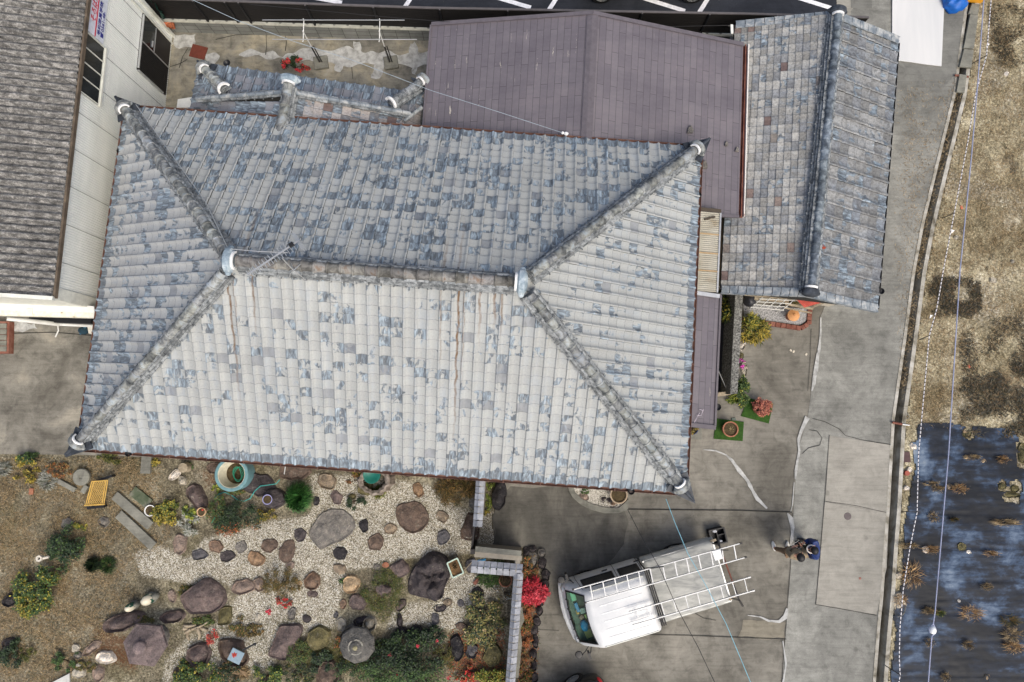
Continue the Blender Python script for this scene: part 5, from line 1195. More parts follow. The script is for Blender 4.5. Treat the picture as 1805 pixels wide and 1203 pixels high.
for r in [
 (598, 1004, 25, 19, 15, .09, 'tan', 'two toned pebble shaped stone below the blackish rounded triangle', .4), (704, 1003, 38, 32, 30, .18, 'purple', 'angular plum coloured rock left of the great dark boulder', .5),
 (665, 1001, 14, 13, 0, .06, 'grey', 'small light grey stone beside the orange tile chip', .4), (618, 1032, 30, 34, 15, .24, 'cream', 'cream coloured boulder with a dark rim', .2), (629, 1064, 32, 28, 20, .2, 'purple', 'dark plum rock below the cream boulder', .3),
 (604, 1066, 12, 18, 0, .1, 'rust', 'small rusty stone left of the dark plum rock', .4), (707, 1068, 15, 26, 35, .12, 'purple', 'thin greyish mauve stone right below the moss mound', .5), (775, 1073, 26, 13, -8, .08, 'dark', 'low brown grey stone in the second gravel patch', .6),
 (767, 1092, 15, 25, -8, .09, 'slate', 'oval grey green stone standing in the second gravel patch', .5), (812, 1064, 13, 13, 0, .06, 'slate', 'tiny mauve grey stone alone in the second gravel patch', .5), (789, 1063, 16, 15, 0, .08, 'tan', 'small flat tan stone touching the great dark boulder', .5),
 (732, 1115, 24, 24, 0, .2, 'black', 'round black boulder above the big green bush', .3), (707, 1116, 22, 20, 0, .16, 'black', 'black slab left of the round black boulder', .6), (704, 1096, 11, 26, -4, .14, 'dark', 'tall narrow dark stone above the black slab', .6),
 (805, 1145, 26, 48, -8, .26, 'black', 'tall black basalt boulder right of the big green bush', .5), (832, 1149, 22, 26, 15, .18, 'slate', 'dark blue grey stone on the red leaf litter', .4), (813, 1105, 22, 13, 10, .08, 'brown', 'small brown stone left of the variegated shrub', .5),
 (675, 1142, 24, 20, -10, .2, 'moss', 'greenish black rounded stone right of the round lantern roof', .3), (636, 1096, 28, 15, -15, .14, 'dark', 'dark flat stone above the round lantern roof', .6), (601, 1102, 18, 24, 0, .12, 'pale', 'whitish stone left of the round lantern roof', .4),
 (592, 1084, 9, 13, 10, .06, 'slate', 'little blue grey stone at the gravel edge', .5), (868, 1158, 36, 42, 0, .2, 'olive', 'earth covered dark rock near the foot of the long capped wall', .3), (842, 1047, 25, 22, 20, .12, 'dark', 'dark brown stone with a white chip above the variegated shrub', .5),
 (514, 1083, 15, 22, 5, .1, 'grey', 'grey upright stone below the dark thicket shrub', .4), (540, 1092, 17, 14, 20, .08, 'dark', 'small dark heart shaped stone above the olive boulder', .5), (454, 1091, 9, 19, 10, .06, 'pale', 'thin white chip of stone in the lower gravel', .5),
 (395, 1087, 26, 38, 10, .18, 'olive', 'olive green rounded stone below the great purple rock', .3), (549, 1026, 30, 33, 10, .18, 'rust', 'rusty pink rock with orange faces right of the dark thicket shrub', .3), (551, 1048, 22, 12, 10, .05, 'purple', 'dark flat flake below the rusty pink rock', .7),
 (528, 1030, 9, 11, 0, .05, 'cream', 'tiny beige pebble left of the rusty pink rock', .4), (427, 1036, 46, 27, -10, .14, 'pink', 'oblong pinkish brown rock left of the dark thicket shrub', .5), (456, 1031, 22, 26, -20, .14, 'pink', 'pinkish stone at the right end of the oblong rock', .4),
 (302, 1051, 14, 25, -18, .1, 'pink', 'small salmon pink stone left of the great purple rock', .5), (212, 1099, 76, 30, -18, .3, 'purple', 'long dark purple rock above the six sided lantern roof', .3), (302, 1089, 46, 24, -8, .2, 'purple', 'dark rock between the long purple rock and the driftwood', .4),
 (184, 1161, 36, 22, 8, .2, 'white', 'white quartz rock left of the six sided lantern roof', .4), (172, 1188, 20, 30, -8, .16, 'pink', 'brown pink rock below the white quartz rock', .4), (161, 1143, 40, 15, -40, .12, 'pink', 'slanting narrow pinkish rock left of the long purple rock', .4),
 (132, 1144, 15, 15, 0, .1, 'pale', 'first of the pale stones in the short column, at its top', .4), (136, 1156, 16, 13, 0, .09, 'grey', 'grey green stone second in the short column', .4), (139, 1174, 14, 12, 0, .09, 'pale', 'mossy pale stone third in the short column', .4),
 (138, 1187, 23, 18, -10, .12, 'pale', 'light grey angular stone at the bottom of the short column', .5), (346, 1157, 44, 44, 0, .3, 'purple', 'rounded brown purple boulder at the bottom of the gravel', .3), (320, 1186, 40, 26, -35, .2, 'brown', 'dark sloping rock half under the green shrub', .3),
 (559, 1126, 42, 44, 20, .28, 'olive', 'olive brown boulder right of the leaning slab', .2), (576, 1192, 46, 46, 10, .28, 'brown', 'dark brown boulder cut by the bottom edge of the photo', .3), (18, 1058, 34, 27, -15, .26, 'black', 'shiny black boulder by the left edge next to the yellow green shrub', .5),
 (14, 1135, 28, 18, -8, .16, 'dark', 'dark rock at the left edge above the small dark shrub', .4), (117, 923, 26, 20, -25, .12, 'grey', 'grey green three cornered stone above the dark green shrub', .4), (181, 920, 23, 19, 15, .12, 'grey', 'grey three cornered stone below the yellow lattice bench', .3),
 (343, 876, 28, 50, -32, .32, 'purple', 'long lichen spotted boulder right of the yellow green bush', .3), (307, 837, 13, 25, 42, .16, 'white', 'white slanting rock beside the pale stump', .4), (320, 848, 16, 19, -30, .16, 'pale', 'second whitish rock below the pale stump', .4),
 (455, 855, 62, 44, 0, .16, 'dark', 'broad dark rock around the teal rimmed well ring', .5), (382, 826, 46, 22, 10, .1, 'brown', 'flat dull brown rock left of the teal rimmed well ring', .7), (480, 880, 44, 40, 0, .30, 'dark', 'grey blotched boulder carrying the little violet rimmed pot', .4),
 (519, 829, 58, 40, 0, .12, 'brown', 'broad flat brown rock tucked under the south eave behind the grass tuft', .8), (557, 884, 12, 17, 5, .09, 'black', 'small black stone touching the grass tuft', .5), (643, 862, 28, 24, 0, .14, 'olive', 'mossy stone left of the tree stump planter', .4),
 (620, 876, 14, 12, 0, .08, 'olive', 'brown stone under the small dark green shrub by the eave', .4), (789, 867, 10, 13, -30, .06, 'grey', 'small pale grey stone among dry brown grass', .5), (835, 886, 18, 34, 0, .12, 'grey', 'grey flat stone pressed against the short capped wall', .6),
 (829, 933, 36, 54, 5, .09, 'brown', 'large brown stone crossed by the dark slatted gate', .85), (880, 874, 28, 54, 8, .34, 'black', 'big black cracked boulder right of the short capped wall', .4), (831, 998, 24, 28, 0, .1, 'slate', 'grey flat stone below the corner of the capped wall', .7),
 (860, 1000, 30, 20, 20, .14, 'cream', 'beige stone inside the corner of the capped wall', .3), (720, 836, 22, 10, 0, .06, 'brown', 'brown stone mostly hidden under the south eave', .6), (1309, 607, 13, 24, 5, .2, 'white', 'cream white rock at the foot of the speckled wall', .4),
 (1312, 650, 12, 30, 0, .1, 'pale', 'low pale kerb stone under the pink flower', .7), (1307, 628, 9, 14, 0, .1, 'olive', 'small mossy stone under the cream white rock', .5)]:
    rock(r[0], r[1], r[2], r[3], r[4], r[5], C_[r[6]], r[7], None, r[8], group=GR, name='boulder' if r[5] > .22 else 'rock')
rock(0, 0, 0, 0, 0, .45, C_['purple'], 'great dull purple rock at the left end of the gravel', [(311, 1053), (330, 1038), (345, 1028), (352, 1022), (364, 1022), (377, 1029), (391, 1043), (395, 1062), (388, 1074), (370, 1086), (330, 1088), (318, 1074)], .35, group=GR, name='boulder')
rock(0, 0, 0, 0, 0, .5, C_['dark'], 'great dark craggy boulder in the middle of the rock garden', [(716, 1030), (722, 1010), (738, 990), (755, 976), (770, 975), (788, 985), (793, 1005), (792, 1022), (782, 1042), (780, 1060), (765, 1064), (735, 1058), (716, 1052)], .3, group=GR, name='boulder', rough=.5)
rock(0, 0, 0, 0, 0, .24, C_['purple'], 'leaning brown purple slab with two pale lichen spots', [(491, 1103), (529, 1101), (534, 1112), (519, 1139), (504, 1166), (495, 1168), (468, 1158), (477, 1139)], .8, group=GR, name='boulder')
rock(0, 0, 0, 0, 0, .30, C_['brown'], 'broad rusty brown boulder under the square solar lantern', [(383, 1130), (400, 1128), (425, 1132), (430, 1150), (437, 1168), (428, 1178), (400, 1176), (386, 1160), (381, 1142)], .5, group=GR, name='boulder')
# kerb rocks along the bed outside the long wall
for i, (x, y, w_, h_) in enumerate([(928, 975, 14, 22), (938, 969, 18, 14), (955, 976, 16, 17), (939, 988, 20, 34), (956, 994, 16, 22), (962, 1015, 18, 22), (961, 1031, 16, 18), (958, 1045, 18, 18), (954, 1062, 13, 14), (951, 1078, 13, 18), (947, 1097, 15, 16), (942, 1110, 14, 20), (944, 1133, 12, 24), (940, 1156, 14, 20), (941, 1176, 12, 20), (943, 1196, 12, 20)]):
    lb = ['first black kerb rock, small, at the top corner of the outer bed', 'brown black rounded kerb rock at the very top of the outer bed', 'grey kerb rock at the top right bend of the outer bed', 'big oval grey rock inside the top of the outer bed', 'fifth dark kerb rock, beside the orange brown leaves', 'largest dark kerb rock, above the red leaved bush', 'dark kerb rock touching the red leaved bush from above', 'dark kerb rock right of the red leaved bush',
          'dark kerb rock below the red leaved bush', 'black round kerb rock level with the windscreen of the truck', 'kerb rock above the crack line in front of the truck', 'tall kerb rock beside the crack line in front of the truck', 'narrow kerb rock level with the round truck mirror', 'fourth kerb rock from the bottom edge of the photo', 'kerb rock second from the bottom edge of the photo', 'last kerb rock cut by the bottom edge of the photo'][i]
    rock(x, y, w_, h_, 0, .2, C_['dark'] if i not in (2, 3) else C_['grey'], lb, None, .4, group='kerb rocks of the outer bed')

# ------------------------------------------------------------------ plants
PAL = dict(
 green=[S(38, 58, 30), S(52, 74, 36), S(70, 92, 44), S(30, 44, 26)], dark=[S(26, 40, 28), S(36, 52, 32), S(50, 66, 38), S(20, 30, 22)], yellow=[S(64, 82, 34), S(98, 104, 42), S(142, 132, 52), S(50, 66, 34)],
 gold=[S(132, 117, 44), S(104, 96, 38), S(154, 136, 58), S(68, 74, 34)], olive=[S(74, 72, 36), S(96, 86, 42), S(54, 56, 30), S(120, 92, 44)], brown=[S(98, 80, 46), S(72, 60, 38), S(130, 104, 62), S(60, 58, 32)],
 rust=[S(122, 66, 40), S(150, 88, 46), S(96, 60, 38), S(84, 84, 40)], red=[S(166, 38, 50), S(190, 54, 70), S(134, 28, 40), S(204, 84, 96)], crimson=[S(166, 28, 34), S(190, 40, 44), S(60, 70, 36), S(120, 24, 30)],
 moss=[S(64, 70, 28), S(86, 88, 36), S(48, 54, 24), S(100, 92, 44)], varieg=[S(44, 62, 44), S(84, 92, 54), S(136, 128, 76), S(34, 46, 36)], lime=[S(86, 102, 40), S(116, 124, 48), S(62, 80, 36), S(140, 138, 58)], grey=[S(150, 152, 144), S(120, 124, 112), S(176, 176, 168), S(98, 104, 84)],
 tan=[S(150, 128, 92), S(122, 102, 70), S(172, 152, 116), S(98, 82, 56)], pinkleaf=[S(120, 60, 54), S(152, 84, 70), S(176, 116, 92), S(90, 46, 44)], grass=[S(40, 84, 38), S(58, 108, 50), S(84, 132, 66), S(30, 62, 30)], straw=[S(140, 106, 66), S(168, 134, 90), S(118, 90, 58), S(186, 158, 116)], scrub=[S(44, 42, 26), S(62, 56, 34), S(88, 70, 44), S(32, 32, 22)], magenta=[S(170, 50, 140), S(196, 76, 168), S(140, 40, 116), S(70, 80, 40)], twig=[S(88, 70, 54), S(116, 96, 78), S(66, 52, 42), S(140, 120, 98)])
def bush(px, py, w, h, zh, pal, label, cat='shrub', n=1500, leaf=.055, ang=0, name='shrub', group=None, pal2=None, f2=0.0, side=None, seed=None, long_=1.0, z0=0.0, poly=None, dens=1.0, part_of=None):
    """leaves of their own on clumps spread through the crown, on a few branching stems"""
    rng = random.Random(seed if seed is not None else int(px*3+py*17)); zc = z0 + zh*.5; c = P(px, py, zc); s = PPM(zc); a_, b_ = w/2/s, h/2/s; A = -R_(ang)
    ca, sa = math.cos(A), math.sin(A); c0 = Vector((c.x, c.y, z0)); root = part_of or empty(name, c0, label, cat, group)
    mb = MB(); cl = []; m = max(9, int(n/70))
    for i in range(m):
        r = math.sqrt(rng.random())*.9*(1.28 if rng.random() < .2 else 1.0); t = rng.uniform(0, 6.283); x, y = r*math.cos(t), r*math.sin(t); top = math.sqrt(max(.05, 1-r*r*.9))
        cl.append((x, y, top*rng.uniform(.45, 1.0), rng.uniform(.10, .34), rng.random()))
    P1 = PAL[pal]; P2 = PAL[pal2] if pal2 else P1
    for i in range(int(n*dens)):
        x, y, z, cr, tone = cl[int(rng.random()**1.0*m) % m]
        u, v, ww = rng.gauss(0, 1), rng.gauss(0, 1), rng.gauss(0, 1); q = math.sqrt(u*u+v*v+ww*ww)+1e-6; rr = cr*rng.random()**.4
        x += u/q*rr; y += v/q*rr; z = max(.02, z + ww/q*rr*.8)
        lx, ly = x*a_, y*b_; p = Vector((c0.x + lx*ca - ly*sa, c0.y + lx*sa + ly*ca, z0 + z*zh))
        use2 = (rng.random() < f2) if side is None else ((x*side[0] + y*side[1]) + rng.gauss(0, .22) > side[2])
        k = P2 if use2 else P1; base = k[min(3, int((rng.random()*.6 + tone*.4)*len(k)))]; j = rng.uniform(.7, 1.25); j *= 1.22; mb.col = (base[0]*j, base[1]*j, base[2]*j)
        L = leaf*rng.uniform(.6, 1.3); th = rng.uniform(0, 6.283); dr = Vector((math.cos(th), math.sin(th), rng.uniform(-.5, .55))).normalized(); up = Vector((rng.uniform(-.6, .6), rng.uniform(-.6, .6), 1)).normalized(); sd_ = dr.cross(up).normalized()
        wd = L*.33/long_; up2 = sd_.cross(dr)
        b = len(mb.v); e = p + dr*L*long_; md = p + dr*L*.5*long_
        mb.v += [tuple(p), tuple(md + sd_*wd + up2*L*.08), tuple(e - up2*L*.05), tuple(md - sd_*wd + up2*L*.08)]
        mb.face((b, b+1, b+2, b+3))
    mb.build('flower_head' if part_of else 'foliage', M_['leaf'], root, weld=False)
    if part_of: return
    mb = MB()
    for i in range(6 if n > 500 else 3):
        x, y, z, cr, _ = cl[i]; e = Vector((c0.x + (x*a_*ca - y*b_*sa)*.8, c0.y + (x*a_*sa + y*b_*ca)*.8, z0 + z*zh*.85)); mid = c0.lerp(e, .5) + Vector((0, 0, zh*.12)); mb.tube([c0 + Vector((0, 0, -.02)), mid, e], [.014, .010, .005], 5)
    mb.build('stem', M_['stem'], root)
    return root
def tuft(px, py, r, zh, pal, label, cat='grass', n=400, name='grass_tuft', wd=.007, group=None, z0=0.0, spread=1.0, w2=None, flat=.35, seed=None):
    rng = random.Random(seed if seed is not None else int(px+py*31)); c = P(px, py, z0+zh*.4); rr = r/PPM(z0); mb = MB(); c0 = Vector((c.x, c.y, z0)); ry = rr if w2 is None else w2/PPM(z0)
    for i in range(n):
        t = rng.uniform(0, 6.283); L = rng.uniform(.55, 1.0); k = PAL[pal]; cc = k[int(rng.random()*len(k)) % len(k)]; j = rng.uniform(.7, 1.3); mb.col = tuple(x*j for x in cc)
        q = rng.random()**.6; bx = c0 + Vector((math.cos(t)*rr*q*.45, math.sin(t)*ry*q*.45, 0)); t2 = t + rng.gauss(0, .5)*spread; ex = bx + Vector((math.cos(t2)*rr*.62*L, math.sin(t2)*ry*.62*L, zh*rng.uniform(.15, flat)))
        mid = bx.lerp(ex, .5) + Vector((0, 0, zh*rng.uniform(.5, .95))); d = Vector((-math.sin(t2), math.cos(t2), 0))*wd; b = len(mb.v)
        mb.v += [tuple(bx-d), tuple(bx+d), tuple(mid-d*.8), tuple(mid+d*.8), tuple(ex)]; mb.face((b, b+1, b+3, b+2)); mb.face((b+2, b+3, b+4))
    o = mb.build(name, M_['leaf'], origin=c0, weld=False); return tag(o, label, cat, group)
tuft(528, 877, 29, .42, 'grass', 'bright green round grass tuft in the white gravel by the south eave', n=1500, w2=31, flat=.7)
tuft(165, 995, 17, .28, 'dark', 'dark green grass tuft on the dry lawn', n=420); tuft(190, 996, 20, .14, 'green', 'low green clump right of the dark grass tuft', n=320)
tuft(85, 846, 24, .16, 'grey', 'sprawling grey green grass clump by the long low block', n=260); tuft(8, 826, 18, .15, 'grey', 'grey green grass clump at the left edge', n=200)
tuft(668, 868, 15, .16, 'lime', 'short lime green tuft in front of the tree stump planter', n=260)
bush(48, 812, 44, 26, .32, 'green', 'green bush at the left yard edge with golden lower leaves', n=1300, pal2='gold', side=(-.2, -1, .1)); bush(46, 840, 40, 24, .22, 'gold', 'golden low bush just below the green one at the left yard edge', n=800, pal2='olive', f2=.4)
bush(103, 830, 46, 30, .22, 'rust', 'reddish brown spreading shrub at the left yard edge', n=1200, pal2='brown', f2=.6, leaf=.04); bush(192, 811, 46, 24, .16, 'moss', 'low yellow green plant under the south west eave corner', n=900, leaf=.04)
bush(275, 816, 16, 12, .1, 'gold', 'small orange yellow plant beside the concrete post', n=200)
bush(292, 906, 46, 46, .38, 'yellow', 'yellow green bush beside the white ring pot', n=1700, pal2='gold', side=(-.1, -1, .25)); bush(333, 925, 40, 40, .2, 'grey', 'silver grey twiggy plant above the pinkish brown stone', n=700, leaf=.05, long_=2.2)
bush(333, 908, 26, 22, .24, 'lime', 'small plant with big yellow leaves left of the clay pot', n=160, leaf=.10)
bush(420, 915, 84, 62, .42, 'dark', 'wide dark green shrub with rusty lower edge in front of the well ring', n=3200, pal2='rust', side=(.15, -1, .52), leaf=.045); bush(384, 898, 44, 56, .36, 'green', 'mid green feathery shrub at the left of the wide dark one', n=1500, pal2='olive', f2=.4, leaf=.045)
bush(471, 906, 36, 30, .22, 'olive', 'orange brown bushy plant below the blotched boulder', n=900, pal2='gold', f2=.5, leaf=.04); bush(382, 862, 18, 12, .1, 'lime', 'tiny bright green plant by the green hose', n=160)
bush(330, 823, 20, 12, .08, 'green', 'low green weeds behind the pale stump', n=160)
bush(626, 884, 30, 32, .28, 'dark', 'small dark green shrub in the gravel near the tree stump planter', n=900, leaf=.04); bush(633, 847, 36, 30, .2, 'rust', 'rusty dry plant under the eave left of the tree stump planter', n=600, pal2='brown', f2=.6, leaf=.04)
bush(630, 833, 14, 10, .16, 'gold', 'little yellow leaved plant at the eave line', n=60, leaf=.09)
bush(806, 863, 84, 46, .3, 'brown', 'dry brown straggly grass along the eave left of the capped wall', n=2200, pal2='olive', f2=.3, leaf=.06, long_=2.5)
bush(864, 852, 14, 24, .14, 'lime', 'bright green ground plant beside the short capped wall', n=300, leaf=.035); bush(862, 882, 14, 38, .14, 'lime', 'strip of bright green plant between the capped wall and the black boulder', n=500, leaf=.035); bush(858, 906, 10, 10, .14, 'gold', 'small yellow flower cushion at the foot of the short capped wall', n=160, leaf=.04)
bush(115, 965, 66, 70, .5, 'dark', 'dark green shrub on the dry lawn beside the two lattice planks', n=2600, pal2='green', f2=.25); bush(62, 1040, 78, 88, .6, 'green', 'large green shrub with yellow leaves near the shiny black boulder', n=3600, pal2='yellow', f2=.35, leaf=.06); bush(52, 1070, 42, 40, .5, 'gold', 'yellow leaved branch low on the large green shrub', n=900, pal2='lime', f2=.4)
bush(138, 928, 24, 16, .12, 'yellow', 'small yellow green weed above the dark green shrub', n=240)
bush(15, 1158, 36, 50, .36, 'dark', 'small dark shrub at the left edge below the dark rock', n=1100); bush(48, 1150, 28, 30, .18, 'moss', 'round mossy stump in the dry lawn', n=900, leaf=.03); bush(112, 1166, 40, 36, .2, 'green', 'low green shrub left of the column of pale stones', n=900, leaf=.045)
bush(494, 1030, 62, 60, .34, 'olive', 'dark olive thicket shrub in the middle of the gravel', n=3000, pal2='brown', f2=.35, leaf=.032, long_=1.6); bush(500, 1063, 34, 18, .2, 'crimson', 'dark red leafed plant at the lower edge of the thicket', n=420, leaf=.04); bush(473, 1079, 9, 9, .16, 'red', 'single bright red flower in the gravel below the thicket', cat='flower', n=60, leaf=.045, name='flower')
bush(375, 1125, 22, 30, .16, 'crimson', 'small reddish plant left of the lantern boulder', n=400, leaf=.035, long_=1.8, pal2='pinkleaf', f2=.4)
bush(677, 1046, 74, 82, .26, 'moss', 'broad moss mound with a flat stone set in it', n=4200, pal2='green', f2=.2, leaf=.03); rock(676, 1041, 30, 22, 10, .30, C_['purple'], 'flat plum stone set in the top of the moss mound', None, .8, group=GR)
bush(605, 1024, 16, 14, .12, 'green', 'small green plant left of the cream boulder', n=200, leaf=.04)
bush(528, 1155, 46, 46, .3, 'moss', 'mossy green plant beside the leaning slab', n=1700, pal2='green', f2=.5, leaf=.035); bush(565, 1168, 40, 40, .3, 'dark', 'dark green bush between the moss and the dark brown boulder', n=1100); bush(345, 1194, 76, 50, .42, 'green', 'green bush with yellow tips at the bottom, right of the sloping dark rock', n=2400, pal2='yellow', f2=.3); bush(398, 1188, 44, 44, .3, 'dark', 'dark weedy bush under the lantern boulder', n=900, pal2='brown', f2=.3)
bush(470, 1192, 54, 34, .36, 'green', 'bush with clusters of lemon yellow flowers at the bottom edge', n=1600, pal2='lime', f2=.45, leaf=.05)
bush(612, 1160, 34, 40, .24, 'moss', 'yellow green low plant below the round lantern roof', n=1000, pal2='green', f2=.4, leaf=.04)
bush(712, 1180, 150, 84, .75, 'green', 'broad dense green bush at the bottom centre', n=6500, pal2='dark', side=(.1, 1, .1), leaf=.055); rb_ = bush(722, 1140, 96, 50, .5, 'dark', 'dark green bush with a few red flowers above the broad one', n=2600, pal2='green', f2=.25); bush(762, 1125, 60, 34, .4, 'dark', 'glossy dark leaved plant right of the round black boulder', n=1000, leaf=.07)
for x, y in ((688, 1154), (736, 1139), (770, 1130), (790, 1195), (700, 1190)): bush(x, y, 5, 5, .12, 'red', '', n=30, leaf=.035, z0=.5, part_of=rb_)
bush(782, 1158, 38, 40, .34, 'olive', 'round olive moss ball beside the tall black boulder', n=1900, pal2='moss', f2=.5, leaf=.03)
bush(850, 1096, 68, 84, .5, 'varieg', 'variegated green and cream shrub by the long capped wall', n=3400, pal2='tan', f2=.12, leaf=.06); bush(866, 1194, 54, 30, .4, 'lime', 'lime yellow shrub at the bottom beside the long capped wall', n=1500, pal2='gold', f2=.4); bush(820, 1190, 40, 30, .3, 'crimson', 'dark red leaved shrub between the broad bush and the lime shrub', n=700, pal2='rust', f2=.5)
bush(868, 1016, 44, 40, .26, 'green', 'needle leaved green plant inside the corner of the capped wall', n=1100, leaf=.07, long_=2.4); bush(888, 1045, 32, 30, .2, 'grey', 'greyish weeds below the terracotta pot', n=500, pal2='brown', f2=.5, leaf=.04)
bush(940, 1043, 48, 42, .42, 'red', 'bright red leaved bush in the outer bed beside the truck', n=2600, leaf=.06, long_=1.9); bush(932, 1002, 30, 40, .26, 'olive', 'olive and orange leaved plant at the top of the outer bed', n=900, pal2='rust', f2=.5, leaf=.045)
for y, p1, lb in ((1082, 'rust', 'rust coloured ground plants just below the red bush'), (1105, 'moss', 'yellow green ground plants halfway down the outer bed'), (1130, 'rust', 'russet ground plants in the lower outer bed'), (1160, 'brown', 'brown dry plants near the bottom of the outer bed'), (1192, 'moss', 'green clipped plant at the bottom of the outer bed')):
    bush(929 if y < 1120 else 925, y, 30, 30, .16, p1, lb, n=700, pal2='rust', f2=.4, leaf=.04)
bush(1327, 581, 50, 50, .6, 'yellow', 'golden green shrub in front of the speckled wall', n=2000, pal2='gold', side=(.3, -.8, .1), leaf=.075, long_=1.8); bush(1306, 689, 26, 50, .5, 'green', 'narrow green shrub at the lower end of the speckled wall', n=1300, leaf=.06, long_=1.5, pal2='lime', f2=.2); bush(1295, 702, 34, 16, .3, 'lime', 'lime green sprays spilling round the end of the speckled wall', n=500, leaf=.06, long_=1.6)
bush(1307, 642, 9, 16, .5, 'magenta', 'magenta flower beside the speckled wall', cat='flower', n=140, leaf=.05, name='flower')
bush(1282, 545, 26, 62, 1.1, 'yellow', 'glossy yellow green hedge plant in the gap beside the porch roof', n=1700, pal2='dark', f2=.35, leaf=.08, long_=1.4)
rb_ = bush(516, 113, 44, 24, .6, 'dark', 'bush with big red flower heads behind the tiled annexe', n=700, leaf=.05)
for x, y, w_ in ((506, 108, 18), (528, 106, 13), (530, 120, 20), (500, 116, 10), (541, 121, 10)): bush(x, y, w_, w_*.75, .16, 'crimson', '', n=220, leaf=.04, z0=.5, pal2='red', f2=.3, part_of=rb_)
for x, y, w_, h_, zh_, pl_, lb, p2_ in ((608, 1186, 54, 36, .34, 'dark', 'dark green shrub between the dark brown boulder and the broad bush', 'green'), (652, 1172, 40, 34, .3, 'green', 'small green shrub at the left foot of the broad bush', 'moss'), (524, 1190, 50, 30, .3, 'dark', 'dark weedy shrub left of the dark brown boulder', 'moss'), (450, 1112, 30, 22, .1, 'brown', 'dry brown plant on the dark soil mound of the gravel', 'olive'), (424, 1106, 40, 34, .12, 'brown', 'brown low plant covering the dark soil mound', 'moss'), (330, 1044, 34, 20, .1, 'moss', 'low moss above the great dull purple rock', 'olive'), (250, 1092, 40, 16, .1, 'moss', 'low moss between the long purple rock and the ceramic animals', 'olive'), (360, 1095, 44, 14, .1, 'moss', 'low moss below the great dull purple rock', 'green'), (606, 1135, 30, 40, .12, 'moss', 'olive moss left of the rounded lantern', 'rust'), (150, 1180, 40, 26, .1, 'moss', 'olive weeds right of the column of pale stones', 'brown'), (412, 862, 50, 20, .12, 'olive', 'low olive weeds below the teal rimmed well ring', 'green')): bush(x, y, w_, h_, zh_, pl_, lb, n=1100, pal2=p2_, f2=.4, leaf=.04)
# ------------------------------------------------------------------ garden objects
def plank(px0, px1, wd, zh, mat, label, cat, name, group=None, z0=0.0):
    a, b = P(*px0, z0+zh/2), P(*px1, z0+zh/2); mb = MB(); mb.bar(a, b, wd/PPM(0), zh); return tag(mb.build(name, mat, bevel=.012), label, cat, group)
plank((203, 873), (266, 927), 16, .10, M_['slabc'], 'upper of the two long grey stone planks lying slanted on the dry lawn', 'stone slab', 'stone_slab', 'stone slabs on the lawn')
plank((210, 906), (271, 963), 16, .10, M_['slabc'], 'lower of the two long grey stone planks lying slanted on the dry lawn', 'stone slab', 'stone_slab', 'stone slabs on the lawn')
plank((234, 865), (264, 889), 18, .08, aged('mossy_slab', [(.3, S(46, 62, 40)), (.5, S(84, 92, 72)), (.7, S(124, 122, 110))], 3), 'stone plank with green moss above the two long grey ones', 'stone slab', 'stone_slab', 'stone slabs on the lawn')
plank((260, 800), (257, 835), 17, .10, M_['slabc'], 'upright grey concrete plank running out from the south west eave', 'stone slab', 'stone_slab', 'stone slabs on the lawn')
plank((104, 848), (133, 864), 8, .10, M_['slabc'], 'narrow grey kerb piece lying left of the yellow lattice bench', 'kerb piece', 'kerb_piece')
plank((154, 856), (146, 869), 8, .10, M_['slabc'], 'short grey block beside the yellow lattice bench', 'block', 'concrete_block')
plank((56, 861), (55, 872), 7, .06, M_['terracotta'], 'faded red brick lying on the dry lawn near the golden bush', 'brick', 'brick'); plank((848, 1013), (836, 1030), 6, .06, M_['rust_red'], 'red brick edging pieces pointing at the terracotta pot', 'brick', 'brick')
mb = MB(); c = P(680, 996, .03); mb.lathe([(.09, 0), (.09, .03), (.06, .04), (0, .04)], c, 12, sx=1.1, sy=.9); tag(mb.build('tile_chip', M_['terracotta']), 'rounded orange tile chip on the gravel left of the plum coloured rock', 'tile shard')
mb = MB(); c = P(146, 841, .05); mb.lathe([(.24, 0), (.24, .08), (.22, .10), (.06, .10), (.05, .08), (0, .08)], c, 24); tag(mb.build('millstone', M_['slabc'], smooth=40), 'flat round grey millstone with a pale centre near the yellow lattice bench', 'millstone')
# lattice bench
zb_ = .32; q = [P(162, 849, zb_), P(190, 847, zb_), P(183, 889, zb_), P(151, 891, zb_)]
bn = empty('lattice_bench', (q[0]+q[2])/2 - Vector((0, 0, zb_)), 'yellow lattice topped bench on black feet standing on the dry lawn', 'bench')
yel = simple('yellow_bamboo', S(196, 160, 82), .6); mb = MB(); mb.col = (1, 1, 1)
for a, b in ((q[0], q[3]), (q[1], q[2])):
    for o_ in (0, .05): sgn = 1 if a is q[0] else -1; mb.tube([a + Vector((o_*sgn, 0, 0)), b + Vector((o_*sgn, 0, 0))], .016, 8)
mb.tube([q[3] + Vector((-.03, 0, .01)), q[2] + Vector((.03, 0, .01))], .02, 8); mb.tube([q[0], q[1]], .016, 8); mb.build('frame', yel, bn, smooth=True)
mb = MB(); nx_, ny_ = 6, 8
def bl(u, v): return q[0].lerp(q[1], u).lerp(q[3].lerp(q[2], u), v)
for i in range(-ny_, nx_+1):
    for sg in (1, -1):
        pts = []
        for k in range(ny_+1):
            u = (i + (k if sg > 0 else ny_-k))/nx_*1.0; pts.append((u, k/ny_))
        run = [bl(.14+.72*u, v) for u, v in pts if -.001 <= u <= 1.001]
        if len(run) > 1: mb.tube(run, .007, 5)
mb.build('lattice', yel, bn)
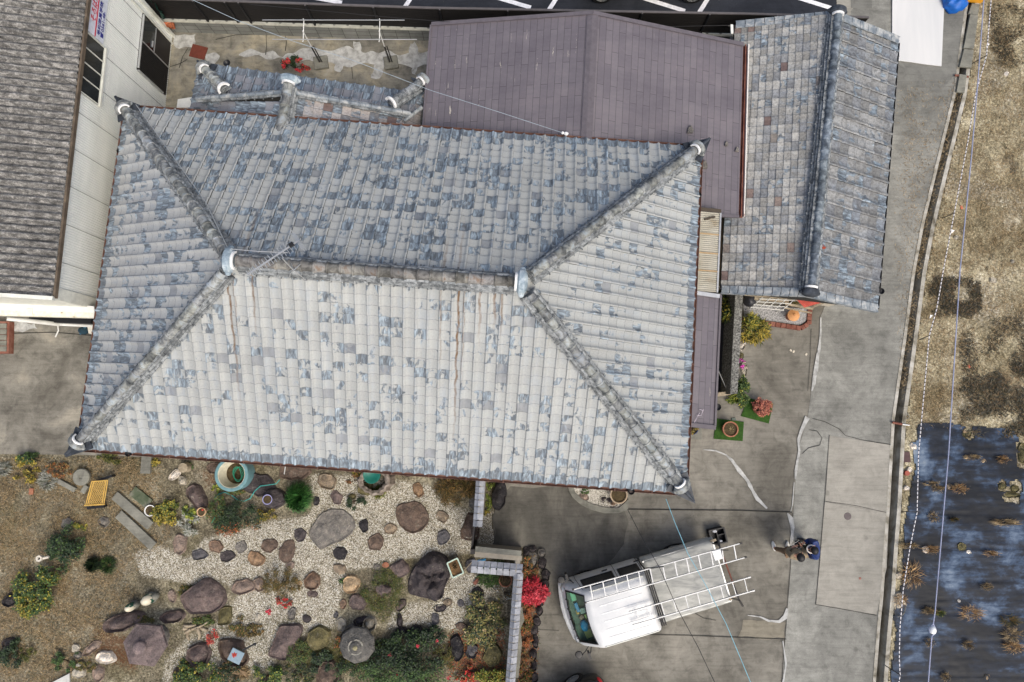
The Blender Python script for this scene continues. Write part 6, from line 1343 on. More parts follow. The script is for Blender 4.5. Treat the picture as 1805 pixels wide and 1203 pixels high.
for a, b in (((168, 849), (198, 839)), ((154, 896), (184, 893))):
    mb = MB(); p, r_ = P(*a, .2), P(*b, .2); mb.bar(p, r_, .06, .05)
    for t in (.1, .9): c = p.lerp(r_, t); mb.box((c.x, c.y, .1), (.05, .05, .2))
    mb.build('foot', M_['black'], bn)
# well ring with hose
wr = P(420.5, 834, 0); well = empty('well_ring', wr, 'round concrete well ring with a teal blue rim under the south eave', 'well')
mb = MB(); mb.lathe([(.47, 0), (.47, .5), (.45, .52), (.385, .52), (.38, .50)], wr, 40); mb.build('rim', simple('teal_rim', S(104, 142, 148), .6), well, smooth=40)
mb = MB(); mb.lathe([(.385, .505), (.365, .505), (.30, .12), (.28, .10)], wr, 40); mb.build('inner_wall', simple('pale_concrete_lining', S(196, 192, 172), .8), well, smooth=True)
mb = MB(); mb.lathe([(.33, .11), (.2, .13), (0, .12)], wr, 30); mb.build('soil', M_['clod'], well)
hose = simple('green_hose', S(24, 132, 104), .45)
mb = MB(); pts = []
for i in range(64):
    a = i*.32; r_ = .20 + .03*math.sin(i*.7); pts.append(wr + Vector((.10 + r_*.62*math.cos(a), .0 + r_*math.sin(a), .18 + .003*i)))
mb.tube(pts, .010, 6); tag(mb.build('hose_coil', hose, smooth=True), 'coil of bright green hose lying inside the teal rimmed well ring', 'hose')
mb = MB(); mb.tube([P(x, y, z_) for x, y, z_ in ((380, 878, .05), (386, 871, .06), (396, 868, .05), (408, 873, .05), (418, 881, .05), (430, 884, .08), (441, 879, .1), (449, 866, .14), (459, 857, .18), (475, 855, .2), (487, 853, .2), (493, 846, .2))], .014, 7); tag(mb.build('garden_hose', simple('teal_hose', S(56, 146, 140), .45), smooth=True), 'loose teal hose snaking from the shrub to the blotched boulder', 'hose')
mb = MB(); mb.tube([P(373, 922, .2), P(379, 912, .25)], .01, 6); tag(mb.build('hose_end', hose), 'short green hose end sticking out of the shrub', 'hose')
mb = MB(); mb.tube([P(501, 836, .6), P(503, 823, 1.4)], .012, 6); tag(mb.build('plant_stake', M_['white_metal']), 'thin white stake standing under the south eave', 'stake')
def pot(px, py, r, h, mat, label, soil='clod', name='flower_pot', group=None, z0=0.0, rim=None, cat='pot', sx=1.0):
    c = P(px, py, z0+h); rr = r/PPM(z0+h); c0 = Vector((c.x, c.y, z0)); root = empty(name, c0, label, cat, group)
    mb = MB(); mb.lathe([(rr*.72, 0), (rr*.95, h*.85), (rr, h*.86), (rr*1.02, h), (rr*.88, h), (rr*.84, h*.86)], c0, 28, sx=sx); mb.build('pot_wall', mat, root, smooth=40)
    mb = MB(); mb.lathe([(rr*.86, h*.86), (rr*.4, h*.9), (0, h*.88)], c0, 20, sx=sx); mb.build('soil', M_[soil], root); return root, c0, rr
root, c0, rr = pot(1288, 757, 13.5, .36, M_['terracotta'], 'terracotta pot of bare soil on the lower green turf mat')
mb = MB(); random.seed(3)
for i in range(7): a = i*.9; mb.tube([c0 + Vector((0, 0, .32)), c0 + Vector((.07*math.cos(a), .07*math.sin(a), .42))], .005, 5)
mb.build('dead_stem', simple('pale_stem', S(176, 160, 120), .9), root)
root, c0, rr = pot(1343, 720, 13, .36, M_['terracotta'], 'terracotta pot filled by a reddish plant on the upper green turf mat'); bush(1344, 719, 32, 31, .22, 'pinkleaf', 'reddish leaved plant growing in the pot on the upper turf mat', cat='plant', n=2400, leaf=.032, z0=.34, name='potted_plant')
root, c0, rr = pot(891, 1024, 11, .28, M_['terracotta'], 'terracotta pot with dead twigs inside the corner of the capped wall'); tuft(889, 1012, 17, .5, 'twig', 'dead brown twigs fanning out of the terracotta pot by the capped wall', cat='dead plant', n=90, z0=.2, wd=.006, name='dead_twigs')
pot(354.5, 903, 7.5, .2, simple('cream_pot', S(206, 170, 132), .6), 'small cream clay pot with a red spot on the lichen spotted boulder', z0=.18); mb = MB(); mb.ball(P(357, 899, .42), (.03, .03, .02), 8, 5); tag(mb.build('red_bud', simple('bud_red', S(190, 60, 40), .5)), 'red bud in the small cream clay pot', 'bud')
pot(471, 881, 8.5, .10, simple('violet_rim', S(150, 150, 190), .3), 'small violet rimmed bowl on the grey blotched boulder', z0=.30, name='bowl', cat='bowl')
pot(264, 900.5, 9.5, .16, M_['plaster'], 'white ring shaped pot of dry soil left of the yellow green bush')
pot(1091, 873, 15, .40, simple('pale_clay', S(170, 152, 128), .8), 'round clay pot of brown soil in the kerbed bed under the south eave'); 
root, c0, rr = pot(1221, 757, 9.5, .35, simple('blue_glaze', S(44, 54, 84), .3), 'dark blue glazed pot under the lower end of the porch roof'); bush(1222, 756, 24, 17, .26, 'gold', 'yellow brown plant in the dark blue glazed pot', cat='plant', n=500, leaf=.045, z0=.3, name='potted_plant', pal2='brown', f2=.5)
mb = MB(); q_ = [P(x, y, .0) for x, y in ((1208, 753), (1236, 753), (1235, 776), (1206, 773))]; mb.prism([(p.x, p.y) for p in q_], .0, .12); tag(mb.build('doorstep', M_['slabc'], bevel=.02), 'pale concrete step at the lower end of the porch roof', 'step')
tc = P(664, 846, 0); st = empty('stump_planter', tc, 'hollow tree stump holding a teal bowl, half under the south eave', 'planter')
mb = MB(); b = len(mb.v); n = 26
for j, (r_, z_) in enumerate(((.52, 0), (.47, .22), (.44, .40), (.38, .42), (.3, .36))):
    for i in range(n): a = 2*math.pi*i/n; k = 1 + .07*math.sin(i*3.1) + .05*math.sin(i*7.3); mb.v.append((tc.x + r_*k*math.cos(a), tc.y + r_*k*math.sin(a)*.85, z_))
for j in range(4):
    for i in range(n): mb.face((b+j*n+i, b+j*n+(i+1) % n, b+(j+1)*n+(i+1) % n, b+(j+1)*n+i))
mb.build('stump', aged('grey_bark', [(.3, S(70, 64, 56)), (.5, S(124, 114, 104)), (.7, S(164, 154, 144))], 9, stretch=(1, 1, .2)), st)
mb = MB(); mb.lathe([(.24, .36), (.24, .44), (.21, .44), (.16, .40), (0, .39)], tc + Vector((-.06, .17, 0)), 24); mb.build('bowl', simple('teal_bowl', S(28, 104, 92), .4), st, smooth=40)
sc_ = P(328, 824, .1); mb = MB(); mb.lathe([(.14, 0), (.135, .30), (.12, .31), (.04, .31), (0, .31)], Vector((sc_.x, sc_.y, 0)), 16); tag(mb.build('log_stump', M_['wood'], smooth=40), 'pale sawn log standing on end beside the white rocks', 'log')
# tray planter
zt_ = .42; q = [P(788, 993, zt_), P(806, 984, zt_), P(817, 1010, zt_), P(798, 1019, zt_)]; cc = sum(q, Vector())/4
tp = empty('tray_planter', (cc.x, cc.y, .1), 'rectangular planter with a pale green rim of dry earth on the great craggy boulder', 'planter')
mb = MB()
for i in range(4): mb.tube([q[i], q[(i+1) % 4]], .022, 8)
mb.build('rim', simple('pale_green_rim', S(186, 206, 190), .4), tp, smooth=True)
mb = MB(); qi = [(cc.x + (p.x-cc.x)*.97, cc.y + (p.y-cc.y)*.97) for p in q]; mb.prism(qi, .12, zt_-.05); mb.build('box', aged('dry_earth', [(.3, S(56, 42, 28)), (.55, S(104, 78, 48)), (.75, S(158, 126, 84))], 7), tp)
tuft(802, 999, 7, .14, 'tan', 'dead straw clump in the green rimmed planter', cat='dead plant', n=40, z0=zt_-.05, name='dead_straw')
# six sided stone lantern cap, rounded old lantern cap
LH = .75; q = [P(x, y, LH) for x, y in ((239, 1101), (282, 1105), (293, 1139), (269, 1176), (227, 1171), (216, 1133))]; cc = sum(q, Vector())/6
lan = empty('stone_lantern', (cc.x, cc.y, 0), 'stone lantern with a wide mauve six sided cap at the lower left of the garden', 'stone lantern')
mb = MB(); mb.col = S(112, 102, 102); b = len(mb.v); rings = [(1.0, -.09), (1.0, -.02), (.72, .05), (.42, .14), (.22, .20)]
for s_, dz in rings:
    for p in q: mb.v.append((cc.x + (p.x-cc.x)*s_, cc.y + (p.y-cc.y)*s_, LH + dz))
for j in range(len(rings)-1):
    for i in range(6): mb.face((b+j*6+i, b+(j+1)*6+i, b+(j+1)*6+(i+1) % 6, b+j*6+(i+1) % 6))
mb.face(range(b+5, b-1, -1)); mb.face(range(b+24, b+30)[::-1]); mb.build('cap', M_['rock'], lan, bevel=.012)
mb = MB(); mb.col = S(130, 118, 118); mb.lathe([(.17, .18), (.175, .24), (.15, .28), (.06, .30), (0, .31)], Vector((cc.x, cc.y, LH)), 20); mb.build('knob', M_['rock'], lan, smooth=50)
mb = MB(); mb.col = C_['grey']; mb.lathe([(.32, 0), (.30, .12), (.18, .2), (.16, .4), (.3, .48), (.3, .68)], Vector((cc.x, cc.y, 0)), 12); mb.build('pedestal', M_['rock'], lan)
mb = MB(); mb.col = S(176, 164, 158); p = P(234, 1153, LH+.03); mb.ball(p, (.05, .03, .03), 8, 5); tag(mb.build('pebble', M_['rock']), 'pale pebble lying on the mauve lantern cap', 'pebble')
LH = .6; c = P(629, 1138, LH); lan2 = empty('stone_lantern', (c.x, c.y, 0), 'old grey stone lantern with a lichened rounded cap at the bottom centre of the garden', 'stone lantern')
mb = MB(); mb.col = S(98, 98, 96); mb.lathe([(.47, -.10), (.50, -.06), (.47, 0), (.33, .09), (.20, .15), (.15, .17), (.15, .19), (.10, .22), (0, .23)], Vector((c.x, c.y, LH)), 9, rz=.4); mb.build('cap', M_['rock'], lan2, bevel=.01)
mb = MB(); mb.col = S(150, 150, 142); n = 16
for i in range(n): a = i*2*math.pi/n; mb.box((c.x + .19*math.cos(a), c.y + .19*math.sin(a), LH+.155), (.07, .035, .02), rz=a+1.57) if i % 5 else None
mb.col = S(150, 146, 118); mb.ball((c.x, c.y, LH+.22), (.07, .07, .05), 10, 6); mb.build('ring_carving', M_['rock'], lan2)
mb = MB(); mb.col = C_['grey']; mb.lathe([(.25, 0), (.2, .2), (.22, .52)], Vector((c.x, c.y, 0)), 10); mb.build('pedestal', M_['rock'], lan2)
rock(650, 1102, 26, 26, 0, .32, C_['pale'], 'round yellowish lichened stone peeping out above the rounded lantern cap', None, .6, group=GR); rock(612, 1117, 30, 18, -30, .5, C_['grey'], 'flat grey lichened stone touching the rounded lantern cap', None, .7, group=GR)
# solar lantern on the boulder
z_ = .52; c = P(416, 1157, z_); sol = empty('solar_lantern', (c.x, c.y, .28), 'square solar garden lantern with a pale blue lid on the rusty boulder', 'garden lantern')
mb = MB(); mb.box((c.x, c.y, z_), (.36, .34, .03), rz=-R_(25)); mb.build('lid', simple('pale_blue_lid', S(128, 148, 160), .45), sol, bevel=.02)
mb = MB(); mb.box((c.x, c.y, z_-.12), (.26, .26, .2), rz=-R_(25)); mb.build('body', M_['dglass'], sol)
mb = MB(); mb.bar(P(427, 1147, z_), P(446, 1137, z_), .045, .03); mb.ball(P(449, 1136, z_), (.05, .04, .02), 10, 5); mb.build('handle', M_['black'], sol)
lf = P(413, 1156, z_+.02); mb = MB(); mb.col = S(166, 52, 40)
for a in (90, 140, 40, 190, -10, 250): t = R_(a); L = .10 if a in (90, 140, 40) else .07; d = Vector((math.cos(t), math.sin(t), 0)); e = Vector((-d.y, d.x, 0)); mb.poly([lf, lf + d*L*.5 + e*.025, lf + d*L, lf + d*L*.5 - e*.025])
tag(mb.build('maple_leaf', M_['leaf']), 'red maple leaf lying on the pale blue lantern lid', 'leaf')
for px, py, r_, lb in ((233, 1069, 8.5, 'smaller of the two white and green glazed ceramic animals by the long purple rock'), (263, 1056, 11, 'larger of the two white and green glazed ceramic animals by the long purple rock')):
    c = P(px, py, .15); s_ = r_/PPM(.2); r = empty('ceramic_ornament', (c.x, c.y, 0), lb, 'ornament', 'glazed ornaments on the lawn')
    g = G('white_green_glaze', .25, 0, .5); mt_ = g.done(g.ramp(g.noise(g.map(g.obj(), (2.2, 5, 3), (px*.01, 0, 0)), 1.0, 2), [(.50, S(214, 206, 184)), (.53, S(40, 84, 70))]))
    mb = MB(); mb.ball((c.x, c.y, .22), (s_, s_*.85, .22), 18, 12, M=Matrix.Rotation(.5, 3, 'Z')); mb.build('body', mt_, r, smooth=True)
    mb = MB(); mb.ball((c.x+s_*.95, c.y+s_*.4, .16), (s_*.55, s_*.55, .15), 14, 9); mb.build('head', M_['slabc'], r, smooth=True)
    mb = MB(); mb.lathe([(s_*.9, 0), (s_*.7, .06)], Vector((c.x, c.y, 0)), 14); mb.build('base', M_['slabc'], r)
mb = MB(); mb.col = S(206, 200, 186); c = P(75, 983, .35); mb.lathe([(.06, 0), (.085, .1), (.085, .16), (.04, .16), (.03, .12)], c, 14); mb.tube([c + Vector((.08, 0, .1)), P(86, 982, .45)], .035, 8); tag(mb.build('pipe_fitting', M_['vr'], smooth=40), 'white hollow pipe fitting caught on the dark green shrub', 'pipe')
mb = MB(); q_ = [P(x, y, .05) for x, y in ((86, 1206), (123, 1187), (124, 1230), (86, 1230))]; mb.prism([(p.x, p.y) for p in q_], .03, .07); tag(mb.build('white_board', simple('grey_white_board', S(188, 188, 182), .7)), 'pale grey board cut by the bottom edge at the lower left', 'board')
dw = empty('driftwood', P(345, 1110, 0), 'gnarled pale driftwood root lying below the great purple rock', 'driftwood'); mb = MB()
for pts in ([(322, 1108), (336, 1110), (350, 1106), (368, 1096)], [(350, 1106), (366, 1112)], [(332, 1110), (330, 1122), (334, 1128)], [(348, 1108), (352, 1120), (350, 1128)], [(336, 1110), (326, 1116)], [(324, 1104), (334, 1104), (346, 1102)]):
    mb.tube([P(x, y, .06 + .05*math.sin(i*2+x)) for i, (x, y) in enumerate(pts)], [.05*(1-.18*i) for i in range(len(pts))], 8)
mb.build('root', M_['wood'], dw, smooth=True)
mb = MB()
for i in range(6): mb.tube([P(400+i*3, 1184+i, .04), P(420+i*2, 1180+i*2, .08), P(440-i, 1188+i*1.5, .04)], .008, 5)
tag(mb.build('straw_twigs', simple('straw', S(150, 128, 100), .9)), 'bundle of pale twigs under the lantern boulder', 'twigs')
tuft(430, 1186, 16, .08, 'tan', 'tan dead grass below the twigs bundle', n=160, cat='grass'); mb = MB(); mb.tube([P(818, 1006, .12), P(832, 991, .14)], .012, 6); tag(mb.build('garden_stick', M_['wood']), 'thin stick on the slate stone beside the green rimmed planter', 'stick')
mb = MB(); mb.col = S(40, 110, 150); mb.tube([P(842, 989, .8), P(850, 988, .8), P(856, 986, .8)], .03, 7); tag(mb.build('blue_strap', M_['v']), 'blue strap hanging on the corner of the capped wall', 'strap')
# leaf litter on the lawn and the red bed: blades nobody could count
def litter(name, poly, n, pal, label, cat, L=.09, z=.03, seed=1, wd=.005):
    rng = random.Random(seed); q = [P(x, y, 0) for x, y in poly]; xs = [p.x for p in q]; ys = [p.y for p in q]; pl = [(p.x, p.y) for p in q]
    X = np.array([rng.uniform(min(xs), max(xs)) for _ in range(n*2)]); Y = np.array([rng.uniform(min(ys), max(ys)) for _ in range(n*2)]); ins = pip_dist(X, Y, pl) > -.5*np.array([rng.random() for _ in range(n*2)])
    mb = MB(); k = PAL[pal]; cnt = 0
    for x, y in zip(X[ins], Y[ins]):
        if mnoise.noise(Vector((x*1.7, y*1.7, 5)))*1.3 + rng.uniform(-.5, .5) < (.12 if pal == 'scrub' else -.28): continue
        t = rng.uniform(0, 6.28); l_ = L*rng.uniform(.5, 1.3); c = k[int(rng.random()*len(k)) % len(k)]; j = rng.uniform(.7, 1.3); mb.col = tuple(v*j for v in c); z0 = z*rng.random(); d = Vector((math.cos(t), math.sin(t), rng.uniform(-.1, .5)))*l_; e = Vector((-math.sin(t), math.cos(t), 0))*wd; p = Vector((x, y, z0)); b = len(mb.v); mb.v += [tuple(p-e), tuple(p+e), tuple(p+d)]; mb.face((b, b+1, b+2)); cnt += 1
        if cnt >= n: break
    return tag(mb.build(name, M_['leaf'], origin=(0, 0, 0), weld=False), label, cat, None, 'stuff')
LAWN = [(-20, 812), (130, 808), (265, 812), (260, 860), (300, 930), (230, 965), (215, 1010), (200, 1090), (150, 1130), (120, 1203), (-20, 1203)]
litter('dry_grass', LAWN, 26000, 'tan', 'dry straw coloured grass covering the lawn at the lower left', 'grass'); litter('green_weeds', LAWN, 3500, 'olive', 'sparse olive weeds in the dry lawn', 'weeds', .06, .03, 5, .008)
litter('field_grass', [(1605, 170), (1700, 160), (1740, -30), (1860, -30), (1860, 760), (1690, 740), (1590, 735)], 30000, 'tan', 'dry straw grass over the field on the right', 'grass', .10, .04, 8)
litter('field_weeds', [(1690, 700), (1820, 640), (1820, 770), (1700, 745)], 6000, 'scrub', 'dense brown weeds at the top of the black film', 'weeds', .12, .08, 9, .012); litter('dark_weeds', [(1635, 490), (1720, 510), (1730, 545), (1690, 560), (1640, 520)], 5000, 'scrub', 'patch of dark weeds in the field', 'weeds', .08, .06, 10, .012)
litter('field_scrub', [(1690, 610), (1760, 560), (1830, 560), (1830, 690), (1720, 690)], 3000, 'scrub', 'dark scrub scattered over the middle of the field', 'weeds', .08, .06, 21, .012); litter('upper_scrub', [(1740, 10), (1840, 10), (1840, 110), (1770, 120)], 2500, 'scrub', 'dark scrub in the top corner of the field', 'weeds', .08, .05, 22, .012); litter('red_leaf_litter', [(790, 1140), (880, 1110), (890, 1203), (795, 1200)], 2600, 'rust', 'rusty fallen leaves under the shrubs by the long capped wall', 'leaf litter', .05, .02, 12, .016); litter('bed_litter', [(918, 990), (950, 1000), (935, 1203), (915, 1203)], 2600, 'rust', 'russet dead leaves covering the outer bed', 'leaf litter', .05, .03, 13, .012)
litter('garden_weeds', [(300, 1090), (480, 1090), (600, 1110), (640, 1203), (280, 1203)], 3500, 'moss', 'mossy weeds between the lower rocks', 'weeds', .05, .03, 14)
# kerbed bed under the south eave
mb = MB(); out_ = [(1000, 850), (1003, 866), (1010, 878), (1024, 890), (1042, 899), (1065, 905), (1090, 905), (1107, 899), (1108, 880)]; inn = [(1008, 852), (1014, 868), (1026, 880), (1044, 889), (1068, 895), (1090, 896), (1100, 888)]
po = [P(x, y, .1) for x, y in out_]; pi_ = [P(x, y, .1) for x, y in inn]
for i in range(len(po)-1):
    a, b = po[i], po[i+1]; c, d = pi_[min(i+1, len(pi_)-1)], pi_[min(i, len(pi_)-1)]; mb.prism([(a.x, a.y), (b.x, b.y), (c.x, c.y)] if (c-d).length < 1e-5 else [(a.x, a.y), (b.x, b.y), (c.x, c.y), (d.x, d.y)], .0, .11)
tag(mb.build('curved_kerb', M_['slabc']), 'curved concrete kerb of the little bed under the south eave', 'kerb')
sheet('bed_gravel', inn + [(1100, 850)], .05, M_['v'] if False else aged('pale_gravel', [(.36, S(104, 100, 88)), (.5, S(182, 178, 166)), (.64, S(214, 210, 200))], 30, .95, .1, .8, obj=False))
for x, y, w_, h_, cl, lb in ((1063, 880, 12, 14, 'dark', 'pointed dark rock in the kerbed bed'), (1052, 888, 0, 0, '', ''), (1076, 883, 16, 13, 'dark', 'dark brown rock beside the clay pot in the kerbed bed'), (1080, 889, 20, 12, 'rust', 'orange stained rock in the kerbed bed'), (1030, 876, 20, 14, 'pink', 'pinkish rock at the left of the kerbed bed')):
    if lb: rock(x, y, w_, h_, 10, .14, C_[cl], lb, None, .4, group=GR)
bush(1031, 866, 14, 10, .14, 'green', 'small green plant in the kerbed bed', n=200, leaf=.04)
# green turf mats
turf = aged('artificial_turf', [(.3, S(34, 62, 20)), (.6, S(52, 84, 30)), (.8, S(66, 98, 38))], 14, .95)
for pts, lb in ([(1262, 738), (1311, 744), (1309, 778), (1258, 774)], 'square green turf mat under the terracotta pot of bare soil'), ([(1319, 702), (1363, 712), (1355, 747), (1306, 734)], 'tilted green turf mat under the pot with the reddish plant'):
    mb = MB(); q = [P(x, y, .04) for x, y in pts]; mb.prism([(p.x, p.y) for p in q], .03, .048); tag(mb.build('turf_mat', turf), lb, 'mat', 'green turf mats on the yard')
mb = MB(); mb.box(P(1293, 739, .05), (.12, .06, .04)); tag(mb.build('small_block', simple('greenish_block', S(92, 104, 96), .8)), 'small greenish block at the top edge of the square turf mat', 'block')
# gravel bed with brick edge, trellis, red roof
sheet('bed_gravel', [(1310, 535), (1424, 545), (1421, 566), (1410, 573), (1312, 560)], .06, aged('grey_gravel', [(.36, S(84, 84, 84)), (.5, S(150, 150, 150)), (.64, S(196, 196, 196))], 34, .95, .1, .8, obj=False))
be = empty('brick_edging', P(1400, 576, 0), 'low red brick edging round the grey gravel bed', 'edging'); rng = random.Random(4)
for a, b, k in (((1340, 568), (1412, 579), 8), ((1412, 579), (1424, 572), 2), ((1426, 572), (1428, 546), 4), ((1310, 560), (1312, 570), 2)):
    p, r_ = P(*a, .1), P(*b, .1)
    for i in range(k):
        mb = MB(); s0_, s1_ = p.lerp(r_, (i+.04)/k), p.lerp(r_, (i+.96)/k); mb.bar(Vector((s0_.x, s0_.y, .06)), Vector((s1_.x, s1_.y, .06+rng.uniform(-.01, .01))), .13, .12); mb.build('brick', [M_['rust_red'], M_['terracotta']][0], be, bevel=.008)
tr0, tr1 = P(1326, 542, .5), P(1379, 547, .5); top0, top1 = P(1352, 517, 1.35), P(1412, 518, 1.35)
tre = empty('white_trellis', P(1355, 545, .3), 'white lattice trellis leaning over the grey gravel bed', 'trellis'); mb = MB()
for i in range(5): t = i/4; mb.tube([tr0.lerp(tr1, t), top0.lerp(top1, t)], .012, 6)
for i in range(6): t = i/5; mb.tube([tr0.lerp(top0, t) - (tr1-tr0)*.05, tr1.lerp(top1, t) + (tr1-tr0)*.05], .011, 6)
mb.build('lattice', M_['white_metal'], tre); mb = MB(); mb.tube([Vector((tr0.x, tr0.y, .05)), tr0], .014, 6); mb.tube([Vector((tr1.x, tr1.y, .05)), tr1], .014, 6); mb.build('leg', M_['white_metal'], tre)
z_ = 1.45; q = [P(1393, 517, z_+.12), P(1437, 515, z_+.16), P(1465, 529, z_), P(1433, 542, z_-.12)]
rs = empty('red_shed_roof', P(1430, 530, 0), 'small red corrugated roof tucked under the south end of the tiled gable building', 'shed'); mb = MB(); b = len(mb.v); n = 66
for i in range(n+1):
    t = i/n; h = Vector((0, 0, .012*math.sin(i*math.pi/2))); mb.v += [tuple(q[0].lerp(q[3], t*.0).lerp(q[1], t) + h), tuple((q[3] + (q[0]-q[1])*.35).lerp(q[2] + Vector((0, 0, 0)), t) + h)]
for i in range(n): mb.face((b+2*i, b+2*i+1, b+2*i+3, b+2*i+2))
mb.build('corrugated_sheet', aged('faded_red_sheet', [(.3, S(166, 76, 66)), (.6, S(204, 106, 92)), (.8, S(220, 130, 112))], 3), rs, smooth=70, weld=False)
mb = MB(); mb.bar(q[3] + Vector((0, 0, -.05)), q[2] + Vector((0, 0, -.03)), .04, .06)
for p in (P(1437, 541, 0), P(1462, 529, 0)): mb.box((p.x-.06, p.y+.05, .65), (.06, .06, 1.3))
mb.build('frame', M_['wood'], rs)
mb = MB(); a, b = P(1384, 536, .5), P(1433, 545, .5); mb.bar(a, b, .06, .05); mb.bar(a + Vector((0, -.10, -.1)), b + Vector((0, -.10, -.1)), .04, .04); mb.bar(P(1312, 517, 1.2), P(1395, 524, 1.2), .14, .04); mb.bar(P(1330, 526, .9), P(1390, 532, .9), .08, .04); tag(mb.build('timber_rack', M_['wood']), 'pale timber shelves behind the white trellis', 'rack')
bush(1395, 536, 26, 10, .3, 'olive', 'weeds growing through the timber rack', n=260, leaf=.045)
bg_ = P(1321, 530, .2); mb = MB(); b0 = len(mb.v); mb.ball((bg_.x, bg_.y, .2), (.17, .20, .2), 16, 10); mb.v = [tuple(Vector(v) + Vector((mnoise.noise(Vector(v)*9)*.05, mnoise.noise(Vector(v)*9+Vector((5, 0, 0)))*.05, 0))) for v in mb.v]; tag(mb.build('black_bag', simple('black_bag', S(54, 55, 60), .35), smooth=True), 'black plastic bag at the corner of the gravel bed', 'bag')
mb = MB(); c = P(1399, 556, .38); mb.lathe([(.17, -.04), (.175, 0), (.09, .05), (.035, .07), (.035, .11), (0, .12)], c, 24); lid = mb.build('pot_lid', M_['terracotta']); po_ = empty('lidded_pot', (c.x, c.y, .05), 'terracotta pot with a wide knobbed lid on the grey gravel bed', 'pot'); lid.parent = po_; lid.location = lid.location - po_.location; lid.data.materials[0] = simple('tan_terracotta', S(196, 142, 92), .7)
mb = MB(); mb.lathe([(.11, .05), (.13, .3), (.12, .34)], Vector((c.x, c.y, 0)), 18); mb.build('pot_wall', M_['terracotta'], po_)
for x, y in ((1394, 618), (1399, 620), (1421, 625)): mb = MB(); mb.col = S(208, 200, 182); mb.box(P(x, y, .032), (.07, .05, .015), rz=x); tag(mb.build('paper_scrap', M_['vr'], bevel=.004), 'small pale scrap lying on the yard concrete' if x != 1421 else 'lone pale scrap near the kerb crack', 'scrap', 'pale scraps on the yard')
# ------------------------------------------------------------------ truck
def outline(x0, x1, hw, rf, bow, rr=.08, nF=9, nS=7):
    pts = []
    for i in range(nF):
        y = -(hw-rf) + 2*(hw-rf)*i/(nF-1); pts.append((x0 + bow*(y/hw)**2, y))
    xc = x0 + bow*((hw-rf)/hw)**2
    for a in (22.5, 45, 67.5, 90): t = R_(a); pts.append((xc + rf*1.0*(1-math.cos(t)), (hw-rf) + rf*math.sin(t)))
    xs = xc + rf
    for i in range(1, nS): pts.append((xs + (x1-rr-xs)*i/(nS-1), hw))
    for a in (45, 90): t = R_(a); pts.append((x1-rr + rr*math.sin(t), hw-rr + rr*math.cos(t)))
    right = [(x, -y) for x, y in pts[nF:]][::-1]
    return pts + right
def loft(mb, levels, skip=None, cap=True):
    b = len(mb.v); n = len(levels[0][1])
    for z, o in levels:
        for x, y in o: mb.v.append((x, y, z))
    for j in range(len(levels)-1):
        for i in range(n):
            if skip and skip(j, i): continue
            i2 = (i+1) % n; mb.face((b+j*n+i, b+(j+1)*n+i, b+(j+1)*n+i2, b+j*n+i2))
    if cap: mb.face(range(b+len(levels)*n-1, b+(len(levels)-1)*n-1, -1)); mb.face(range(b, b+n))
def clear_glass(name, tint, fac=.16):
    m = bpy.data.materials.new(name); m.use_nodes = True; nt = m.node_tree; nt.nodes.remove(nt.nodes['Principled BSDF']); o = nt.nodes['Material Output']
    t = nt.nodes.new('ShaderNodeBsdfTransparent'); t.inputs[0].default_value = (*tint, 1); g_ = nt.nodes.new('ShaderNodeBsdfGlossy'); g_.inputs['Roughness'].default_value = .05; g_.inputs[0].default_value = (.8, .85, .85, 1)
    x = nt.nodes.new('ShaderNodeMixShader'); x.inputs[0].default_value = fac; nt.links.new(t.outputs[0], x.inputs[1]); nt.links.new(g_.outputs[0], x.inputs[2]); nt.links.new(x.outputs[0], o.inputs[0]); return m
white_paint = G('white_vehicle_paint', .32, 0, .5); M_['truck'] = white_paint.done(white_paint.ramp(white_paint.noise(white_paint.obj(), 2.5, 5), [(.3, S(202, 204, 204)), (.7, S(222, 223, 222))]))
M_['tyre'] = simple('tyre_rubber', S(24, 24, 25), .85); M_['wing'] = clear_glass('windscreen_glass', (.80, .92, .85))
tf, tr_ = P(998.5, 1083, .75), P(1272, 1005, .95); tang = math.atan2(tr_.y-tf.y, tr_.x-tf.x); TLn = (Vector((tr_.x, tr_.y))-Vector((tf.x, tf.y))).length
truck = empty('pickup_truck', (tf.x, tf.y, .02), 'white double cab pickup truck with ladders over a grey tarpaulin covered bed', 'truck', rz=tang)
TM = Matrix.Translation((tf.x, tf.y, .02)) @ Matrix.Rotation(tang, 4, 'Z')
XB = TLn - 2.0                                             # start of the bed
lev = [(.30, outline(.06, XB-.06, .80, .16, .10)), (.50, outline(.0, XB-.04, .84, .18, .11)), (.78, outline(.01, XB-.04, .85, .18, .11)), (1.02, outline(.08, XB-.04, .84, .17, .11)), (1.80, outline(.50, XB-.10, .74, .13, .10)), (1.87, outline(.56, XB-.14, .71, .12, .10)), (1.91, outline(.64, XB-.22, .64, .12, .09))]
mb = MB(); loft(mb, lev, skip=lambda j, i: j == 3 and 0 <= i < 8); body = mb.build('cab', M_['truck'], truck, local=True, smooth=35, weld=False)
mb = MB(); L3, L4 = lev[3], lev[4]
def ws(u, v, o=-.004):
    i = u*8; i0 = min(7, int(i)); f = i-i0
    a = Vector((*L3[1][i0], L3[0])).lerp(Vector((*L3[1][i0+1], L3[0])), f); c = Vector((*L4[1][i0], L4[0])).lerp(Vector((*L4[1][i0+1], L4[0])), f); p = a.lerp(c, v); return p + Vector((o, 0, -o))
for i in range(8): mb.poly([ws(i/8, .03), ws(i/8, .97), ws((i+1)/8, .97), ws((i+1)/8, .03)])
mb.build('windscreen', M_['wing'], truck, local=True, weld=False)
mb = MB()
for i in range(8): mb.tube([ws(i/8, .015), ws((i+1)/8, .015)], .018, 6); mb.tube([ws(i/8, .985), ws((i+1)/8, .985)], .016, 6)
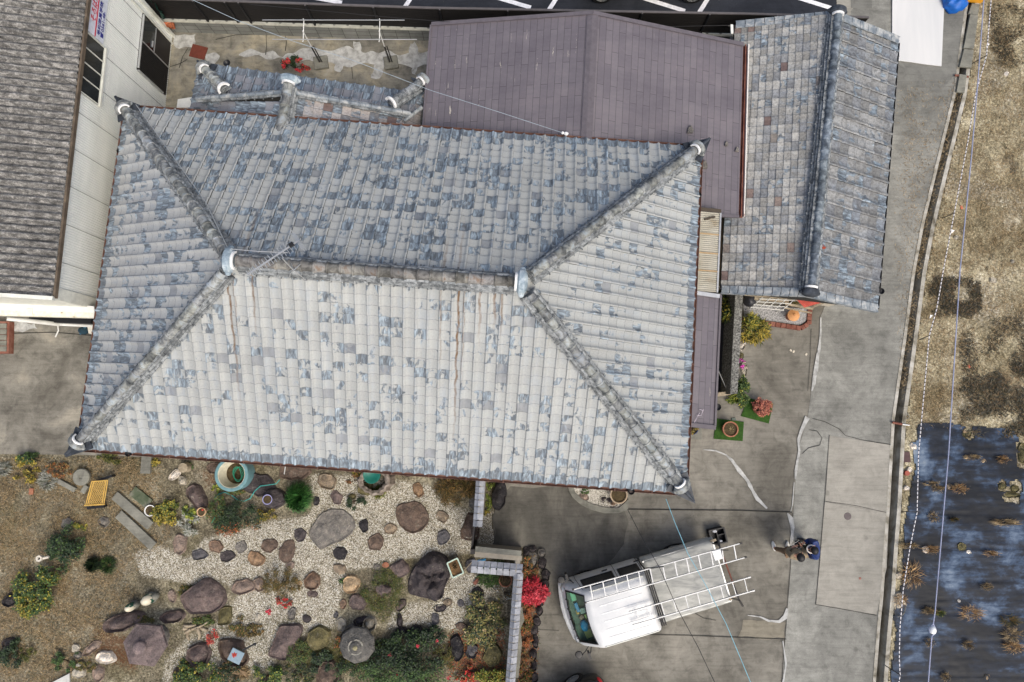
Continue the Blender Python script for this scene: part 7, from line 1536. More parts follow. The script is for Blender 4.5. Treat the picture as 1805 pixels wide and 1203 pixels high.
for u in (0, 1): mb.tube([ws(u, 0), ws(u, 1)], .022, 6)
mb.build('windscreen_seal', M_['black'], truck, local=True)
mb = MB()
for y0, y1 in ((-.55, -.1), (.0, .45)): mb.tube([(.10, y0, 1.03), (.12, (y0+y1)/2, 1.05), (.15, y1, 1.08)], .009, 5)
for y in (-.6, -.35, -.08, .2, .45): mb.box((.07+.1*(y/.84)**2, y, 1.0), (.05, .03, .03))
mb.build('wiper', M_['black'], truck, local=True)
mb = MB(); mb.col = S(104, 122, 114); mb.box((.42, 0, .96), (.58, 1.46, .06)); mb.col = S(70, 84, 78); mb.box((1.3, 0, .55), (2.0, 1.5, .1)); mb.box((1.0, -.38, .95), (.5, .6, .7)); mb.box((1.0, .38, .95), (.5, .6, .7)); mb.box((1.9, 0, 1.2), (.1, 1.4, 1.0)); mb.build('cab_interior', M_['vr'], truck, local=True)
mb = MB()                                                  # long shallow roof pressings
for k in range(6):
    y = -.5 + k*.2; b0 = len(mb.v); mb.bar((.86, y, 1.912), (XB-.34, y, 1.912), .028, .012)
mb.build('roof_rib', M_['truck'], truck, local=True, bevel=.004)
mb = MB()
for sy in (-1, 1):
    mb.bar((.72, sy*.70, 1.885), (XB-.2, sy*.70, 1.885), .02, .03)
mb.build('drip_rail', M_['cream_trim'], truck, local=True)
def side_q(x0, x1, z0, z1, sy, o=.006):
    def pt(x, z): t = (z-1.02)/.78; y = .84 + (.74-.84)*t + o; return (x + .36*t*max(0, (1.0-x))*.35, sy*y, z)
    return [pt(x0, z0), pt(x1, z0), pt(x1, z1), pt(x0, z1)]
for sy in (1, -1):
    for a, b, lb in ((.60, 1.46, None), (1.62, XB-.18, None)):
        mb = MB(); q = side_q(a, b, 1.10, 1.68, sy); mb.poly(q if sy < 0 else q[::-1]); w_ = mb.build('side_window', M_['dglass'], truck, local=True, weld=False)
        mb = MB()
        for i in range(4): mb.tube([q[i], q[(i+1) % 4]], .016, 6)
        mb.build('window_seal', M_['black'], w_, local=True)
    mb = MB()
    for x in (.52, 1.54, XB-.12): q0 = side_q(x, x, .5, 1.72, sy, .003); mb.tube([(q0[0][0], sy*.852, .5), (q0[0][0], sy*.856, .95), q0[2]], .006, 5)
    mb.build('door_gap', M_['joint'], truck, local=True)
    for x in (1.30, 2.2): mb = MB(); mb.box((x, sy*.862, .92), (.16, .03, .035)); mb.build('door_handle', M_['black'], truck, local=True, bevel=.006)
    mb = MB(); mb.ball((.10, sy*.66, .74), (.07, .13, .10), 12, 8); mb.build('headlight', M_['alu'], truck, local=True, smooth=True)
    mb = MB(); mb.tube([(.42, sy*.80, 1.12), (.34, sy*.95, 1.18), (.30, sy*1.02, 1.16)], .014, 6); mb.tube([(.40, sy*.82, .95), (.22, sy*.96, 1.0), (.10, sy*1.0, 1.08)], .012, 6); mb.box((.28, sy*1.04, 1.1), (.06, .16, .26)); mb.lathe([(0, .04), (.085, .03), (.10, 0), (.0, -.02)][::-1], Vector((.02 if sy < 0 else .12, sy*.98, 1.05)), 16); mb.build('mirror', M_['black'], truck, local=True, smooth=40)
mb = MB(); loft(mb, [(.28, outline(-.05, .3, .82, .17, .11)), (.34, outline(-.09, .3, .84, .18, .12)), (.52, outline(-.09, .3, .84, .18, .12)), (.56, outline(-.05, .3, .83, .18, .12))]); mb.build('bumper', simple('grey_white_bumper', S(206, 208, 206), .5), truck, local=True, smooth=40)
mb = MB(); mb.box((-.085, 0, .42), (.02, .34, .12)); mb.build('number_plate', M_['white_metal'], truck, local=True)
mb = MB(); mb.box((XB+1.0, 0, .70), (1.98, 1.66, .46)); mb.build('bed', simple('bed_grey_white', S(176, 176, 172), .55), truck, local=True, bevel=.015)
mb = MB(); mb.box((XB+1.0, .80, .95), (1.98, .04, .10)); mb.box((XB+1.0, -.80, .95), (1.98, .04, .10)); mb.box((XB+1.98, 0, .95), (.04, 1.62, .10)); mb.build('bed_rail', M_['alu'], truck, local=True)
for x in (.78, TLn-.95):
    for sy in (-1, 1):
        wl = bpy.data.objects.new('wheel', None); COL.objects.link(wl); wl.parent = truck; wl.location = (x, sy*.70, .29)
        mb = MB(); b0 = len(mb.v); mb.lathe([(.17, -.09), (.27, -.09), (.29, -.06), (.29, .06), (.27, .09), (.17, .09)], (0, 0, 0), 28, caps=False); mb.xf(b0, Matrix.Rotation(math.pi/2, 4, 'X')); mb.build('tyre', M_['tyre'], wl, local=True, smooth=40)
        mb = MB(); b0 = len(mb.v); mb.lathe([(0, -.05), (.17, -.07), (.17, .07), (0, .05)], (0, 0, 0), 20); mb.xf(b0, Matrix.Rotation(math.pi/2, 4, 'X')); mb.build('rim', M_['alu'], wl, local=True, smooth=40)
mb = MB(); mb.box((1.2, 0, .24), (2.0, .9, .2)); mb.box((XB+1, 0, .40), (2.0, .8, .15)); mb.build('chassis', M_['darkbrown'], truck, local=True)
# tarpaulin over the bed
mb = MB(); nx_, ny_ = 44, 36; b = len(mb.v)
for i in range(nx_+1):
    for j in range(ny_+1):
        u, v = i/nx_, j/ny_; x = XB - .03 + u*2.06; y = -.89 + v*1.78; e = min(u, 1-u, v, 1-v); z = 1.02 - .16*max(0, 1-e/.045)
        z += .03*math.sin(v*3.14) + .022*abs(mnoise.noise(Vector((x*2.2+y*1.6, y*3.2-x*1.2, 1)))) + .012*mnoise.noise(Vector((x*5, y*9, 4))) + .014*max(0, math.sin((y*2.1+x*.9)*5))*math.exp(-((v-.75)/.25)**2)
        if abs(v-.5) < .02: z += .006
        mb.v.append(tuple(TM @ Vector((x, y, z))))
for i in range(nx_):
    for j in range(ny_): o_ = b+i*(ny_+1)+j; mb.face((o_, o_+ny_+1, o_+ny_+2, o_+1))
g = G('grey_tarpaulin', .6, 0, .3); p_ = g.pos(); n_ = g.noise(g.map(p_, (1, 3, 1), rot=(0, 0, -tang)), 1.6, 6, .65, .8)
tag(mb.build('tarpaulin', g.done(g.ramp(n_, [(.3, S(128, 130, 128)), (.5, S(156, 157, 152)), (.68, S(184, 184, 178))])), smooth=70, weld=False), 'grey creased tarpaulin stretched over the bed of the white pickup', 'tarpaulin')
# roof rack
RZ = 2.0
rk = empty('ladder_rack', TM @ Vector((XB, 0, 0)), 'dark steel and rusty ladder rack standing over the pickup bed', 'rack')
mb = MB(); a, b = P(1139, 1004, RZ), P(1171, 1103, RZ); d = (b-a).normalized(); sd_ = Vector((-d.y, d.x, 0))
for o_ in (-.05, .0, .05): mb.tube([a + sd_*o_ + d*.2*abs(o_), b + sd_*o_], .02, 7)
for t in (.03, .97): p = a.lerp(b, t); mb.tube([p, Vector((p.x, p.y, .7))], .02, 7)
mb.build('front_bar', M_['steel_dark'], rk)
mb = MB(); a, b = P(1268, 962, RZ), P(1303, 1058, RZ); mb.tube([a, a.lerp(b, .2)], .022, 7); mb.mi = 1; mb.tube([a.lerp(b, .2), a.lerp(b, .7)], .022, 7); mb.mi = 0; mb.tube([a.lerp(b, .7), b], .022, 7)
for q, r_ in ((a, P(1256, 958, 1.0)), (b, P(1288, 1054, 1.0))): mb.tube([q, r_], .022, 7); mb.tube([q + Vector((0, 0, .0)), q + (q-a.lerp(b, .5)).normalized()*.18 + Vector((.06, 0, -.1))], .03, 7)
mb.build('rear_bar', [M_['steel_dark'], M_['rust_red']], rk)
mb = MB(); mb.mi = 0
for x, y in ((1257, 953), (1290, 1055)): mb.box(P(x, y, 1.05), (.16, .06, .05), rz=tang)
mb.build('wood_block', M_['wood'], rk)
LZ2 = 2.09
def ladder(r1, r2, ts1, ts2, label, rw, cap):
    a0, a1, b0, b1 = P(*r1[0], LZ2), P(*r1[1], LZ2), P(*r2[0], LZ2), P(*r2[1], LZ2); root = empty('ladder', (a0+b1)/2, label, 'ladder', 'ladders on the pickup')
    for p, q in ((a0, a1), (b0, b1)):
        mb = MB(); mb.bar(p, q, .022, .06); mb.build('rail', M_['ladder'], root)
        mb = MB(); d = (q-p).normalized(); mb.bar(q - d*.03, q + d*.04, .03, .07); mb.bar(p + d*.02, p - d*.03, .03, .065); mb.build('end_cap', M_['black'] if cap else M_['ladder'], root)
    for s_, t in zip(ts1, ts2): mb = MB(); mb.bar(a0.lerp(a1, s_), b0.lerp(b1, t), rw, .028); mb.build('rung', M_['ladder'], root)
    return a0, a1, b0, b1
ladder(((1010.5, 1039.5), (1305, 958)), ((1032.6, 1062.6), (1313.7, 982.6)), (.1, .175, .245, .318, .389, .457, .532, .604, .675, .746, .821, .889, .96), (.045, .124, .199, .273, .345, .42, .498, .573, .648, .723, .798, .865, .944), 'longer aluminium ladder reaching from the windscreen over the tarpaulin, nearer the side windows', .026, True)
ladder(((1110.5, 1078.5), (1320, 1018)), ((1117, 1101.6), (1327, 1041.6)), (.055, .156, .26, .362, .462, .563, .663, .759, .859, .96), (.05, .15, .26, .36, .46, .558, .66, .755, .86, .955), 'shorter thin aluminium ladder over the lower half of the tarpaulin', .018, False)
mb = MB(); q = [P(x, y, LZ2+.05) for x, y in ((1255, 972.5), (1270, 968.5), (1274, 985), (1261, 989))]; mb.prism([(p.x, p.y) for p in q], LZ2+.03, LZ2+.045); tag(mb.build('white_board', M_['plaster']), 'small white panel tied on the rear of the longer ladder', 'panel')
mb = MB(); mb.tube([P(1138, 1001, LZ2+.06), P(1148, 1002, LZ2+.08), P(1162, 1000, LZ2+.06), P(1170, 999, LZ2+.04)], .014, 6); mb.tube([P(1271, 970, LZ2+.05), P(1284, 970, LZ2+.05)], .012, 6); tag(mb.build('tie_strap', M_['black']), 'black strap tying the longer ladder to the rack', 'strap')
# things on the dashboard
def dash(u0, y, z, size, col, label, name, cat, rz=0.0, ball=False):
    mb = MB(); mb.col = col
    if ball:
        mb.ball((0, 0, 0), size, 12, 8); mb.v = [tuple(Vector(v)*(1+.25*mnoise.noise(Vector(v)*18))) for v in mb.v]
    else: mb.box((0, 0, 0), size, rz=rz)
    mb.xf(0, TM @ Matrix.Translation((u0, y, z))); tag(mb.build(name, M_['vg'], bevel=0 if ball else .01, smooth=ball), label, cat)
dash(.30, .50, 1.04, (.13, .26, .09), S(110, 196, 156), 'mint green tissue box behind the windscreen at its upper end', 'tissue_box', 'box'); dash(.32, .18, 1.03, (.09, .24, .08), S(40, 140, 200), 'bright blue bottle on the dashboard', 'bottle', 'bottle', .1); dash(.44, .06, 1.03, (.14, .14, .07), S(150, 176, 170), 'clear plastic tray on the dashboard', 'plastic_tray', 'tray')
dash(.30, .06, 1.02, (.07, .12, .05), S(196, 150, 50), 'small yellow brown packet on the dashboard', 'packet', 'packet'); dash(.36, -.10, 1.02, (.12, .10, .06), S(122, 90, 78), 'brown wallet on the dashboard', 'wallet', 'wallet', .5); dash(.52, -.10, 1.02, (.14, .12, .05), S(150, 180, 90), 'green leaflet on the dashboard', 'leaflet', 'leaflet', .3); dash(.38, -.32, 1.05, (.11, .15, .08), S(30, 140, 196), 'crumpled blue plastic bag on the dashboard', 'plastic_bag', 'bag', 0, True)
dash(.46, -.56, 1.01, (.26, .20, .02), S(206, 208, 140), 'pale yellow paper lying at the lower end of the dashboard', 'paper_sheet', 'paper', .1)
# crate behind the truck
cc = P(1263, 944, .15); cr = empty('plastic_crate', (cc.x, cc.y, .022), 'black open plastic crate of tools on the concrete behind the pickup', 'crate', rz=R_(12)); CM = cr
mb = MB()
for sx, sy, dx, dy in ((0, .19, .42, .02), (0, -.19, .42, .02), (.2, 0, .02, .4), (-.2, 0, .02, .4)): mb.box((sx, sy, .14), (dx, dy, .28))
mb.box((0, 0, .01), (.4, .38, .02)); mb.box((0, .0, .13), (.02, .36, .2)); mb.box((.1, 0.02, .13), (.2, .02, .2)); mb.build('crate_wall', M_['black'], cr, local=True)
mb = MB()
for sy in (.20, -.20): mb.box((0, sy, .28), (.46, .035, .03))
for sx in (.215, -.215): mb.box((sx, 0, .28), (.035, .40, .03))
mb.build('crate_rim', M_['black'], cr, local=True, bevel=.008)
for x, y, s_, lb in ((-.08, .13, .07, 'crumpled white wrapper in the upper corner of the black crate'), (.08, -.14, .06, 'white rag at the lower corner of the black crate')): mb = MB(); mb.col = S(206, 208, 212); p = Vector((cc.x, cc.y, .25)) + Vector((x, y, 0)); mb.ball(p, (s_, s_*.6, .04), 9, 6); mb.v = [tuple(Vector(v) + Vector((0, 0, .03*mnoise.noise(Vector(v)*25)))) for v in mb.v]; tag(mb.build('crumpled_rag', M_['vr']), lb, 'rag')
# ------------------------------------------------------------------ cars at the edges
def car(name, loc, rz, paint, label, light):
    r = empty(name, loc, label, 'car', rz=rz); L = 4.3
    mb = MB(); loft(mb, [(.22, outline(.08, L-.08, .80, .3, .12, .25)), (.45, outline(.0, L, .85, .35, .14, .3)), (.72, outline(.02, L-.01, .86, .36, .16, .3)), (.86, outline(.12, L-.06, .83, .36, .18, .3)), (.92, outline(.7, L-.25, .76, .3, .16, .25))]); mb.build('body', paint, r, local=True, smooth=40)
    mb = MB(); loft(mb, [(.92, outline(1.05, L-.28, .74, .2, .12, .2)), (1.38, outline(1.75, L-.75, .60, .16, .08, .18))]); mb.build('glasshouse', M_['dglass'], r, local=True, smooth=40)
    mb = MB(); loft(mb, [(1.38, outline(1.73, L-.73, .61, .16, .08, .18)), (1.43, outline(1.85, L-.85, .54, .16, .08, .18))]); mb.build('roof', paint, r, local=True, smooth=40)
    for x in (.78, L-.75):
        for sy in (-1, 1):
            wl = bpy.data.objects.new('wheel', None); COL.objects.link(wl); wl.parent = r; wl.location = (x, sy*.78, .31)
            mb = MB(); mb.lathe([(.20, -.10), (.29, -.10), (.31, -.07), (.31, .07), (.29, .10), (.20, .10)], (0, 0, 0), 32, caps=False); mb.xf(0, Matrix.Rotation(math.pi/2, 4, 'X')); mb.build('tyre', M_['tyre'], wl, local=True, smooth=40)
            mb = MB()
            for k in range(10): a = k*math.pi/5; b0 = len(mb.v); mb.box((.10, 0, 0), (.18, .03, .18)); mb.xf(b0, Matrix.Rotation(a, 4, 'Z'))
            mb.lathe([(.185, -.1), (.205, -.1), (.205, .1), (.185, .1)], (0, 0, 0), 28, caps=False); mb.lathe([(0, -.1), (.05, -.095), (.05, .095), (0, .1)], (0, 0, 0), 12); mb.xf(0, Matrix.Rotation(math.pi/2, 4, 'X')); mb.build('rim', M_['alu'], wl, local=True)
    for sy in (-1, 1):
        mb = MB(); mb.ball((L-.10, sy*.62, .72), (.08, .16, .09), 12, 8); mb.build('tail_light', light, r, local=True, smooth=True); mb = MB(); mb.ball((.16, sy*.60, .66), (.12, .16, .07), 12, 8); mb.build('headlight', M_['alu'], r, local=True, smooth=True)
        mb = MB(); mb.ball((1.25, sy*.90, .98), (.08, .10, .07), 12, 8); mb.build('mirror', paint, r, local=True, smooth=True)
    return r
redl = simple('red_lamp', S(150, 24, 28), .25)
blk = simple('black_car_paint', S(20, 21, 24), .25, var=.05)
cn = P(1051, 1187, .55); ax = math.atan2(.46, .87); lx = Vector((math.cos(ax), math.sin(ax), 0)); ly = Vector((-lx.y, lx.x, 0)); o_ = cn - lx*4.22 - ly*.80; car('parked_car', (o_.x, o_.y, .025), ax, blk, 'black car with silver wheels cut by the bottom edge of the photo', redl)
cw = P(1222, -3, .31); o_ = Vector((cw.x - (4.3-.75), cw.y + .88, 0)); car('parked_car', (o_.x, o_.y, .015), 0.0, M_['truck'], 'white car in the car park, only one wheel and bumper in the photo', redl)
# ------------------------------------------------------------------ people
def skin(name, js, es, mat, parent, sub=2):
    """js: list of (point, rx[, ry]); es: pairs"""
    off = Vector(parent.location); q = parent.parent
    while q is not None: off = off + Vector(q.location); q = q.parent
    me = bpy.data.meshes.new(name); me.from_pydata([Vector(j[0])-off for j in js], es, []); o = bpy.data.objects.new(name, me); COL.objects.link(o)
    o.modifiers.new('s', 'SKIN'); sv = me.skin_vertices[0].data
    for i, j in enumerate(js): sv[i].radius = (j[1], j[2] if len(j) > 2 else j[1]); sv[i].use_root = (i == 0)
    m = o.modifiers.new('u', 'SUBSURF'); m.levels = sub; m.render_levels = sub
    bpy.context.view_layer.update(); dg = bpy.context.evaluated_depsgraph_get(); m2 = bpy.data.meshes.new_from_object(o.evaluated_get(dg)); bpy.data.objects.remove(o)
    m2.materials.clear(); m2.materials.append(mat); m2.polygons.foreach_set('use_smooth', [True]*len(m2.polygons)); o = bpy.data.objects.new(name, m2); COL.objects.link(o); o.parent = parent; return o
def GP(px, py, z): p = P(px, py, 0); return Vector((p.x, p.y, z))
skinm = simple('skin_tone', S(198, 150, 124), .6, var=.06)
def person(label, hip, chest, neck, head, face, feet, knees, elbows, hands, jacket, trouser, shoe, hair, cap_r, coat_r, aim):
    g0 = (feet[0]+feet[1])/2; r = empty('person', (g0.x, g0.y, .03), label, 'person'); up = Vector((0, 0, 1))
    side = (Vector(elbows[1])-Vector(elbows[0])); side.z = 0; side.normalize()
    sh = [chest + up*.10 - side*.19, chest + up*.10 + side*.19]; hp = [hip - side*.09, hip + side*.09]
    js = [(hip, .13, .10), (hip.lerp(chest, .5), .12, .09), (chest, .15, .10), (neck, .055), (head - up*.05, .075, .085), (head + up*.06, .085, .095)]
    es = [(0, 1), (1, 2), (2, 3), (3, 4), (4, 5)]
    for k in range(2):
        b = len(js); ank = feet[k] + up*.08
        js += [(hp[k] - up*.06, .085), (knees[k], .058), (ank, .04), (feet[k] + face[k]*.12 + up*.03, .035)]; es += [(0, b), (b, b+1), (b+1, b+2), (b+2, b+3)]
        b = len(js); w_ = Vector(hands[k]); fd = (w_-Vector(elbows[k])).normalized(); palm = w_ + fd*.05
        js += [(sh[k], .06), (elbows[k], .042), (w_, .028), (palm, .030, .016)]; es += [(2, b), (b, b+1), (b+1, b+2), (b+2, b+3)]
        t_ = (Vector(aim)-palm); t_.normalize(); n_ = fd.cross(t_).normalized() if fd.cross(t_).length > .1 else up
        for fi, (o1, ln) in enumerate(((-.027, .055), (-.009, .07), (.009, .066), (.027, .05))):
            c0 = palm + n_*o1 + fd*.018; c1 = c0 + fd*ln*.5 + t_*.008; c2 = c1 + (fd*.35 + t_).normalized()*ln*.55; bb = len(js); js += [(c0, .0095), (c1, .009), (c2, .0075)]; es += [(b+3, bb), (bb, bb+1), (bb+1, bb+2)]
        c0 = w_ + fd*.02 + n_*-.02 + t_*.015; c1 = c0 + (fd + t_*.8 - n_*.7).normalized()*.035; c2 = c1 + (fd*.7 + t_).normalized()*.028; bb = len(js); js += [(c0, .010), (c1, .0095), (c2, .008)]; es += [(b+2, bb), (bb, bb+1), (bb+1, bb+2)]
    skin('body', js, es, skinm, r)
    js = [(hip - up*.02, .155*coat_r, .12*coat_r), (hip.lerp(chest, .5), .165*coat_r, .125*coat_r), (chest, .185*coat_r, .135*coat_r), (chest.lerp(neck, .62), .10*coat_r, .10*coat_r)]; es = [(0, 1), (1, 2), (2, 3)]
    for k in range(2): b = len(js); js += [(sh[k], .085*coat_r), (elbows[k], .066*coat_r), (Vector(hands[k]).lerp(Vector(elbows[k]), .12), .045*coat_r)]; es += [(2, b), (b, b+1), (b+1, b+2)]
    skin('jacket', js, es, jacket, r)
    js = [(hip, .15, .12)]; es = []
    for k in range(2): b = len(js); js += [(hp[k] - up*.08, .105), (knees[k], .078), (feet[k] + up*.12, .062)]; es += [(0, b), (b, b+1), (b+1, b+2)]
    skin('trousers', js, es, trouser, r)
    for k in range(2):
        mb = MB(); f = face[k]; M = Matrix((f, up.cross(f), up)).transposed(); mb.ball(feet[k] + f*.06 + up*.045, (.145, .055, .05), 14, 8, M=M); mb.build('shoe', shoe, r, smooth=True)
    fd = Vector(aim) - head; fd.z = 0; fd.normalize(); sd_ = up.cross(fd)
    mb = MB(); b0 = len(mb.v); mb.ball(head + up*.045 - fd*.018, cap_r, 18, 12)
    mb.v = [tuple(v) for v in mb.v]; mb.build('hair', hair, r, smooth=True)
    mb = MB()
    for s_ in (-1, 1): mb.ball(head + fd*.088 + sd_*.032*s_ - up*.01, .011, 8, 6)
    mb.build('eye', M_['black'], r); mb = MB(); mb.ball(head + fd*.102 - up*.04, (.016, .016, .022), 8, 6); mb.build('nose', skinm, r, smooth=True); mb = MB(); mb.ball(head + fd*.092 - up*.078, (.014, .022, .007), 8, 5); mb.build('mouth', simple('lip', S(160, 90, 84), .6), r)
    mb = MB()
    for s_ in (-1, 1): mb.ball(head + sd_*.092*s_ - up*.015, (.018, .016, .03), 8, 6)
    mb.build('ear', skinm, r, smooth=True)
    return r, fd, sd_, head
up = Vector((0, 0, 1)); tabC = GP(1376, 949, 1.10)
khaki = simple('khaki_cloth', S(138, 124, 102), .9); brown_c = simple('brown_cloth', S(118, 98, 78), .9); navyc = simple('blue_padded_cloth', S(26, 50, 104), .6); dkgreen = simple('dark_green_cloth', S(40, 42, 36), .9); whs = simple('white_shoe', S(224, 222, 214), .6); bks = simple('dark_shoe', S(44, 42, 40), .7); hairm = simple('black_hair', S(24, 23, 25), .55)
person('person in beige jacket, brown trousers and white shoes holding a drone controller', GP(1373, 963, .90), GP(1371, 962, 1.30), GP(1370, 961, 1.47), GP(1368.5, 960.5, 1.62), [Vector((-.25, .97, 0)).normalized(), Vector((.1, 1, 0)).normalized()], [GP(1363.5, 966, .02), GP(1386, 966.5, .02)], [GP(1366, 964, .48), GP(1382, 963, .48)],
       [GP(1360, 957, 1.08), GP(1386, 956, 1.06)], [GP(1369.5, 951.5, 1.10), GP(1383, 949.5, 1.10)], khaki, brown_c, whs, hairm, (.105, .115, .098), 1.0, tabC)
ctl = empty('drone_controller', tabC, 'black drone controller tablet held between the two people', 'controller', rz=R_(30)); mb = MB(); mb.box((0, 0, .0), (.27, .16, .012)); mb.build('screen', M_['dglass'], ctl, local=True, bevel=.004); mb = MB(); mb.box((0, .085, .0), (.27, .006, .016)); mb.build('edge', M_['alu'], ctl, local=True); mb = MB(); mb.box((0, -.11, -.02), (.2, .08, .04)); mb.tube([(-.05, -.12, .0), (-.06, -.2, .02), (-.02, -.26, .0)], .006, 6); mb.build('grip', M_['alu'], ctl, local=True, bevel=.01)
r, fd, sd_, hd = person('person in a blue padded jacket and dark trousers leaning towards the controller', GP(1409, 953, .88), GP(1400, 953, 1.26), GP(1394.5, 952, 1.44), GP(1390.5, 950.5, 1.57), [Vector((-.75, .66, 0)).normalized(), Vector((-.95, .3, 0)).normalized()], [GP(1410, 962, .02), GP(1416, 953, .02)], [GP(1407, 960, .48), GP(1410, 950, .48)],
       [GP(1399, 966, 1.05), GP(1398, 941, 1.05)], [GP(1387, 961, 1.06), GP(1389, 945, 1.06)], navyc, dkgreen, bks, hairm, (.100, .110, .095), 1.22, tabC)
mb = MB(); n = 16
for i in range(n): a = 2*math.pi*i/n
mb.tube([hd + Vector((.10*math.cos(a_), .10*math.sin(a_), -.13 + .02*math.cos(a_))) for a_ in [k*math.pi/8 for k in range(17)]], .018, 6); mb.build('collar', simple('white_collar', S(226, 220, 212), .8), r, smooth=True)
# ------------------------------------------------------------------ black mulch film, stones, weeds
FP = [(1617, 746), (1660, 744), (1682, 746), (1700, 750), (1712, 749), (1740, 752), (1770, 754), (1790, 762), (1800, 784), (1812, 800), (1880, 800), (1890, 1240), (1566, 1240), (1569, 1180), (1578, 1110), (1572, 1090), (1578, 1060), (1588, 1020), (1588, 990), (1592, 960), (1590, 930), (1599, 890), (1605, 850), (1612, 825), (1607, 810), (1606, 780), (1614, 775), (1613, 755)]
q = [P(x, y, 0) for x, y in FP]; pl = [(p.x, p.y) for p in q]; xs = np.arange(min(p[0] for p in pl)-.1, max(p[0] for p in pl)+.1, .05); ys = np.arange(min(p[1] for p in pl)-.1, max(p[1] for p in pl)+.1, .05); X, Y = np.meshgrid(xs, ys)
D = pip_dist(X, Y, pl); seams = [P(1650, y, 0).y for y in (799, 851, 905, 965, 1021, 1080, 1128, 1190)]
holes = [(P(x, y, 0), r_) for x, y, r_ in ((1705, 763, .16), (1803, 788, .2), (1806, 812, .22), (1766, 858, .13), (1790, 860, .16), (1782, 872, .22))]
Zf = np.zeros(X.shape)
for i in range(X.shape[0]):
    for j in range(X.shape[1]):
        if D[i, j] < -.1: continue
        x, y = X[i, j], Y[i, j]; z = .04 + .012*mnoise.noise(Vector((x*1.0, y*1.6, 2))) + .009*mnoise.noise(Vector((x*1.5, y*9, 7))) + .006*mnoise.noise(Vector((x*7, y*16, 1)))
        yy = y - .05*(x-xs[0])*-.12
        s_ = min(abs(yy-v) for v in seams); z -= .014*math.exp(-(s_/.03)**2); z += .010*math.exp(-((s_-.14)/.09)**2)*mnoise.noise(Vector((x*6, 0, 3)))
        Zf[i, j] = z
keepv = D > 0
for c, r_ in holes:
    wob = np.array([[.6*r_*mnoise.noise(Vector((x*7, y*7, 4))) for x in xs] for y in ys]); keepv &= (np.hypot(X-c.x, Y-c.y) > r_+wob)
ny, nx = X.shape; idx = np.arange(nx*ny).reshape(ny, nx); qd = np.stack([idx[:-1, :-1], idx[:-1, 1:], idx[1:, 1:], idx[1:, :-1]], -1).reshape(-1, 4); qd = qd[keepv.ravel()[qd].all(1)]
me = bpy.data.meshes.new('mulch_film'); me.from_pydata(np.stack([X, Y, Zf], -1).reshape(-1, 3).tolist(), [], qd.tolist()); bm = bmesh.new(); bm.from_mesh(me); bmesh.ops.delete(bm, geom=[v for v in bm.verts if not v.link_faces], context='VERTS'); bm.to_mesh(me); bm.free()
me.polygons.foreach_set('use_smooth', [True]*len(me.polygons)); me.materials.append(M_['film']); fo = bpy.data.objects.new('mulch_film', me); COL.objects.link(fo); tag(fo, 'dusty black plastic film laid in strips over the lower right field', 'plastic film')
for i, (x, y, w_, h_, lb) in enumerate(((1705, 766, 18, 13, 'soil clod in the first hole near the top of the black film'), (1804, 800, 20, 40, 'soil clod at the torn right edge of the black film'), (1768, 858, 15, 12, 'mossy soil clod left of a pair on the black film'), (1790, 862, 16, 14, 'soil clod right of a pair on the black film'), (1784, 873, 34, 12, 'long soil clod below the pair on the black film'), (1696, 964, 17, 15, 'lone grassy soil clod in the middle of the black film'), (1586, 1066, 28, 46, 'grey stone with dead grass at the left edge of the black film'))):
    rock(x, y, w_, h_, 0, .10, C_['olive'] if i < 6 else C_['pale'], lb, None, .5, name='soil_clod', group='clods on the black film')
for i, (x, y, r_, cl, lb) in enumerate(((1702, 762, 5, 'cream', 'cream stone on the soil clod at the top of the black film'), (1703, 806, 6, 'cream', 'left of two cream stones on the second film seam'), (1733, 814, 7, 'cream', 'right of two cream stones on the second film seam'), (1686, 856, 6, 'cream', 'cream stone near the middle of the weedy third seam'), (1673, 858, 8, 'tan', 'tan stone in the weeds of the third seam'), (1632, 969, 9, 'white', 'white block holding down the film by its left edge'), (1708, 974, 6, 'white', 'small white stone beside the lone grassy clod'), (1611, 787, 9, 'white', 'large white stone at the top left corner of the black film'), (1604, 829, 7, 'white', 'white stone between the drain and the film'), (1599, 861, 6, 'white', 'white oval stone at the left edge of the film'), (1690, 1060, 4, 'white', 'tiny white stone on the bare middle of the film'), (1740, 1196, 9, 'cream', 'cream stone at the bottom edge of the film'), (1585, 1016, 8, 'pale', 'pale stone by the drain next to the big dead weed'), (1775, 130, 6, 'white', 'white stone lying alone in the upper field'), (1752, 494, 8, 'pale', 'pale three cornered stone in the middle field'), (1786, 461, 5, 'pale', 'pale stone right in the middle field'), (1686, 419, 6, 'pale', 'white stone between the two wires in the field'))):
    rock(x, y, r_*1.6, r_*1.5, i*40, .08, C_[cl], lb, None, .5, group='pale stones in the field')
for x, y, sx, sy, col, lb in ((1598, 806, .20, .30, S(88, 70, 70), 'dark red plastic plate beside the drain'), (1595, 834, .0, .0, S(150, 74, 58), '')):
    if lb: mb = MB(); mb.col = col; mb.box(P(x, y, .03), (sx, sy, .03), rz=.05); tag(mb.build('plastic_plate', M_['vr'], bevel=.006), lb, 'plate')
mb = MB(); mb.lathe([(.075, 0), (.07, .10), (0, .10)], P(1596, 834, .0), 16); tag(mb.build('red_disc', simple('red_cap', S(150, 74, 58), .6)), 'round red cap lying between the drain and the film', 'cap')
mb = MB(); c = P(1598, 734, .03); mb.tube([c + Vector((.07*math.cos(a), .07*math.sin(a), 0)) for a in [k*.4 for k in range(17)]], .015, 6); tag(mb.build('pale_ring', M_['slabc']), 'pale ring on the soil just above the black film', 'ring')
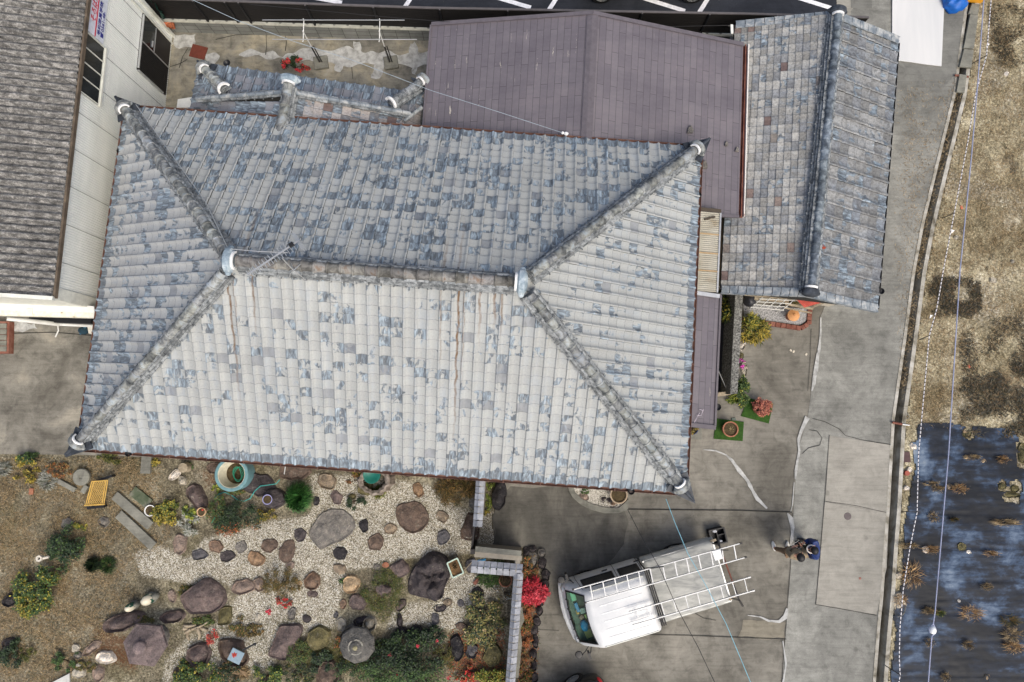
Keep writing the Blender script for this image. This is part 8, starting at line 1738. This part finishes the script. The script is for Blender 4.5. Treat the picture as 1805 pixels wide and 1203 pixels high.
for x, y in ((1708, 646), (1695, 366), (1678, 507)): mb = MB(); mb.col = S(196, 110, 84); c = P(x, y, .02); mb.box(c, (.10, .07, .02), rz=x); tag(mb.build('plastic_scrap', M_['vr'], bevel=.004), {1708: 'orange red scrap in the weedy lower field', 1695: 'pinkish scrap between the two wires in the upper field', 1678: 'orange scrap above the dark weed patch'}[x], 'scrap', 'red scraps in the field')
TW = [(1712, 806, 22, 6, 1, 'tan', 'dead weed on the second film seam'), (1766, 810, 16, 8, 1, 'straw', 'brown dead weed at the right of the second film seam'), (1640, 852, 20, 6, 1, 'tan', 'straw weed at the left of the third film seam'), (1652, 862, 16, 8, 1, 'tan', 'forked straw weed below the third film seam'), (1690, 862, 22, 10, 1, 'straw', 'orange brown weed on the third film seam'), (1643, 911, 14, 11, 1, 'tan', 'spiky straw weed on the fourth film seam'), (1682, 916, 12, 5, 1, 'olive', 'greenish weed on the fourth film seam'), (1772, 921, 34, 7, 1, 'tan', 'long dry weed row at the right of the fourth seam'), (1600, 962, 24, 6, 1, 'tan', 'straw weed row left of the white block'), (1640, 968, 22, 8, 1, 'straw', 'straw weed right of the white block'), (1746, 975, 20, 6, 1, 'straw', 'brown weed below the dusty patch of the fifth seam'), (1606, 1012, 30, 24, 1, 'straw', 'largest dead weed, tangled orange brown, on the left of the film'), (1738, 1034, 14, 8, 1, 'tan', 'small pale weed right on the sixth seam'), (1586, 1058, 18, 12, 1, 'straw', 'orange weed over the grey stone by the drain'), (1637, 1077, 22, 7, 1, 'tan', 'left straw weed on the seventh seam'), (1656, 1081, 12, 7, 1, 'lime', 'yellow green weed beside the left straw weed of the seventh seam'), (1712, 1080, 32, 14, 1, 'straw', 'orange weed heap in the middle of the seventh seam'), (1780, 1094, 26, 12, 1, 'olive', 'dark olive weed heap at the right of the seventh seam'), (1638, 1132, 14, 9, 1, 'tan', 'small orange weed under the white insulator'), (1706, 1136, 14, 9, 1, 'tan', 'small orange weed in the middle of the eighth seam'), (1784, 1140, 26, 11, 1, 'straw', 'brown weed heap at the right of the eighth seam'), (1666, 1192, 12, 8, 1, 'tan', 'small orange weed near the bottom edge of the film'), (1783, 1118, 26, 14, 1, 'tan', 'pale dead weeds in the torn white part of the film')]
for x, y, r_, r2, _, pal, lb in TW: tuft(x, y, r_, .12, pal, lb, cat='dead weed', n=int(30+r_*3.2), name='dead_weed', w2=r2*1.3, wd=.005, z0=.05, group='dead weeds on the black film', flat=.9, spread=1.6)
# ------------------------------------------------------------------ rope fence, wires
RH = .6; RP = [(1752, -60), (1742, 60), (1739, 98), (1720, 165), (1706, 250), (1682, 376), (1664, 470), (1651, 545), (1638, 592), (1628, 700), (1619, 800), (1616.5, 903), (1604, 965), (1592, 1040), (1586, 1110), (1585, 1160), (1586.5, 1190), (1578, 1240)]
mb = MB(); g = G('twisted_rope', .8, 0, .2); p_ = g.pos(); wv = g.math('FRACT', g.math('MULTIPLY', g.sep(p_)[1], 9.0)); rope_m = g.done(g.ramp(wv, [(.0, S(226, 224, 226)), (.6, S(226, 224, 226)), (.66, S(90, 88, 92)), (.9, S(90, 88, 92))]))
mb.tube([P(x, y, RH) for x, y in RP], .013, 7); rp = tag(mb.build('rope', rope_m, smooth=True), 'white and black twisted rope strung on stakes along the field edge', 'rope')
for i, (a, b, lb) in enumerate((((1739, 98), (1713, 113), 'thin dark rope stake in the upper field by the drain covers'), ((1682, 376), (1661, 385), 'thin dark rope stake beside the lane halfway up the field'), ((1638, 592), (1619, 600), 'thin dark rope stake beside the golden middle of the field'), ((1616.5, 903), (1589, 902), 'thin dark rope stake on the left of the black film'), ((1586.5, 1190), (1558, 1172), 'thin dark rope stake at the bottom of the black film'))):
    mb = MB(); t = P(*a, RH+.02); f = P(*b, 0); mb.tube([f, t], .012, 6); tag(mb.build('rope_stake', M_['steel_dark']), lb, 'stake', 'rope fence stakes')
for x, y in ((1678, 405), (1640, 555), (1740, 76)):
    mb = MB(); c = P(x, y, RH-.03); mb.poly([c, c + Vector((.10, -.02, -.03)), c + Vector((.0, -.11, -.05))]); tag(mb.build('rope_flag', M_['plaster']), {1678: 'small white flag on the rope below the halfway stake', 1640: 'small white flag on the rope above the golden middle stake', 1740: 'small white flag on the rope near the top'}[x], 'flag', 'white flags on the rope')
def wire(name, pts, z0, z1, r, mat, label, sag=0.0):
    n = len(pts); mb = MB(); q = []
    for i in range(n-1):
        for k in range(6): t = (i + k/6)/(n-1); z = z0 + (z1-z0)*t - sag*4*t*(1-t); f = k/6; q.append(P(pts[i][0]*(1-f)+pts[i+1][0]*f, pts[i][1]*(1-f)+pts[i+1][1]*f, z))
    q.append(P(*pts[-1], z1)); mb.tube(q, r, 7); return tag(mb.build(name, mat, smooth=True), label, 'wire')
bluewire = simple('blue_grey_cable', S(150, 156, 182), .5); dkwire = simple('black_cable', S(34, 34, 36), .6); cyan = simple('pale_cyan_cable', S(140, 196, 210), .5)
wire('overhead_cable', [(1737, -40), (1724, 140), (1712, 280), (1692, 480), (1672, 800), (1648, 1080), (1645, 1100)], 5.0, 5.0, .012, bluewire, 'thick blue grey overhead cable above the field, interrupted by a white insulator')
wire('overhead_cable', [(1642.5, 1122), (1638, 1180), (1632, 1260)], 5.0, 5.0, .012, bluewire, 'short end of the blue grey cable below the white insulator')
ins = P(1644, 1111, 5.0); io = empty('cable_insulator', ins, 'white egg shaped insulator on the overhead cable above the black film', 'insulator'); mb = MB(); mb.ball(ins, (.072, .085, .07), 16, 10); mb.build('porcelain', simple('white_porcelain', S(236, 238, 240), .25), io, smooth=True)
mb = MB(); mb.tube([P(1645, 1100, 5.0), ins + Vector((-.075, .02, .0)), ins + Vector((-.06, -.06, 0))], .012, 6); mb.tube([P(1645, 1100, 5.0), ins + Vector((.075, .0, .0))], .012, 6); mb.tube([P(1642.5, 1122, 5.0), ins + Vector((.06, -.05, 0))], .012, 6); mb.build('cable_loop', bluewire, io)
wire('service_cable', [(1174, 880), (1191, 925), (1212, 975), (1243, 1030), (1280, 1100), (1330, 1220)], 3.1, 4.6, .008, cyan, 'pale cyan service cable running from the south east corner over the truck', .1)
wire('service_cable', [(1106, 898), (1130, 945), (1162, 1000), (1195, 1075), (1230, 1140), (1270, 1225)], 3.0, 4.6, .007, dkwire, 'thin black cable running over the truck to the bottom edge', .1)
wire('service_cable', [(322, -8), (420, 37), (520, 74), (620, 106), (760, 160), (880, 198), (996, 236)], 4.6, 3.15, .006, simple('pale_blue_cable', S(150, 164, 174), .5), 'pale thin cable crossing the brown slate roof to the north eave', .12)
mb = MB(); c = P(998, 236, 3.15); mb.ball(c, (.06, .05, .05), 10, 7); mb.ball(c + Vector((-.09, .02, 0)), (.04, .04, .04), 8, 6); tag(mb.build('eave_insulator', M_['plaster'], smooth=True), 'small white insulator where the pale cable meets the north eave', 'insulator')
wire('service_cable', [(440, 8), (700, 32), (960, 52), (1285, 45)], 2.6, 2.35, .006, dkwire, 'very thin dark cable stretched along the dark fence', .1)
# ------------------------------------------------------------------ bundle and crate at the top right
mb = MB(); c = P(1688, -2, .3); mb.ball((c.x, c.y, .16), (.36, .34, .26), 26, 16); mb.v = [tuple(Vector(v) + Vector((mnoise.noise(Vector(v)*7)*.07, mnoise.noise(Vector(v)*7+Vector((9, 0, 0)))*.07, mnoise.noise(Vector(v)*7+Vector((0, 9, 0)))*.07))) for v in mb.v]
tag(mb.build('blue_tarp_bundle', simple('blue_tarp', S(16, 92, 176), .5), smooth=True), 'crumpled bright blue tarpaulin bundle at the top by the orange crate', 'tarpaulin')
c = P(1713, -6, .0); oc = empty('orange_crate', (c.x, c.y, .05), 'orange plastic crate cut by the top edge of the photo', 'crate', rz=-.1); mb = MB()
for sx, sy, dx, dy in ((0, .24, .44, .025), (0, -.24, .44, .025), (.22, 0, .025, .5), (-.22, 0, .025, .5)): mb.box((sx, sy, .16), (dx, dy, .28))
mb.box((0, 0, .02), (.44, .48, .02))
for k in range(5): mb.box((-.15+k*.075, 0, .04), (.02, .46, .03))
og = simple('orange_plastic', S(226, 160, 46), .5); mb.build('crate_wall', og, oc, local=True); mb = MB()
for sy in (.25, -.25): mb.box((0, sy, .31), (.5, .05, .03))
for sx in (.235, -.235): mb.box((sx, 0, .31), (.05, .5, .03))
mb.build('crate_rim', og, oc, local=True, bevel=.006)
